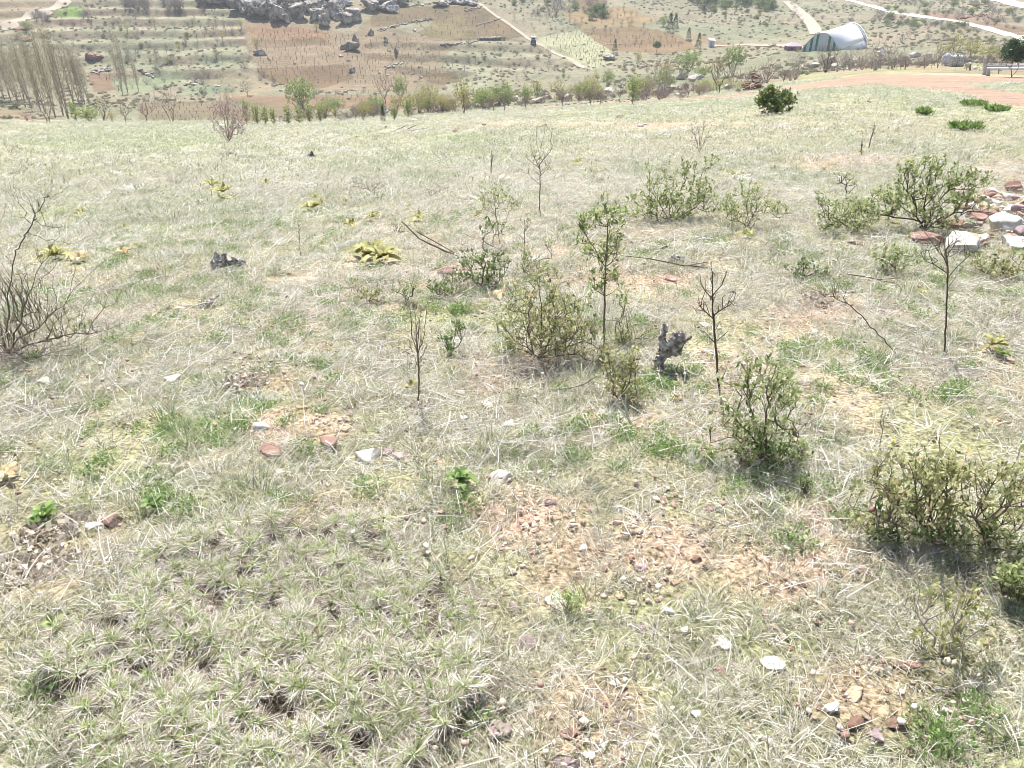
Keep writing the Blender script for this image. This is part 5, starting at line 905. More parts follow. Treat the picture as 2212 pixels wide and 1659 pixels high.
    S('bare_bush', 'large bare bush with one tall crooked trunk at the left edge', 'bush', (20, 765), [[(16, 700), (16, 637), (34, 548), (45, 525), (60, 500), (72, 475), (86, 454), (97, 428), (102, 386)], [(60, 500, 0), (90, 515), (125, 522), (165, 524), (190, 515)], [(86, 454, 0), (75, 430), (62, 410)], [(97, 428, 0), (120, 420), (150, 400)], [(72, 475, 0), (100, 488), (150, 492)], [(102, 428, 0), (110, 405), (112, 380)], [(30, 720), (60, 640), (90, 570), (118, 520), (138, 495)], [(60, 640, 0), (90, 600), (115, 580)],
      [(40, 730), (100, 690), (150, 640), (190, 595), (230, 560)], [(60, 745), (120, 730), (190, 722), (250, 705), (300, 690)], [(170, 715, 0), (180, 665), (205, 630), (235, 600)], [(190, 720, 0), (225, 665), (280, 620), (340, 585)], [(100, 735, 0), (125, 690), (160, 660)], [(0, 740), (-10, 650), (-20, 560), (0, 480)], [(10, 740), (0, 700), (-20, 690)]],
      [(60, 640, 60, 70, 260), (110, 690, 70, 50, 200), (10, 610, 44, 80, 170), (15, 715, 70, 50, 320), (60, 440, 50, 44, 36), (180, 690, 60, 34, 50), (30, 700, 60, 50, 120), (110, 560, 50, 44, 36), (-20, 650, 60, 80, 60), (230, 640, 40, 30, 14)], leafm='leaf_yellow', bark='bark', seed=60, rmin=.0012, rmax=.017, nleaf=1, L=.012, wd=.007, leaf_frac=.18, step=.05, jit=.008, depth=.8, spurs=150)
    S('dead_bush', 'grey fallen brush under the large bare bush', 'bush', (50, 775), [[(90, 755), (150, 735)], [(20, 750)], [(120, 760), (240, 715)]], [(50, 740, 90, 34, 200), (150, 750, 80, 22, 100), (20, 760, 50, 20, 60)], leafm='deadleaf', bark='bark_pale', seed=61, rmin=.0013, rmax=.006, step=.05, nleaf=1, L=.02, wd=.01, leaf_frac=.3)
    S('dry_plant', 'dry flower stalks behind the right foreground shrub', 'plant', (1905, 980), [[(1907, 930), (1908, 880)], [(1915, 960)]], [(1908, 900, 6, 30, 8)], leafm=None, bark='bark_pale', seed=62, rmin=.0014, rmax=.003)
    S('green_weed', 'small dark green upright weed right of the fallen bleached branch', 'weed', (1740, 1070), [[(1738, 1045)]], [(1740, 1052, 18, 16, 26)], leafm='leaf_dark', seed=63, nleaf=5, L=.015, wd=.005, rmax=.003)
    S('green_weed', 'feathery grey-green weed under the mauve slab', 'weed', (1225, 1330), [[(1225, 1315)]], [(1225, 1310, 40, 20, 70)], leafm='needle', seed=64, nleaf=5, L=.015, wd=.004, rmax=.002, rmin=.0008)
    # big soft leaves near the bottom left
    for i, (x, y, w_, lb) in enumerate([(400, 1610, 56, 'pale round-leaved weed at the bottom left, left leaf cluster'), (450, 1560, 50, 'pale round-leaved weed at the bottom left, upper leaf cluster'), (925, 1475, 50, 'broad-leaved weed standing in the spiny cushions'), (870, 1560, 40, 'broad-leaved weed at the bottom of the spiny cushions'), (120, 1360, 50, 'soft-leaved weed at the left edge of the cushions')]):
        rosette(lb, x, y, w_, 820 + i, 'leaf_spring', 6, 'broad-leaved weeds among the cushions', 'broad_leaved_weed', up=1.0)
    for i, (x, y) in enumerate([(1903, 1060), (1925, 978), (1880, 1130), (2085, 990), (1718, 930), (1742, 905), (1455, 880), (1300, 915)]):
        rng = np.random.default_rng(840 + i); B = G(x, y); g = Grow((0, 0, 0)); g.line([(0, 0, .05)], 0, 2, .003, rng); t = thing('yellow_flower', 'tiny yellow flower in the right foreground grass', 'flower', B, 'tiny yellow flowers')
        obj('stem', g.mesh('stem', M['herb'], .001, .0015, 3), t); V, Q = leaves(rng, np.array([[0, 0, .052]]), 6, .008, .006, .2, .8); obj('petals', mesh_from('petals', V, Q, M['flower']), t)
M['flower'] = mat_leaf('yellow_petals', [(0, (.75, .62, .02)), (1, (.85, .75, .05))], .3)

M['leaf_pink'] = mat_leaf('pink_buds', [(.0, (.30, .20, .21)), (1, (.52, .42, .42))], .3)

SMALL = [(330, 905, 16, 'brownstone', 'brown'), (420, 960, 21, 'redstone', 'rusty'), (700, 1040, 18, 'brownstone', 'brown'), (760, 880, 20, 'brownstone', 'brown'), (880, 930, 14, 'brownstone', 'brown'), (1150, 960, 13, 'lime', 'pale'), (1250, 900, 17, 'brownstone', 'brown'), (1290, 1040, 16, 'redstone', 'rusty'), (1010, 1180, 24, 'lime', 'pale'), (1150, 1190, 21, 'brownstone', 'brown'), (1260, 1180, 20, 'lime', 'pale'), (1330, 1130, 23, 'redstone', 'rusty'), (1430, 1080, 16, 'redstone', 'rusty'), (1500, 1210, 26, 'brownstone', 'brown'), (1570, 1290, 19, 'tanstone', 'tan'), (1340, 1290, 23, 'tanstone', 'tan'), (1280, 1390, 15, 'brownstone', 'brown'), (1400, 1420, 13, 'purple', 'mauve'), (1160, 1460, 25, 'tanstone', 'tan'), (1090, 1480, 26, 'purple', 'mauve'), (1330, 1560, 20, 'brownstone', 'brown'), (1420, 1590, 24, 'lime', 'pale'), (1500, 1540, 24, 'lime', 'pale'), (1600, 1600, 19, 'brownstone', 'brown'), (1650, 1330, 20, 'redstone', 'rusty'), (1760, 1300, 18, 'tanstone', 'tan'), (1860, 1360, 13, 'redstone', 'rusty'), (1900, 1300, 20, 'redstone', 'rusty'), (1700, 1180, 17, 'lime', 'pale'), (1850, 1230, 25, 'purple', 'mauve'), (1960, 1630, 19, 'brownstone', 'brown'), (2060, 1580, 26, 'lime', 'pale'), (1620, 1500, 22, 'purple', 'mauve'), (1240, 1250, 21, 'brownstone', 'brown'), (1200, 1400, 19, 'brownstone', 'brown'), (1110, 1240, 16, 'purple', 'mauve'), (1460, 1260, 23, 'tanstone', 'tan'), (1380, 1360, 26, 'purple', 'mauve'), (1530, 1100, 22, 'redstone', 'rusty'), (620, 900, 24, 'purple', 'mauve'), (670, 940, 21, 'brownstone', 'brown')]
def small_stones():
    for i, (x, y, w_, mt, cn) in enumerate(SMALL):
        side = 'left of centre' if x < 900 else ('in the centre' if x < 1350 else 'right of centre'); row = 'upper' if y < 1100 else ('middle' if y < 1350 else 'bottom')
        o = prock('small %s stone in the %s foreground soil, %s' % (cn, row, side), x, y, w_, w_ * .6, mt, 900 + i, group='small %s stones of the %s foreground, %s' % (cn, row, side)); HOLES.append((o.location.x, o.location.y, w_ * .4 * mpp(np.array(o.location))))

# ------------------------------------------------------------------ far vegetation: one of each kind, then copies
def far_tree(kind, seed):
    rng = np.random.default_rng(seed); g = Grow((0, 0, -.03)); lm = None; bark = 'bark_far'; rmin = .0035; rmax = .02; L = .03; wd = .018; nl = 2; lf = 1.0; upl = .3
    def stems(n, lean, h, r0=.02):
        for i in range(n):
            a = rng.uniform(0, 6.283); l = lean * rng.uniform(.5, 1.2); hh = h * rng.uniform(.8, 1.1)
            g.line([(math.cos(a) * l * .35 + rng.normal(0, r0), math.sin(a) * l * .35 + rng.normal(0, r0), hh * .45), (math.cos(a) * l, math.sin(a) * l, hh)], 0, 3, .012, rng)
    if kind == 'bare':
        g.line([(.01, .01, .2)], 0, 2, .01, rng); b = len(g.P) - 1
        for i in range(4):
            a = i * 1.57 + rng.uniform(-.5, .5); l = rng.uniform(.2, .36); g.line([(math.cos(a) * l * .6, math.sin(a) * l * .6, .42), (math.cos(a) * l, math.sin(a) * l, .75)], b, 3, .02, rng)
        g.fill(list(ell(rng, (0, 0, .66), (.42, .42, .36), 170)), .09, .02, rng); rmin = .0030; rmax = .026; lm = 'leaf_grey'; nl = 1; L = .02; wd = .008; lf = .5
    elif kind == 'bare_pale':
        stems(6, .34, .75); g.fill(list(ell(rng, (0, 0, .6), (.46, .46, .38), 200)), .09, .02, rng); bark = 'bark_pale'; rmin = .0030; rmax = .018; lm = 'leaf_grey'; nl = 1; L = .02; wd = .008; lf = .5
    elif kind == 'dark_vase':
        stems(9, .42, .7, .03); g.fill(list(ell(rng, (0, 0, .7), (.52, .52, .3), 280)), .07, .018, rng); bark = 'bark_dark'; rmin = .0026; rmax = .024; lm = 'leaf_yellow'; nl = 2; L = .022; wd = .012; lf = .8
    elif kind == 'willow':
        stems(9, .3, .75, .04); g.fill(list(ell(rng, (0, 0, .58), (.42, .42, .40), 220)), .07, .015, rng); lm = 'leaf_spring'; nl = 11; L = .045; wd = .022; rmin = .0022; rmax = .014
    elif kind == 'willow_thin':
        stems(6, .26, .8, .03); g.fill(list(ell(rng, (0, 0, .58), (.36, .36, .40), 120)), .08, .02, rng); lm = 'leaf_yellow'; nl = 9; L = .036; wd = .017; rmin = .003; rmax = .015
    elif kind == 'slender':
        stems(3, .1, .9, .02); g.fill(list(ell(rng, (0, 0, .52), (.2, .2, .46), 90)), .08, .02, rng); lm = 'leaf_spring'; nl = 9; L = .05; wd = .024; rmin = .003; rmax = .012
    elif kind == 'brush':
        stems(9, .5, .7, .1); g.fill(list(ell(rng, (0, 0, .4), (.6, .6, .5), 120)), .1, .03, rng); bark = 'bark_far'; lm = 'leaf_grey'; nl = 4; L = .05; wd = .014; rmin = .004; rmax = .014; lf = .9
    elif kind == 'redbrush':
        stems(9, .4, .8, .1); g.fill(list(ell(rng, (0, 0, .5), (.5, .5, .5), 150)), .09, .03, rng); bark = 'bark_red'; lm = 'leaf_olive'; nl = 2; L = .03; wd = .016; rmin = .004; rmax = .014; lf = .6
    elif kind == 'poplar':
        for i in range(5):
            x, y = rng.normal(0, .012, 2); g.line([(x * 2, y * 2, .3), (x * 3, y * 3, .65), (x * 2, y * 2, .98)], 0, 4, .003, rng)
        q = ell(rng, (0, 0, .56), (.08, .08, .44), 340); q[:, :2] *= (1.15 - .6 * q[:, 2:3]); g.fill(list(q), .1, .006, rng, up=.0); rmin = .0009; rmax = .005; lm = 'leaf_poplar'; nl = 5; L = .032; wd = .004; lf = 1; bark = 'bark_pale'; upl = 1.0
    elif kind == 'cone':
        g.line([(0, 0, .95)], 0, 6, .004, rng); z = .12 + .86 * rng.random(260) ** 1.1; a = rng.uniform(0, 6.283, 260); r = .30 * (1 - z) ** .8 * rng.uniform(.5, 1.1, 260) + .015
        g.fill(list(np.column_stack([np.cos(a) * r, np.sin(a) * r, z - r * .15])), .1, .004, rng, up=0); lm = 'leaf_pine'; nl = 9; L = .05; wd = .014; rmin = .002; rmax = .012
    elif kind == 'roundpine':
        g.line([(0, 0, .5)], 0, 3, .01, rng); g.fill(list(ell(rng, (0, 0, .68), (.38, .38, .27), 260)), .1, .01, rng, up=0); lm = 'leaf_pine'; nl = 12; L = .06; wd = .016; rmin = .0025; rmax = .03; bark = 'bark'
    elif kind == 'darkbush':
        stems(4, .3, .5, .06); g.fill(list(ell(rng, (0, 0, .42), (.5, .5, .42), 150)), .1, .02, rng); lm = 'leaf_juniper'; nl = 8; L = .085; wd = .035; rmin = .004; rmax = .02
    elif kind == 'greybush':
        stems(7, .4, .7, .1); g.fill(list(ell(rng, (0, 0, .48), (.5, .5, .46), 130)), .1, .03, rng); lm = 'leaf_grey'; nl = 3; L = .06; wd = .018; rmin = .005; rmax = .016; bark = 'bark_far'; lf = .9
    elif kind == 'vine':
        g.line([(.03, 0, .3), (-.02, .03, .55)], 0, 3, .02, rng); b = len(g.P) - 1
        for d in ((.22, .05), (-.2, .1), (.05, -.22)): g.line([(d[0] * .5, d[1] * .5, .72), (d[0], d[1], 1.0 * rng.uniform(.8, 1))], b, 2, .02, rng)
        bark = 'bark'; rmin = .03; rmax = .06
    t = thing(kind, 'x', 'tree', (0, -20, -5)); me = g.mesh('trunk', M[bark], rmin, rmax, 4 if kind != 'vine' else 5, power=.42); obj('trunk', me, t)
    if lm:
        P = np.array(g.P); k = np.array(g.kind); sel = np.where((k == 1) & (g.tip <= 4))[0]; sel = sel[rng.random(len(sel)) < lf]
        V, Q = leaves(rng, P[sel], nl, L, wd, upl, .6, off=L * .4); obj('crown', mesh_from('crown', V, Q, M[lm]), t)
    return t
M['leaf_poplar'] = mat_leaf('poplar_buds', [(.0, (.30, .27, .21)), (.5, (.44, .40, .29)), (1, (.58, .55, .33))], .45)
KINDS = {}
NAMES = {'bare': 'bare_fruit_tree', 'bare_pale': 'bare_fruit_tree', 'dark_vase': 'bare_fruit_tree', 'willow': 'willow_tree', 'willow_thin': 'willow_tree', 'slender': 'young_tree', 'brush': 'bare_bush', 'redbrush': 'budding_bush', 'poplar': 'poplar_tree',
         'cone': 'conifer_tree', 'roundpine': 'pine_tree', 'darkbush': 'evergreen_bush', 'greybush': 'grey_bush', 'vine': 'grape_vine'}
CATS = {'brush': 'bush', 'redbrush': 'bush', 'darkbush': 'bush', 'greybush': 'bush', 'vine': 'vine'}
_rs = np.random.default_rng(5)
def put(kind, x, y, hpx, label, group=None, wr=1.0, B=None):
    pool = KINDS.setdefault(kind, [])
    nv = {'vine': 4, 'bare': 4, 'poplar': 4, 'brush': 3, 'willow': 3, 'slender': 3}.get(kind, 2)
    if B is None: B = G(x, y)
    s = hpx * mpp(B); i = int(_rs.integers(0, nv))
    if len(pool) < nv:
        t = far_tree(kind, sum(map(ord, kind)) + len(pool)); t.name = NAMES[kind]; t['category'] = CATS.get(kind, 'tree'); pool.append(t); t.location = [float(a) for a in B]
        t.rotation_euler = (0, 0, _rs.uniform(0, 6)); t.scale = (s * wr, s * wr, s); t['label'] = label
    else:
        t = copy_tree(pool[i], B, _rs.uniform(0, 6.28), (s * wr, s * wr, s), label)
    if group: t['group'] = group
    elif 'group' in t: del t['group']
    return t

def edge_plants():
    E = [ # kind, x, base row, height px, width ratio, label
     ('bare_pale', 105, 264, 58, 1.6, 'whitish bare fruit tree with crooked limbs below the poplars'), ('redbrush', 60, 262, 26, 1.6, 'yellow-green bush under the leftmost poplars'), ('slender', 165, 262, 44, 1.3, 'bright green young tree between the poplars and the dark bare tree'), ('willow', 195, 264, 34, 1.9, 'low bright green bush left of the dark bare tree'),
     ('dark_vase', 226, 263, 58, .9, 'dark bare tree with fine purple twigs, right of the poplars'), ('bare', 272, 265, 46, 1.2, 'small bare fruit tree second from the dark bare one'), ('willow_thin', 243, 265, 26, 1.2, 'yellow-green bush between two bare trees on the left'), ('bare', 318, 264, 52, 1.2, 'bare crooked fruit tree on red soil, left of the tallest one'),
     ('bare_pale', 372, 265, 80, .9, 'tallest bare fruit tree left of the pinkish bush'), ('bare', 434, 220, 20, 1.0, 'small bare tree far behind the pinkish bush'), ('willow_thin', 491, 222, 24, .9, 'small round yellow-green bush behind the pinkish bush'), ('bare', 536, 211, 42, .9, 'bare tree on the pale patch beyond the green saplings'),
     ('slender', 535, 270, 56, .9, 'slim green sapling, leftmost of the green row'), ('slender', 556, 270, 48, 1.1, 'slim green sapling, second of the green row'), ('slender', 575, 270, 44, 1.1, 'slim green sapling, third of the green row'), ('slender', 592, 270, 38, 1.2, 'slim green sapling, fourth of the green row'),
     ('willow', 655, 250, 82, .95, 'big round yellow-green willow, the largest of the left half'), ('slender', 625, 270, 46, 1.2, 'green sapling in front of the big round willow, left one'), ('slender', 648, 268, 40, 1.3, 'green sapling in front of the big round willow, middle'), ('slender', 670, 266, 44, 1.2, 'green sapling in front of the big round willow, dark-stemmed'),
     ('slender', 693, 264, 40, 1.2, 'green sapling at the right foot of the big round willow'), ('willow', 724, 248, 38, 1.6, 'low round green bush right of the big round willow'), ('brush', 742, 262, 22, 1.8, 'grey bare brush below the low round green bush'), ('willow_thin', 786, 260, 40, 1.0, 'light green bush with thick stems left of the white cloth'),
     ('bare', 808, 257, 32, 1.2, 'bare stumpy fruit tree beside the light green bush'), ('cone', 828, 264, 34, .7, 'tiny dark conifer in front of the white cloth'), ('bare', 833, 225, 66, .9, 'bare reddish tree against the brown vineyard'), ('slender', 852, 260, 34, 1.3, 'green sapling right of the tiny conifer'),
     ('willow', 866, 220, 54, .75, 'upright green tree behind the saplings, centre left'), ('slender', 882, 254, 44, 1.2, 'green sapling in front of the upright green tree'), ('willow_thin', 925, 240, 66, .9, 'feathery green tree, first right of the upright one'), ('willow_thin', 955, 246, 42, 1.0, 'smaller feathery green tree between two larger ones'), ('bare', 978, 246, 36, 1.1, 'bare stems below the feathery green trees'),
     ('willow_thin', 1003, 246, 80, .85, 'tallest feathery green tree of the centre edge'), ('willow', 1045, 236, 44, 1.3, 'low green hedge bush right of the tallest feathery tree'), ('willow', 1075, 228, 36, 1.5, 'low green hedge bush, second right of the feathery trees'), ('bare', 1090, 240, 50, 1.0, 'bare fruit tree with green tips, centre edge'),
     ('bare', 1066, 240, 40, 1.0, 'dark bare fruit tree before the low hedge bushes'), ('willow_thin', 1157, 206, 34, 1.4, 'round green bush behind the pale boulders, first'), ('bare', 1135, 236, 30, 1.2, 'low bare fruit tree left of the pale boulders'), ('bare', 1215, 232, 44, 1.1, 'dark bare fruit tree in front of the pale boulders'),
     ('willow_thin', 1262, 198, 28, 1.3, 'round green bush behind the pale boulders, second'), ('bare', 1275, 229, 44, 1.1, 'bare fruit tree left of the bright green one'), ('bare', 1297, 226, 38, 1.1, 'bare crooked fruit tree touching the boulders'), ('willow', 1313, 190, 38, .9, 'bright green round bush above the boulders'),
     ('bare', 1338, 222, 58, .8, 'tall thin bare tree left of the bright green sapling'), ('slender', 1367, 226, 66, 1.3, 'brightest green sapling standing at the meadow edge'), ('bare', 1395, 218, 46, 1.2, 'bare stems right of the brightest green sapling'), ('bare_pale', 1423, 215, 92, .85, 'tall greyish bare tree in the middle of the edge row'),
     ('willow', 1483, 166, 56, 1.3, 'broad green willow behind the white boulders'), ('willow_thin', 1440, 168, 40, 1.4, 'pale green bush left of the broad willow'), ('bare', 1486, 211, 46, 1.1, 'small brown bare tree before the white boulders'), ('bare_pale', 1521, 205, 32, 1.3, 'small whitish bare tree on the green grass strip'),
     ('willow', 1518, 168, 26, 1.9, 'low bright green bush right of the broad willow'), ('bare', 1553, 203, 84, 1.0, 'large reddish bare tree with dark forked trunk'), ('willow', 1583, 165, 66, .9, 'tall green willow rising behind the reddish bare tree'), ('willow_thin', 1550, 170, 50, .9, 'thin green tree left of the tall green willow'),
     ('redbrush', 1594, 200, 58, .9, 'vase-shaped brownish-green shrub at the road bend'), ('redbrush', 1656, 180, 58, 1.1, 'large rust and green bush above the juniper'), ('redbrush', 1625, 176, 40, 1.0, 'rusty bush behind the ruined wall'), ('brush', 1695, 172, 40, 1.5, 'brown thicket right of the large rust and green bush'),
     ('bare_pale', 1717, 172, 68, .85, 'whitish bare tree left of the dark fan-shaped tree'), ('dark_vase', 1783, 157, 62, 1.0, 'dark fan-shaped tree in front of the striped shelter'), ('bare_pale', 1835, 152, 50, 1.3, 'whitish bare tree right of the dark fan-shaped tree'), ('bare_pale', 1862, 151, 56, 1.1, 'whitish bare tree left of the concrete post'),
     ('bare_pale', 1900, 146, 66, 1.1, 'tall whitish bare tree behind the concrete post'), ('bare_pale', 1926, 150, 56, 1.0, 'whitish bare tree right of the concrete post'), ('brush', 1950, 144, 34, 1.5, 'thin grey bush before the white rubble'), ('bare', 1983, 145, 24, 1.0, 'small dark vine-like stump tree before the white rubble'),
     ('willow_thin', 2060, 132, 62, 1.0, 'olive-yellow thicket behind the water tank, tallest'), ('willow_thin', 2095, 140, 58, 1.1, 'olive-yellow thicket right of the water tank'), ('willow_thin', 2030, 134, 46, .9, 'olive-yellow thicket left of the water tank'), ('willow_thin', 2130, 142, 50, 1.1, 'olive-yellow thicket between tank and round pine'),
     ('bare', 2040, 142, 36, .8, 'bare crooked tree just left of the water tank'), ('willow_thin', 2160, 142, 40, 1.2, 'olive-yellow bush left of the round pine'), ('bare', 2018, 143, 34, .8, 'thin bare stems left of the water tank')]
    for k, x, y, h, wr, lb in E:
        n0 = len(C.objects); put(k, x, y, h, lb, None, wr)
    rng = np.random.default_rng(8)
    for i in range(95):
        x = rng.uniform(600, 1720); ye = np.interp(x, [600, 900, 1200, 1500, 1720], [266, 252, 228, 210, 176]); put(rng.choice(['brush', 'willow_thin', 'brush', 'bare', 'redbrush']), x, ye - rng.uniform(-1, 9), rng.uniform(18, 36), 'low brown bush in the rough hedge along the far meadow edge', 'low bushes of the hedge along the far meadow edge', 1.3)
    for i in range(46):
        x = rng.uniform(690, 1440); ye = np.interp(x, [600, 900, 1200, 1500, 1720], [266, 250, 226, 208, 176]); put(rng.choice(['willow_thin', 'willow_thin', 'willow', 'slender']), x, ye - rng.uniform(2, 12), rng.uniform(26, 54), 'light green young tree of the hedge along the far meadow edge', 'young green trees of the hedge along the far meadow edge', 1.2)
    for i in range(50):
        x = rng.uniform(1700, 2160); put(rng.choice(['brush', 'bare_pale', 'bare']), x, 152 - rng.uniform(0, 10), rng.uniform(18, 40), 'low bare bush in the row behind the dirt track', 'low bushes of the row behind the dirt track', 1.1)
    # juniper and round pine
    t = shrub('juniper_bush', 'dense rounded juniper bush standing alone below the dirt track', 'bush', (1677, 247), [[(1670, 225), (1660, 200)], [(1680, 225), (1700, 205)], [(1675, 235), (1650, 220)], [(1682, 232), (1712, 220)]],
              [(1662, 205, 20, 17, 130), (1700, 212, 20, 16, 130), (1675, 228, 34, 18, 240), (1652, 222, 16, 14, 70), (1664, 192, 8, 6, 20)], leafm='leaf_juniper', bark='bark_dark', seed=70, rmin=.004, rmax=.03, nleaf=7, L=.09, wd=.04, step=.1, jit=.02)
    t = shrub('pine_tree', 'round-crowned pine on two thin trunks at the right edge', 'tree', (2185, 167), [[(2184, 150), (2188, 130), (2190, 110)], [(2198, 150), (2202, 130)]],
              [(2188, 112, 22, 24, 420), (2204, 118, 16, 16, 160), (2190, 94, 9, 8, 50)], leafm='leaf_pine', bark='bark_far', seed=71, rmin=.006, rmax=.09, nleaf=9, L=.16, wd=.05, step=.2, jit=.03)
    # poplars
    P = [(148, 258, 190, 0), (120, 255, 180, 0), (137, 250, 178, 0), (100, 246, 168, 0), (88, 240, 160, 0), (70, 236, 150, 0), (55, 232, 140, 0), (40, 228, 132, 0), (25, 222, 128, 0), (10, 216, 122, 0), (-8, 214, 120, 0), (160, 228, 134, 1), (172, 226, 130, 1), (184, 226, 122, 1), (195, 228, 112, 1), (178, 222, 122, 1), (112, 228, 130, 0), (30, 210, 110, 0), (60, 214, 118, 0), (82, 220, 128, 0)]
    for i, (x, y, h, k) in enumerate(P): put('poplar', x, y, h, 'poplar with yellowish bare twigs in the dense stand at the left edge', 'poplars of the dense stand at the left edge', 1.15)
    for x, y, h, lb in [(277, 203, 126, 'tallest of the three poplars standing apart, middle one'), (265, 206, 105, 'left leaning poplar of the three standing apart'), (300, 198, 84, 'right and smallest poplar of the three standing apart')]: put('poplar', x, y, h, lb, None, 1.0)

def hill_plants():
    rng = np.random.default_rng(9)
    def area(kind, poly, n, h0, h1, label, group, wr=1.0, spacing=0):
        xs = [p[0] for p in poly]; ys = [p[1] for p in poly]; pts = []; tries = 0
        while len(pts) < n and tries < n * 60:
            tries += 1; x = rng.uniform(min(xs), max(xs)); y = rng.uniform(min(ys), max(ys))
            if inpoly(np.array([x]), np.array([y]), poly)[0] and all(abs(x - a) > spacing or abs(y - b) > spacing * .6 for a, b in pts):
                pts.append((x, y)); put(kind if isinstance(kind, str) else rng.choice(kind), x, y, rng.uniform(h0, h1), label, group, wr)
    area(['bare', 'bare', 'bare', 'brush'], [(110, 30), (480, 18), (520, 60), (545, 120), (560, 150), (440, 190), (330, 150), (200, 130), (110, 90)], 92, 13, 24, 'small bare fruit tree on the left terraces', 'fruit trees on the left terraces', 1.0, 13)
    area('willow_thin', [(220, 50), (480, 50), (520, 130), (300, 150)], 9, 15, 24, 'small yellow-green bush on the left terraces', 'yellow-green bushes on the left terraces', .9, 30)
    area('darkbush', [(180, 60), (400, 50), (420, 150), (200, 150)], 6, 8, 12, 'dark evergreen bush on the left terraces', 'dark bushes on the left terraces', 1.2, 30)
    area('greybush', [(265, 2), (360, 2), (415, 28), (410, 36), (270, 34)], 22, 20, 34, 'grey bare thicket tree at the top left', 'grey thicket at the top left', .9, 5)
    area('greybush', [(55, 36), (118, 30), (118, 48), (60, 50)], 6, 14, 22, 'dark grey bush beside the small green field', 'dark grey bushes beside the small green field', 1.1, 8)
    area(['bare', 'brush', 'greybush'], [(250, 185), (560, 150), (600, 180), (480, 205), (260, 225)], 26, 12, 22, 'bare bush on the slope below the terraces', 'bare bushes below the left terraces', 1.1, 12)
    area(['bare', 'bare', 'brush'], [(1100, 30), (1210, 45), (1260, 62), (1160, 76), (1100, 50)], 20, 8, 13, 'small bare tree in the pale orchard above the vehicle', 'trees of the pale orchard above the vehicle', 1, 9)
    area(['bare', 'bare', 'willow_thin'], [(1215, 32), (1354, 14), (1425, 48), (1500, 100), (1400, 100), (1250, 62)], 44, 9, 15, 'small bare fruit tree in the brown orchard, upper centre right', 'trees of the brown orchard', 1, 11)
    area(['bare', 'brush', 'bare'], [(930, 120), (1100, 98), (1180, 110), (1240, 150), (1100, 180), (960, 150)], 30, 12, 20, 'small bare fruit tree on the terraces right of the vineyard', 'fruit trees on the terraces right of the vineyard', 1, 13)
    area(['bare', 'brush'], [(640, 200), (960, 175), (1000, 210), (760, 235), (620, 225)], 16, 10, 18, 'bare little tree at the foot of the brown vineyard', 'bare trees at the foot of the vineyard', 1, 16)
    area(['cone', 'cone', 'darkbush'], [(1490, 2), (1540, 0), (1680, 6), (1672, 28), (1640, 22), (1560, 20), (1520, 30)], 46, 12, 22, 'dark conifer on the ridge at the upper right of centre', 'conifers on the ridge', 1.3, 5)
    area(['cone', 'darkbush'], [(1480, 22), (1660, 24), (1668, 60), (1560, 44)], 16, 7, 11, 'small evergreen bush scattered below the ridge conifers', 'scattered evergreens below the ridge', 1.2, 12)
    area(['darkbush', 'greybush', 'greybush'], [(1110, 0), (1290, 0), (1340, 30), (1250, 30), (1180, 36), (1110, 20)], 34, 10, 20, 'dark bush at the rocky top of the slope', 'bushes at the rocky top of the slope', 1.2, 7)
    area(['darkbush', 'cone'], [(1256, 30), (1300, 16), (1312, 40), (1270, 52)], 7, 14, 24, 'evergreen tree in the clump above the brown orchard', 'evergreens above the brown orchard', 1.0, 6)
    area(['greybush', 'greybush', 'darkbush'], [(1880, 0), (2080, 0), (2200, 24), (2200, 66), (2060, 40), (1920, 30)], 66, 8, 16, 'greyish scrub bush above the gravel road', 'scrub bushes above the gravel road', 1.2, 8)
    area(['greybush', 'greybush', 'darkbush'], [(1890, 30), (2000, 44), (2140, 66), (2100, 76), (1960, 62), (1880, 56)], 44, 8, 15, 'greyish scrub bush below the gravel road', 'scrub bushes below the gravel road', 1.3, 7)
    area(['greybush', 'brush'], [(1640, 10), (1840, 4), (1880, 40), (1850, 60), (1780, 40), (1700, 70)], 22, 8, 14, 'grey bush on the slope behind the striped shelter', 'bushes behind the striped shelter', 1.2, 12)
    area(['greybush', 'brush', 'bare'], [(1960, 80), (2212, 96), (2212, 130), (2140, 120), (1900, 112)], 26, 10, 22, 'grey bush on the slope above the rubble', 'bushes above the rubble', 1.2, 12)
    area(['brush', 'greybush'], [(1240, 130), (1420, 125), (1400, 160), (1200, 180)], 9, 9, 18, 'thin grey bush on the slope above the boulders', 'thin bushes above the boulders', .9, 20)
    area('brush', [(1560, 60), (1700, 90), (1700, 120), (1600, 130)], 9, 6, 11, 'small brown bush on the bare slope right of the shed', 'small bushes on the bare slope', 1.2, 14)
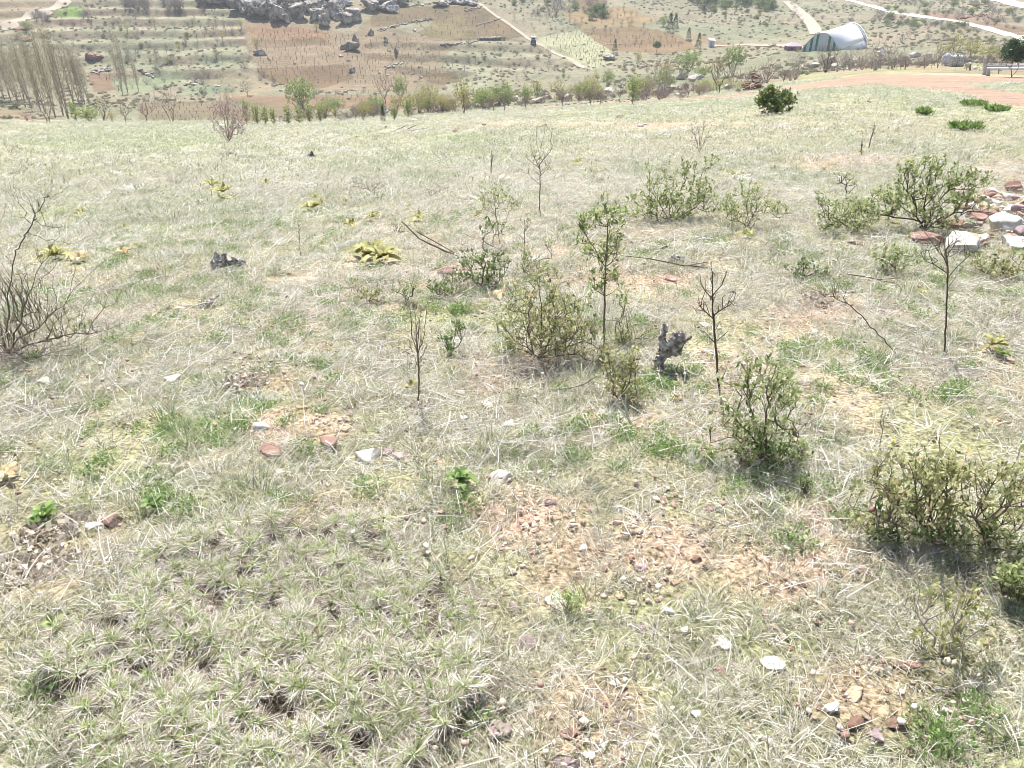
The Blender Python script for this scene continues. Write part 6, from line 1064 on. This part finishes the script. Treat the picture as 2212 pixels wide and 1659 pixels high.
    for k, x, y, h, wr, lb in [('cone', 1446, 68, 36, .9, 'tallest dark conifer above the brown orchard'), ('cone', 1458, 66, 32, .9, 'second dark conifer touching the tallest one'), ('willow', 1432, 58, 22, 1.2, 'green leafy tree left of the tall dark conifers'),
        ('cone', 1487, 84, 22, 1.0, 'pyramid conifer right of the tall pair'), ('cone', 1508, 104, 30, .9, 'spiky conifer near the small white shed'), ('cone', 1328, 113, 26, .8, 'slim conifer left of the round-headed pine on the slope'), ('roundpine', 1418, 116, 25, 1.0, 'round-headed pine standing alone on the slope'),
        ('cone', 1286, 35, 18, 1.0, 'dark conifer at the top above the orchard'), ('willow_thin', 1365, 56, 16, .9, 'green bush in the middle of the brown orchard'), ('willow_thin', 1377, 146, 38, .6, 'tall thin bare tree above the boulders'), ('willow_thin', 1013, 94, 18, 1.2, 'small round tree on the stone wall of the slope'),
        ('darkbush', 1217, 158, 8, 1.1, 'dark bush on the grey slope, upper of two'), ('darkbush', 1217, 167, 8, 1.1, 'dark bush on the grey slope, lower of two'), ('willow_thin', 555, 108, 30, 1.0, 'yellow-green tree at the corner of the terraces'), ('willow_thin', 482, 90, 22, .9, 'yellow-green tree in the middle of the right terraces'),
        ('willow_thin', 522, 62, 20, .9, 'yellow-green tree below the cliff corner'), ('willow_thin', 684, 66, 18, 1.1, 'yellow bush at the foot of the cliff'), ('darkbush', 1922, 42, 20, .9, 'dark round bush below the gravel road, left of centre'), ('darkbush', 2077, 60, 16, .8, 'dark bush just under the gravel road'), ('darkbush', 2140, 92, 14, 1.1, 'dark round bush above the olive thicket'),
        ('willow', 60, 68, 22, 1.4, 'yellow-green tree beside the dark pits at the left'), ('willow_thin', 40, 86, 18, 1.3, 'pale green bush beside the dark pits at the left'), ('darkbush', 105, 78, 14, 1.0, 'dark bush at the pits'), ('greybush', 1245, 200, 30, .9, 'grey bush between the round green bushes')]:
        put(k, x, y, h, lb, None, wr)
    # vineyards
    vy = [([(545, 60), (700, 66), (790, 80), (905, 82), (960, 120), (960, 180), (700, 190), (560, 168)], 13, 10), ([(1170, 83), (1250, 67), (1316, 110), (1325, 133), (1275, 150)], 9, 7.5), ([(300, 226), (560, 222), (620, 262), (330, 264)], 13, 8), ([(620, 205), (960, 195), (900, 215), (640, 225)], 14, 8), ([(200, 162), (330, 172), (240, 190)], 11, 7), ([(820, 40), (1030, 18), (1120, 76), (960, 84)], 16, 11), ([(1290, 80), (1450, 75), (1490, 105), (1330, 106)], 14, 9)]
    pts = []
    for poly, dx, dy in vy:
        xs = [p[0] for p in poly]; ys = [p[1] for p in poly]; y = min(ys); r = 0
        while y < max(ys):
            x = min(xs) + (r % 2) * dx * .5
            while x < max(xs):
                xx, yy = x + rng.normal(0, dx * .14), y + rng.normal(0, dy * .14)
                if inpoly(np.array([xx]), np.array([yy]), poly)[0] and rng.random() < .9: pts.append((xx, yy))
                x += dx
            y += dy; r += 1
    pts.sort(key=lambda p: -p[1])
    for i, (x, y) in enumerate(pts[:300]): put('vine', x, y, rng.uniform(6.0, 8.5), 'pruned grape vine stock in the rows of a far vineyard', 'grape vines of the far vineyards', 1.0)
    if len(pts) > 300:
        def vn(r): 
            a = rng.integers(0, 4); me = [c for c in KINDS['vine'][int(a)].children][0].data
            V = np.array([v.co[:] for v in me.vertices]); Q = np.array([p.vertices[:] for p in me.polygons]); return V, Q, None, M['bark']
        col = protos('vine_stock', vn, 4); XY = np.array([G(x, y)[:2] for x, y in pts[300:]]); scatter('grape_vines', 'remaining rows of tiny vine stocks on the far slope', 'vines', col, 4, XY, rng, .8, 1.05, tilt=.1)
    # low scrub over the whole slope
    def sc(r): P = ell(r, (0, 0, .1), (.45, .45, .12), 60); V, Q = leaves(r, P, 2, .2, .08, .5, .6); return V, Q, None, M['scrub']
    def sc2(r): P = ell(r, (0, 0, .1), (.45, .45, .12), 60); V, Q = leaves(r, P, 2, .2, .08, .4, .6); return V, Q, None, M['scrub2']
    r_ = rng
    for nm, f, n, lab in (('slope_scrub', sc, 6500, 'low grey-green scrub dotting the far slope'), ('slope_tussock', sc2, 7500, 'dry brown tussocks dotting the far slope')):
        col = protos(nm, f, 4); th = r_.uniform(-.8, .8, n); rr = np.sqrt(r_.uniform(95 ** 2, 340 ** 2, n)); XY = np.column_stack([rr * np.sin(th), rr * np.cos(th)]); px, py = maps(XY)
        inr = inpoly(px, py, [(1800, -20), (1900, 4), (1975, 24), (2080, 38), (2212, 74), (2300, 96), (2300, 118), (2212, 96), (2129, 70), (2070, 56), (1971, 42), (1918, 34), (1870, 20), (1810, 0)]) | inpoly(px, py, [(1680, -10), (1735, 20), (1765, 50), (1775, 76), (1752, 76), (1740, 50), (1715, 28), (1670, -4)]) | inpoly(px, py, [(2120, -10), (2212, 8), (2300, 20), (2300, 34), (2212, 20), (2130, 0)])
        k = ~inr & (fbm(XY[:, 0], XY[:, 1], .05, 3, 17) + .25 * r_.random(n) > .55)
        for poly, cc in FIELDS: k &= ~inpoly(px, py, poly) | (r_.random(n) < .12)
        scatter(nm, lab, 'scrub', col, 4, XY[k], r_, .3, 1.3)
M['scrub'] = mat_leaf('scrub', [(.0, (.18, .19, .12)), (1, (.30, .31, .20))], .4); M['scrub2'] = mat_leaf('tussock', [(.0, (.24, .205, .15)), (1, (.38, .34, .26))], .4)

# ------------------------------------------------------------------ rocks, walls and ruins of the far side
def far_rocks():
    rng = np.random.default_rng(21)
    def fr(label, x, y, w_, h_, mt='farlime', group=None, name='boulder', sub=3, rough=.08, cuts=12, sink=.2, cat='rock'):
        B = G(x, y); m = mpp(B); return rock(name, label, B, (w_ * m, w_ * m * rng.uniform(.7, 1.0), h_ * m * 1.15), mt, rng, cat, group, sub, sink, None, rough, cuts)
    CL = [(455, 10, 60, 18), (520, 24, 70, 34), (560, 36, 60, 42), (600, 42, 54, 44), (618, 49, 36, 26), (650, 40, 50, 44), (690, 46, 44, 40), (700, 56, 30, 26), (720, 36, 60, 44), (745, 50, 40, 32), (762, 44, 40, 40), (800, 22, 60, 34), (840, 24, 50, 24), (865, 10, 40, 20), (640, 12, 90, 30), (730, 8, 90, 26), (560, 8, 90, 30), (500, 2, 90, 24), (820, 2, 70, 24), (950, 12, 46, 14), (985, 8, 50, 16), (1014, 10, 40, 14), (680, 26, 60, 30), (590, 20, 60, 30)]
    CL = CL + [(x + rng.uniform(-26, 26), y + rng.uniform(-9, 4), w_ * rng.uniform(.35, .7), h_ * rng.uniform(.35, .8)) for x, y, w_, h_ in CL]
    for i, (x, y, w_, h_) in enumerate(CL):
        fr('weathered grey crag of the dark cliff band, top left of centre', x, y, w_, h_, 'cliff', 'crags of the cliff band', 'cliff_rock', 4, .17, 9, .15, 'cliff')
    for x, y, w_, h_, lb in [(755, 108, 46, 30, 'dark blocky outcrop alone in the brown field'), (740, 106, 22, 14, 'small crag at the left side of the lone outcrop'), (768, 92, 18, 20, 'crag behind the lone outcrop'), (802, 76, 16, 18, 'white block at the foot of the long stone wall'), (834, 90, 14, 12, 'white boulder below the stone wall'),
        (832, 99, 8, 5, 'small white rock in the field below the wall'), (856, 116, 14, 14, 'boulder with a bush in the vineyard'), (762, 154, 20, 11, 'flat dark boulder in the lower vineyard'), (735, 122, 12, 6, 'flat rock in the vineyard under the lone outcrop'), (563, 118, 30, 11, 'pale flat outcrop at the corner of the terraces'),
        (870, 160, 8, 6, 'small rock in the lower vineyard, middle'), (820, 159, 7, 5, 'small rock in the lower vineyard, left'), (838, 164, 7, 5, 'small rock in the lower vineyard, lower'), (910, 170, 10, 6, 'rock at the corner of the dark patch'), (1320, 128, 44, 12, 'low rocky bank left of the slim conifer'), (895, 68, 8, 6, 'stone at the end of the long wall')]:
        fr(lb, x, y, w_, h_, 'cliff' if w_ > 13 else 'farlime', rough=.12)
    def wall(label, pts, w_, n, mt='wallstone', grp='dry stone walls on the far slope'):
        Vs, Fs, o = [], [], 0; B0 = G(*pts[len(pts) // 2]); seg = np.linspace(0, len(pts) - 1, n)
        for t in seg:
            x = np.interp(t, range(len(pts)), [p[0] for p in pts]) + rng.normal(0, 1.4); y = np.interp(t, range(len(pts)), [p[1] for p in pts]) + rng.normal(0, w_ * .2); B = G(x, y); s = w_ * mpp(B) * rng.uniform(.35, .95)
            V, Fc = rock_arr(rng, (s * 1.2, s, s * .8), 2, 8, .08); V = V + B - B0 + np.array([0, 0, s * .2]); Vs.append(V); Fs.append(Fc + o); o += len(V)
        tag(obj('stone_wall', mesh_from('stone_wall', np.concatenate(Vs), np.concatenate(Fs), M[mt]), None, B0), label, 'wall', grp)
    wall('long curved dry stone wall above the brown vineyard', [(820, 65), (850, 58), (880, 50), (910, 44), (932, 40)], 7, 70)
    wall('short wall end under the cliff on the right', [(885, 15), (905, 12), (930, 8)], 6, 26); wall('stone wall at the upper corner of the brown field', [(1005, 24), (1020, 20), (1040, 16)], 7, 26)
    wall('thin wall at the right edge of the brown field', [(1028, 57), (1050, 50), (1080, 42)], 5, 34); wall('stone bank along the top of the right terraces', [(952, 96), (980, 97), (1010, 94), (1035, 88)], 7, 50); wall('stone bank at the right end of the terraces', [(1040, 86), (1060, 83), (1080, 88)], 7, 26)
    wall('short dark bank of stones in the vineyard', [(830, 148), (850, 143), (868, 136)], 7, 24, 'cliff'); wall('stone edging of the pale vineyard', [(1145, 82), (1175, 76), (1205, 70)], 3, 34); wall('stone terrace wall below the brown orchard', [(1298, 97), (1340, 96), (1385, 94)], 4, 40)
    wall('lower stone edging of the brown orchard', [(1370, 116), (1410, 117), (1457, 118)], 4, 40, 'cliff'); wall('small stone wall above the pale orchard', [(1190, 47), (1215, 45)], 5, 14); wall('dark stone bank below the poplars right side', [(200, 158), (222, 154), (240, 152)], 9, 24, 'cliff')
    wall('dark stone bank right of the three poplars', [(300, 152), (315, 160), (332, 166)], 9, 24, 'cliff'); wall('dark hedge bank below the terraces', [(400, 183), (425, 180)], 8, 20, 'cliff'); wall('stony terrace edge at the foot of the vineyard', [(690, 200), (740, 197), (780, 194)], 4, 40, 'cliff')
    wall('rocky cut above the conifers', [(1470, 40), (1520, 48), (1560, 54)], 4, 34); wall('eroded bank above the gravel road', [(2070, 42), (2100, 36), (2130, 34), (2150, 46)], 7, 40, 'brownstone')
    wall('rubble of the hedge bank, left part', [(560, 262), (640, 262), (740, 260)], 5, 60); wall('rubble of the hedge bank, middle part', [(880, 252), (960, 243), (1060, 236), (1130, 232)], 6, 80); wall('rubble of the hedge bank, right part', [(1130, 232), (1220, 226), (1330, 218), (1400, 212)], 7, 110)
    wall('brushy rubble under the grey bare tree', [(1370, 198), (1400, 196), (1440, 204), (1400, 210)], 7, 60, 'brownstone'); wall('rubble under the dark fan-shaped tree', [(1700, 162), (1750, 156), (1800, 152), (1850, 150)], 6, 80)
    W = [(936, 228, 15, 12), (973, 223, 24, 12), (895, 262, 30, 8), (944, 242, 8, 8), (1110, 216, 24, 12), (1160, 223, 26, 14), (1190, 214, 20, 11), (1219, 213, 22, 15), (1235, 208, 16, 10), (1250, 206, 16, 12), (1283, 200, 20, 12), (1316, 198, 26, 12), (1340, 202, 18, 11), (1300, 206, 14, 9), (1268, 210, 14, 8), (1340, 190, 14, 8), (1424, 182, 30, 16), (1447, 180, 34, 20), (1472, 172, 26, 18), (1496, 176, 24, 16), (1510, 172, 18, 14), (1455, 194, 34, 11), (1462, 204, 12, 6), (1570, 192, 24, 18), (1560, 196, 14, 9), (1760, 146, 24, 16), (1790, 138, 26, 18), (1805, 148, 20, 12), (1730, 148, 20, 10), (1845, 132, 26, 8), (1960, 128, 30, 12), (1978, 124, 40, 16), (2000, 126, 20, 12), (1905, 122, 14, 8), (1900, 108, 26, 7), (1925, 116, 20, 7), (2178, 136, 16, 12), (2105, 150, 12, 10), (2092, 146, 12, 12), (2160, 154, 12, 8), (2118, 152, 14, 8), (2000, 136, 16, 8)]
    ad = ['small', 'pointed', 'flat', 'rounded', 'broad', 'narrow', 'angular', 'low']; 
    for i, (x, y, w_, h_) in enumerate(W):
        side = 'left of the bright green sapling' if x < 1360 else ('under the broad green willow' if x < 1540 else ('by the road bend' if x < 1620 else ('behind the dark fan-shaped tree' if x < 1860 else 'in the rubble at the upper right')))
        fr('pale boulder %s' % side, x, y, w_, h_, 'farlime', 'pale boulders %s' % side, rough=.09)
    # ruined dry wall at the bend
    Vs, Fs, o = [], [], 0; B0 = G(1622, 196); m = mpp(B0)
    for k in range(70):
        px_ = rng.uniform(-15, 20); h_ = rng.uniform(0, 1) * (34 if 2 < px_ < 12 else 14); s = m * rng.uniform(4, 8); V, Fc = rock_arr(rng, (s * 1.3, s, s * .7), 2, 8, .07)
        V = V + np.array([px_ * m, rng.uniform(-.6, .6), h_ * m]); Vs.append(V); Fs.append(Fc + o); o += len(V)
    tag(obj('ruined_wall', mesh_from('ruined_wall', np.concatenate(Vs), np.concatenate(Fs), M['brownstone']), None, B0), 'ruined dark dry-stone pillar at the bend of the track', 'wall')
    # dark earth pits at the left
    for x, y, w_, h_, lb in [(52, 62, 50, 14, 'upper dark eroded pit bank at the left edge'), (48, 84, 44, 9, 'lower dark eroded pit bank at the left edge'), (205, 112 + 14, 40, 20, 'red-brown cave-like bank beside the poplars')]:
        fr(lb, x, y, w_, h_, 'brownstone', None, 'earth_bank', 4, .14, 8, .4, 'bank')

# ------------------------------------------------------------------ buildings and small works
def mat_flat(name, c, rough=.6, sc=4, var=.12, metal=0):
    m, nt, out = newmat(name); f = noise(nt, sc, 4); a = tuple(x * (1 - var) for x in c); b = tuple(min(1, x * (1 + var)) for x in c)
    bsdf(nt, out, ramp(nt, f, [(.35, a), (.65, b)]), rough, f, .1, .01, .3, metal); return m
M['white'] = mat_flat('white_sheet', (.80, .81, .82), .45); M['greysheet'] = mat_flat('grey_white_sheet', (.55, .56, .60)); M['green'] = mat_flat('green_sheet', (.02, .20, .13)); M['maroon'] = mat_flat('maroon_boards', (.20, .09, .10)); M['roofgrey'] = mat_flat('grey_roof', (.32, .26, .29))
M['steel'] = mat_flat('galvanised_steel', (.45, .47, .50), .4, metal=.6); M['plastic'] = mat_flat('milky_plastic', (.74, .78, .74), .35); M['blue'] = mat_flat('light_blue_pipe', (.45, .58, .75), .4); M['darkblue'] = mat_flat('dark_blue_paint', (.05, .08, .15), .35); M['glass'] = mat_flat('dark_glass', (.03, .04, .05), .1); M['black'] = mat_flat('black_plastic', (.03, .03, .035), .5); M['concrete'] = mat_flat('concrete', (.42, .38, .37), .9, 12); M['timber'] = mat_flat('timber', (.30, .22, .15), .9)
def boxm(name, boxes, mat, parent=None, loc=None, rot=0):
    Vs, Fs, o = [], [], 0; c, s = math.cos(rot), math.sin(rot)
    for (x0, y0, z0, x1, y1, z1) in boxes:
        V = np.array([(x, y, z) for z in (z0, z1) for x, y in ((x0, y0), (x1, y0), (x1, y1), (x0, y1))], float); V = np.column_stack([V[:, 0] * c - V[:, 1] * s, V[:, 0] * s + V[:, 1] * c, V[:, 2]])
        Vs.append(V); Fs += [tuple(i + o for i in f) for f in ((3, 2, 1, 0), (4, 5, 6, 7), (0, 1, 5, 4), (1, 2, 6, 5), (2, 3, 7, 6), (3, 0, 4, 7))]; o += 8
    return obj(name, mesh_from(name, np.concatenate(Vs), Fs, M[mat]), parent, loc)
def works():
    # striped arched shelter
    Gd = G(1779, 110); Y1 = Gd[1]
    u, v, z = [float(a) for a in pix_dir(1779.8, 70)]; A1 = np.array([u * Y1 / v, Y1, EYE + z * Y1 / v]); u2, v2, z2_ = [float(a) for a in pix_dir(1841.6, 50.7)]; s2 = (A1[2] - EYE) / z2_; A2 = np.array([u2 * s2, v2 * s2, A1[2]])
    ax = (A2 - A1)[:2]; Ln = np.linalg.norm(ax); ax /= Ln; n = np.array([ax[1], -ax[0]])
    def wsolve(tx, sg):
        for w_ in np.arange(1, 14, .05):
            q = A1[:2] + n * sg * w_; px, _ = proj(q[0], q[1], A1[2] - 4)
            if (px - tx) * sg > 0: return w_
        return 6
    wl = .5 * (wsolve(1731, -1) + wsolve(1820, 1)); zb = float(min(H(*(A1[:2] - n * wl)), H(*(A1[:2] + n * wl)), H(*A2[:2]))) - .4; Hh = A1[2] - zb
    t = thing('arched_shelter', 'white arched shelter with green vertical stripes on its front', 'building', (A1[0], A1[1], zb)); 
    prof = []
    for f in np.linspace(0, 1, 9): prof.append((-wl * (1 - f) , Hh * (.30 + .70 * (1 - (1 - f) ** 2.0))))
    prof = [(-wl * .985, 0.0)] + prof; prof += [(-x, z) for x, z in prof[-2::-1]]; k = len(prof)
    def P3(x, y, z_): q = n * x + ax * y; return (q[0], q[1], z_)
    def shell(y0, y1, grow, name, mat, i0=0, i1=None):
        i1 = k if i1 is None else i1; V = [P3(x * (1 + grow / wl), y, z_ + (grow if z_ > 0 else 0)) for y in (y0, y1) for x, z_ in prof[i0:i1]]; kk = i1 - i0
        o = obj(name, mesh_from(name, V, np.array([(i, i + 1, kk + i + 1, kk + i) for i in range(kk - 1)]), M[mat], smooth=True), t); md = o.modifiers.new('thickness', 'SOLIDIFY'); md.thickness = .06; return o
    shell(-.3, Ln, .02, 'roof', 'white', 2, k - 2); shell(-.05, Ln - .02, -.05, 'side_wall', 'greysheet'); shell(Ln * .93, Ln * .96, .09, 'roof_band', 'greysheet', 2, k - 2); shell(Ln * .97, Ln * 1.01, .25, 'roof_rim', 'white', 1, k - 1)
    for nm, y in (('front_wall', 0.02), ('back_wall', Ln - .1)):
        V = [P3(x * .99, y, z_) for x, z_ in prof]; obj(nm, mesh_from(nm, V, [tuple(range(k))], M['greysheet']), t)
    xs = np.array([p[0] for p in prof[1:-1]]); zs = np.array([p[1] for p in prof[1:-1]])
    for f in (-.78, -.50, -.24, .34, .60): 
        x0, x1 = wl * (f - .055), wl * (f + .055); V = [P3(x0, -.03, 0), P3(x1, -.03, 0), P3(x1, -.03, float(np.interp(x1, xs, zs)) - .12), P3(x0, -.03, float(np.interp(x0, xs, zs)) - .12)]
        o = obj('green_stripe', mesh_from('green_stripe', V, [(0, 1, 2, 3)], M['green']), t); md = o.modifiers.new('thickness', 'SOLIDIFY'); md.thickness = .04
    # maroon hut
    B = G(1712, 108); m = mpp(B); t = thing('hut', 'small maroon hut with grey roof left of the striped shelter', 'hut', B - np.array([0, 0, .3])); w_ = 29 * m; h = 12 * m
    boxm('wall', [(-w_ / 2, -1.4, 0, w_ / 2, 1.4, h)], 'maroon', t); V = [(-w_ / 2 - .3, -1.7, h - .05), (w_ / 2 + .3, -1.7, h - .05), (w_ / 2 + .3, 1.7, h - .05), (-w_ / 2 - .3, 1.7, h - .05), (-w_ * .1, 0, h + 6.5 * m), (w_ * .2, 0, h + 6.5 * m)]
    obj('roof', mesh_from('roof', V, [(0, 1, 5, 4), (2, 3, 4, 5), (3, 0, 4), (1, 2, 5), (3, 2, 1, 0)], M['roofgrey']), t); boxm('door', [(w_ * .1, -1.45, 0, w_ * .1 + .9, -1.4, h * .85)], 'timber', t); boxm('window', [(-w_ * .32, -1.44, h * .4, -w_ * .12, -1.4, h * .75)], 'glass', t)
    # water tank in its cage
    B = G(2063, 144); m = mpp(B); s = 24.5 * m; h = 23 * m; t = thing('water_tank', 'white caged water tank on a pallet beside the track', 'tank', B)
    r = -.12; boxm('tank', [(-s * .47, -s * .42, h * .14, s * .47, s * .42, h * .96)], 'plastic', t, rot=r).modifiers.new('soft', 'BEVEL').width = .08
    b = .02; bars = []
    for f in np.linspace(-.5, .5, 6): bars += [(s * f - b, -s * .46 - b, h * .12, s * f + b, -s * .46 + b, h), (s * f - b, s * .46 - b, h * .12, s * f + b, s * .46 + b, h)]
    for f in np.linspace(-.42, .42, 5): bars += [(-s * .5 - b, s * f - b, h * .12, -s * .5 + b, s * f + b, h), (s * .5 - b, s * f - b, h * .12, s * .5 + b, s * f + b, h)]
    boxm('cage', bars, 'steel', t, rot=r); bars = []
    for f in (.14, .34, .55, .76, .985): z_ = h * f; bars += [(-s * .51, -s * .475 - b, z_ - b, s * .51, -s * .475 + b, z_ + b), (-s * .51, s * .475 - b, z_ - b, s * .51, s * .475 + b, z_ + b), (-s * .515 - b, -s * .46, z_ - b, -s * .515 + b, s * .46, z_ + b), (s * .515 - b, -s * .46, z_ - b, s * .515 + b, s * .46, z_ + b)]
    boxm('cage_rails', bars, 'steel', t, rot=r); boxm('pallet', [(-s * .5, -s * .46, 0, -s * .3, s * .46, h * .11), (-s * .1, -s * .46, 0, s * .1, s * .46, h * .11), (s * .3, -s * .46, 0, s * .5, s * .46, h * .11)], 'timber', t, rot=r)
    lid = frusta(np.array([[0, 0, h * .96]]), np.array([[0, 0, h * 1.03]]), np.array([.1]), np.array([.1]), 12); obj('lid', mesh_from('lid', lid[0], lid[1], M['black']), t)
    def cyl(name, pts, rad, mat, label=None, cat=None, parent=None, B0=None, sides=8):
        P = np.array(pts, float); V, Q = frusta(P[:-1], P[1:], np.full(len(P) - 1, rad), np.full(len(P) - 1, rad), sides); B0 = P[0] if B0 is None else B0
        o = obj(name, mesh_from(name, V - B0, Q, M[mat], smooth=True), parent, B0 if parent is None else None)
        if label: tag(o, label, cat)
        return o
    gnarl('wrapped_sheet', 'crumpled pale sheet standing against the left of the water tank', 'sheet', (2044, 143), [[(2046, 143, 5), (2045, 132, 7), (2043, 121, 5), (2040, 119, 2)], [(2037, 138, 3), (2038, 126, 4), (2041, 121, 3)]], 'greysheet', 91, rough=.12, sides=8)
    B2 = G(2095, 145); P = [at(2074, 121.5, B), at(2085, 124, B), at(2096, 127.5, B), at(2101, 130.5, B)]; P2 = [at(2101, 130.5, B), at(2097, 138, B), at(2093, 144, B)]
    cyl('water_pipe', P, .05, 'blue', 'light blue pipe bending out of the water tank', 'pipe'); cyl('pipe_prop', P2, .035, 'steel', 'thin prop holding up the end of the blue pipe', 'post')
    for i, (x, y, h_, r_, mt, lb, tp) in enumerate([(1891, 152, 22, 4, 'concrete', 'stout concrete post left of the tall whitish tree', 1), (1858 + 340, 150, 24, 2, 'concrete', 'pale post behind the pine', 0), (2127, 162, 32, 4.2, 'concrete', 'concrete gatepost with pale cap right of the tank', 1), (2134, 164, 16, 4.6, 'concrete', 'short broad concrete stub before the gatepost', 0), (2095, 152, 14, 2.2, 'timber', 'dark wooden post under the pipe end', 0),
                   (1965 - 10, 150, 22, 1.2, 'timber', 'thin fence stake, first right of the concrete post', 0), (1996, 148, 24, 1, 'timber', 'thin fence stake before the white rubble', 0), (2025, 147, 24, 1, 'timber', 'thin fence stake left of the water tank', 0), (2157, 160, 22, 1, 'timber', 'thin fence stake right of the gatepost', 0), (1808, 155, 24, 1.6, 'concrete', 'leaning pale post right of the dark fan-shaped tree', 0), (1706, 175, 18, 1, 'timber', 'thin stake at the thicket', 0), (1640, 204, 12, 1, 'timber', 'short stake at the bend of the track', 0)]):
        gnarl('fence_post', lb, 'post', (x, y), [[(x, y + 1, r_), (x + .8, y - h_ * .5, r_ * .85), (x + 1.5, y - h_, r_ * .7)]] + ([[(x + 1.5, y - h_, r_ * .9), (x + 1.5, y - h_ - 3, r_ * .8)]] if tp else []), mt, 95 + i, rough=.06, sides=7, dyr=0)
    for nm, ya, yb, mt, rr, lb in (('long_pipe', 152.5, 155, 'black', .13, 'long black pipe on the ground at the right edge'), ('long_pipe', 156, 157.5, 'white', .12, 'long white pipe below the black one at the right edge'), ('long_pipe', 147, 149.5, 'concrete', .1, 'pale pipe behind the black one at the right edge')):
        a, b_ = G(2130, ya), G(2260, yb); a[2] += .25; b_[2] += .3; cyl(nm, [a, (a + b_) / 2, b_], rr, mt, lb, 'pipe')
    # vehicle, shed, cloth
    B = G(1152, 96); m = mpp(B); s = 11 * m; t = thing('vehicle', 'small dark blue vehicle parked on the footpath, far slope', 'vehicle', B); boxm('body', [(-s * .5, -s, s * .25, s * .5, s, s * .85)], 'darkblue', t).modifiers.new('soft', 'BEVEL').width = .06
    boxm('cabin', [(-s * .44, -s * .8, s * .85, s * .44, s * .3, s * 1.42)], 'white', t).modifiers.new('soft', 'BEVEL').width = .08; boxm('rear_window', [(-s * .36, -s * .83, s * .95, s * .36, -s * .8, s * 1.28)], 'glass', t)
    for sx in (-1, 1):
        for sy in (-.62, .62):
            V, Q = frusta(np.array([[sx * s * .38, sy * s, s * .24]]), np.array([[sx * s * .54, sy * s, s * .24]]), np.array([s * .24]), np.array([s * .24]), 12); V = np.vstack([V, V[:12].mean(0), V[12:24].mean(0)]); F3 = [tuple(q) for q in Q] + [(24, (i + 1) % 12, i) for i in range(12)] + [(25, 12 + i, 12 + (i + 1) % 12) for i in range(12)]
            obj('wheel', mesh_from('wheel', V, F3, M['black']), t)
    B = G(1536, 101); m = mpp(B); w_ = 11 * m; h = 14 * m; t = thing('shed', 'small white shed with slanted roof on the bare slope', 'shed', B); boxm('wall', [(-w_ / 2, -w_ / 2, -.2, w_ / 2, w_ / 2, h)], 'greysheet', t); boxm('door', [(-w_ * .3, -w_ * .52, 0, w_ * .05, -w_ * .5, h * .8)], 'concrete', t)
    V = [(-w_ * .6, -w_ * .65, h), (w_ * .6, -w_ * .65, h - .15), (w_ * .6, w_ * .6, h + .25), (-w_ * .6, w_ * .6, h + .4)]; o = obj('roof', mesh_from('roof', V, [(0, 1, 2, 3)], M['white']), t); o.modifiers.new('t', 'SOLIDIFY').thickness = .1
    gnarl('white_cloth', 'white cloth caught on a stake at the meadow edge', 'cloth', (830, 245), [[(830, 246, 2), (828, 236, 4), (826, 226, 3), (825, 221, 1.5)], [(828, 238, 3), (834, 243, 3), (840, 240, 1.5)]], 'white', 120, rough=.15, sides=8)
    gnarl('white_cloth', 'white rag snagged in the tall whitish tree', 'cloth', (1906, 130), [[(1897, 114, 2), (1906, 111, 4), (1914, 113, 2)]], 'white', 121, rough=.2, sides=8)
    for x, y, lb in ((470, 185, 'white plastic sheet lying on the far left slope'), (262, 262 + 0, 'white paper scrap on the left meadow edge')): prock(lb, x if x != 262 else 478, y if x != 262 else 271, 16, 5, 'lime', 130 + x, name='white_scrap', sub=2)

def haze():
    o = boxm('haze', [(-700, -60, -130, 700, 620, 40)], 'white'); o.data.materials.clear(); m = bpy.data.materials.new('haze'); m.use_nodes = True; nt = m.node_tree; nt.nodes.clear()
    out = nt.nodes.new('ShaderNodeOutputMaterial'); v = nt.nodes.new('ShaderNodeVolumePrincipled'); v.inputs['Density'].default_value = HAZE; v.inputs['Color'].default_value = (.86, .90, .96, 1); v.inputs['Anisotropy'].default_value = .2
    nt.links.new(v.outputs[0], out.inputs['Volume']); o.data.materials.append(m); tag(o, 'thin bright haze over the valley', 'haze', kind='stuff')
HAZE = .0004
rosettes(); stones(); small_stones(); deadwood(); plants(); edge_plants(); hill_plants(); far_rocks(); works()
ground_cover()
haze()
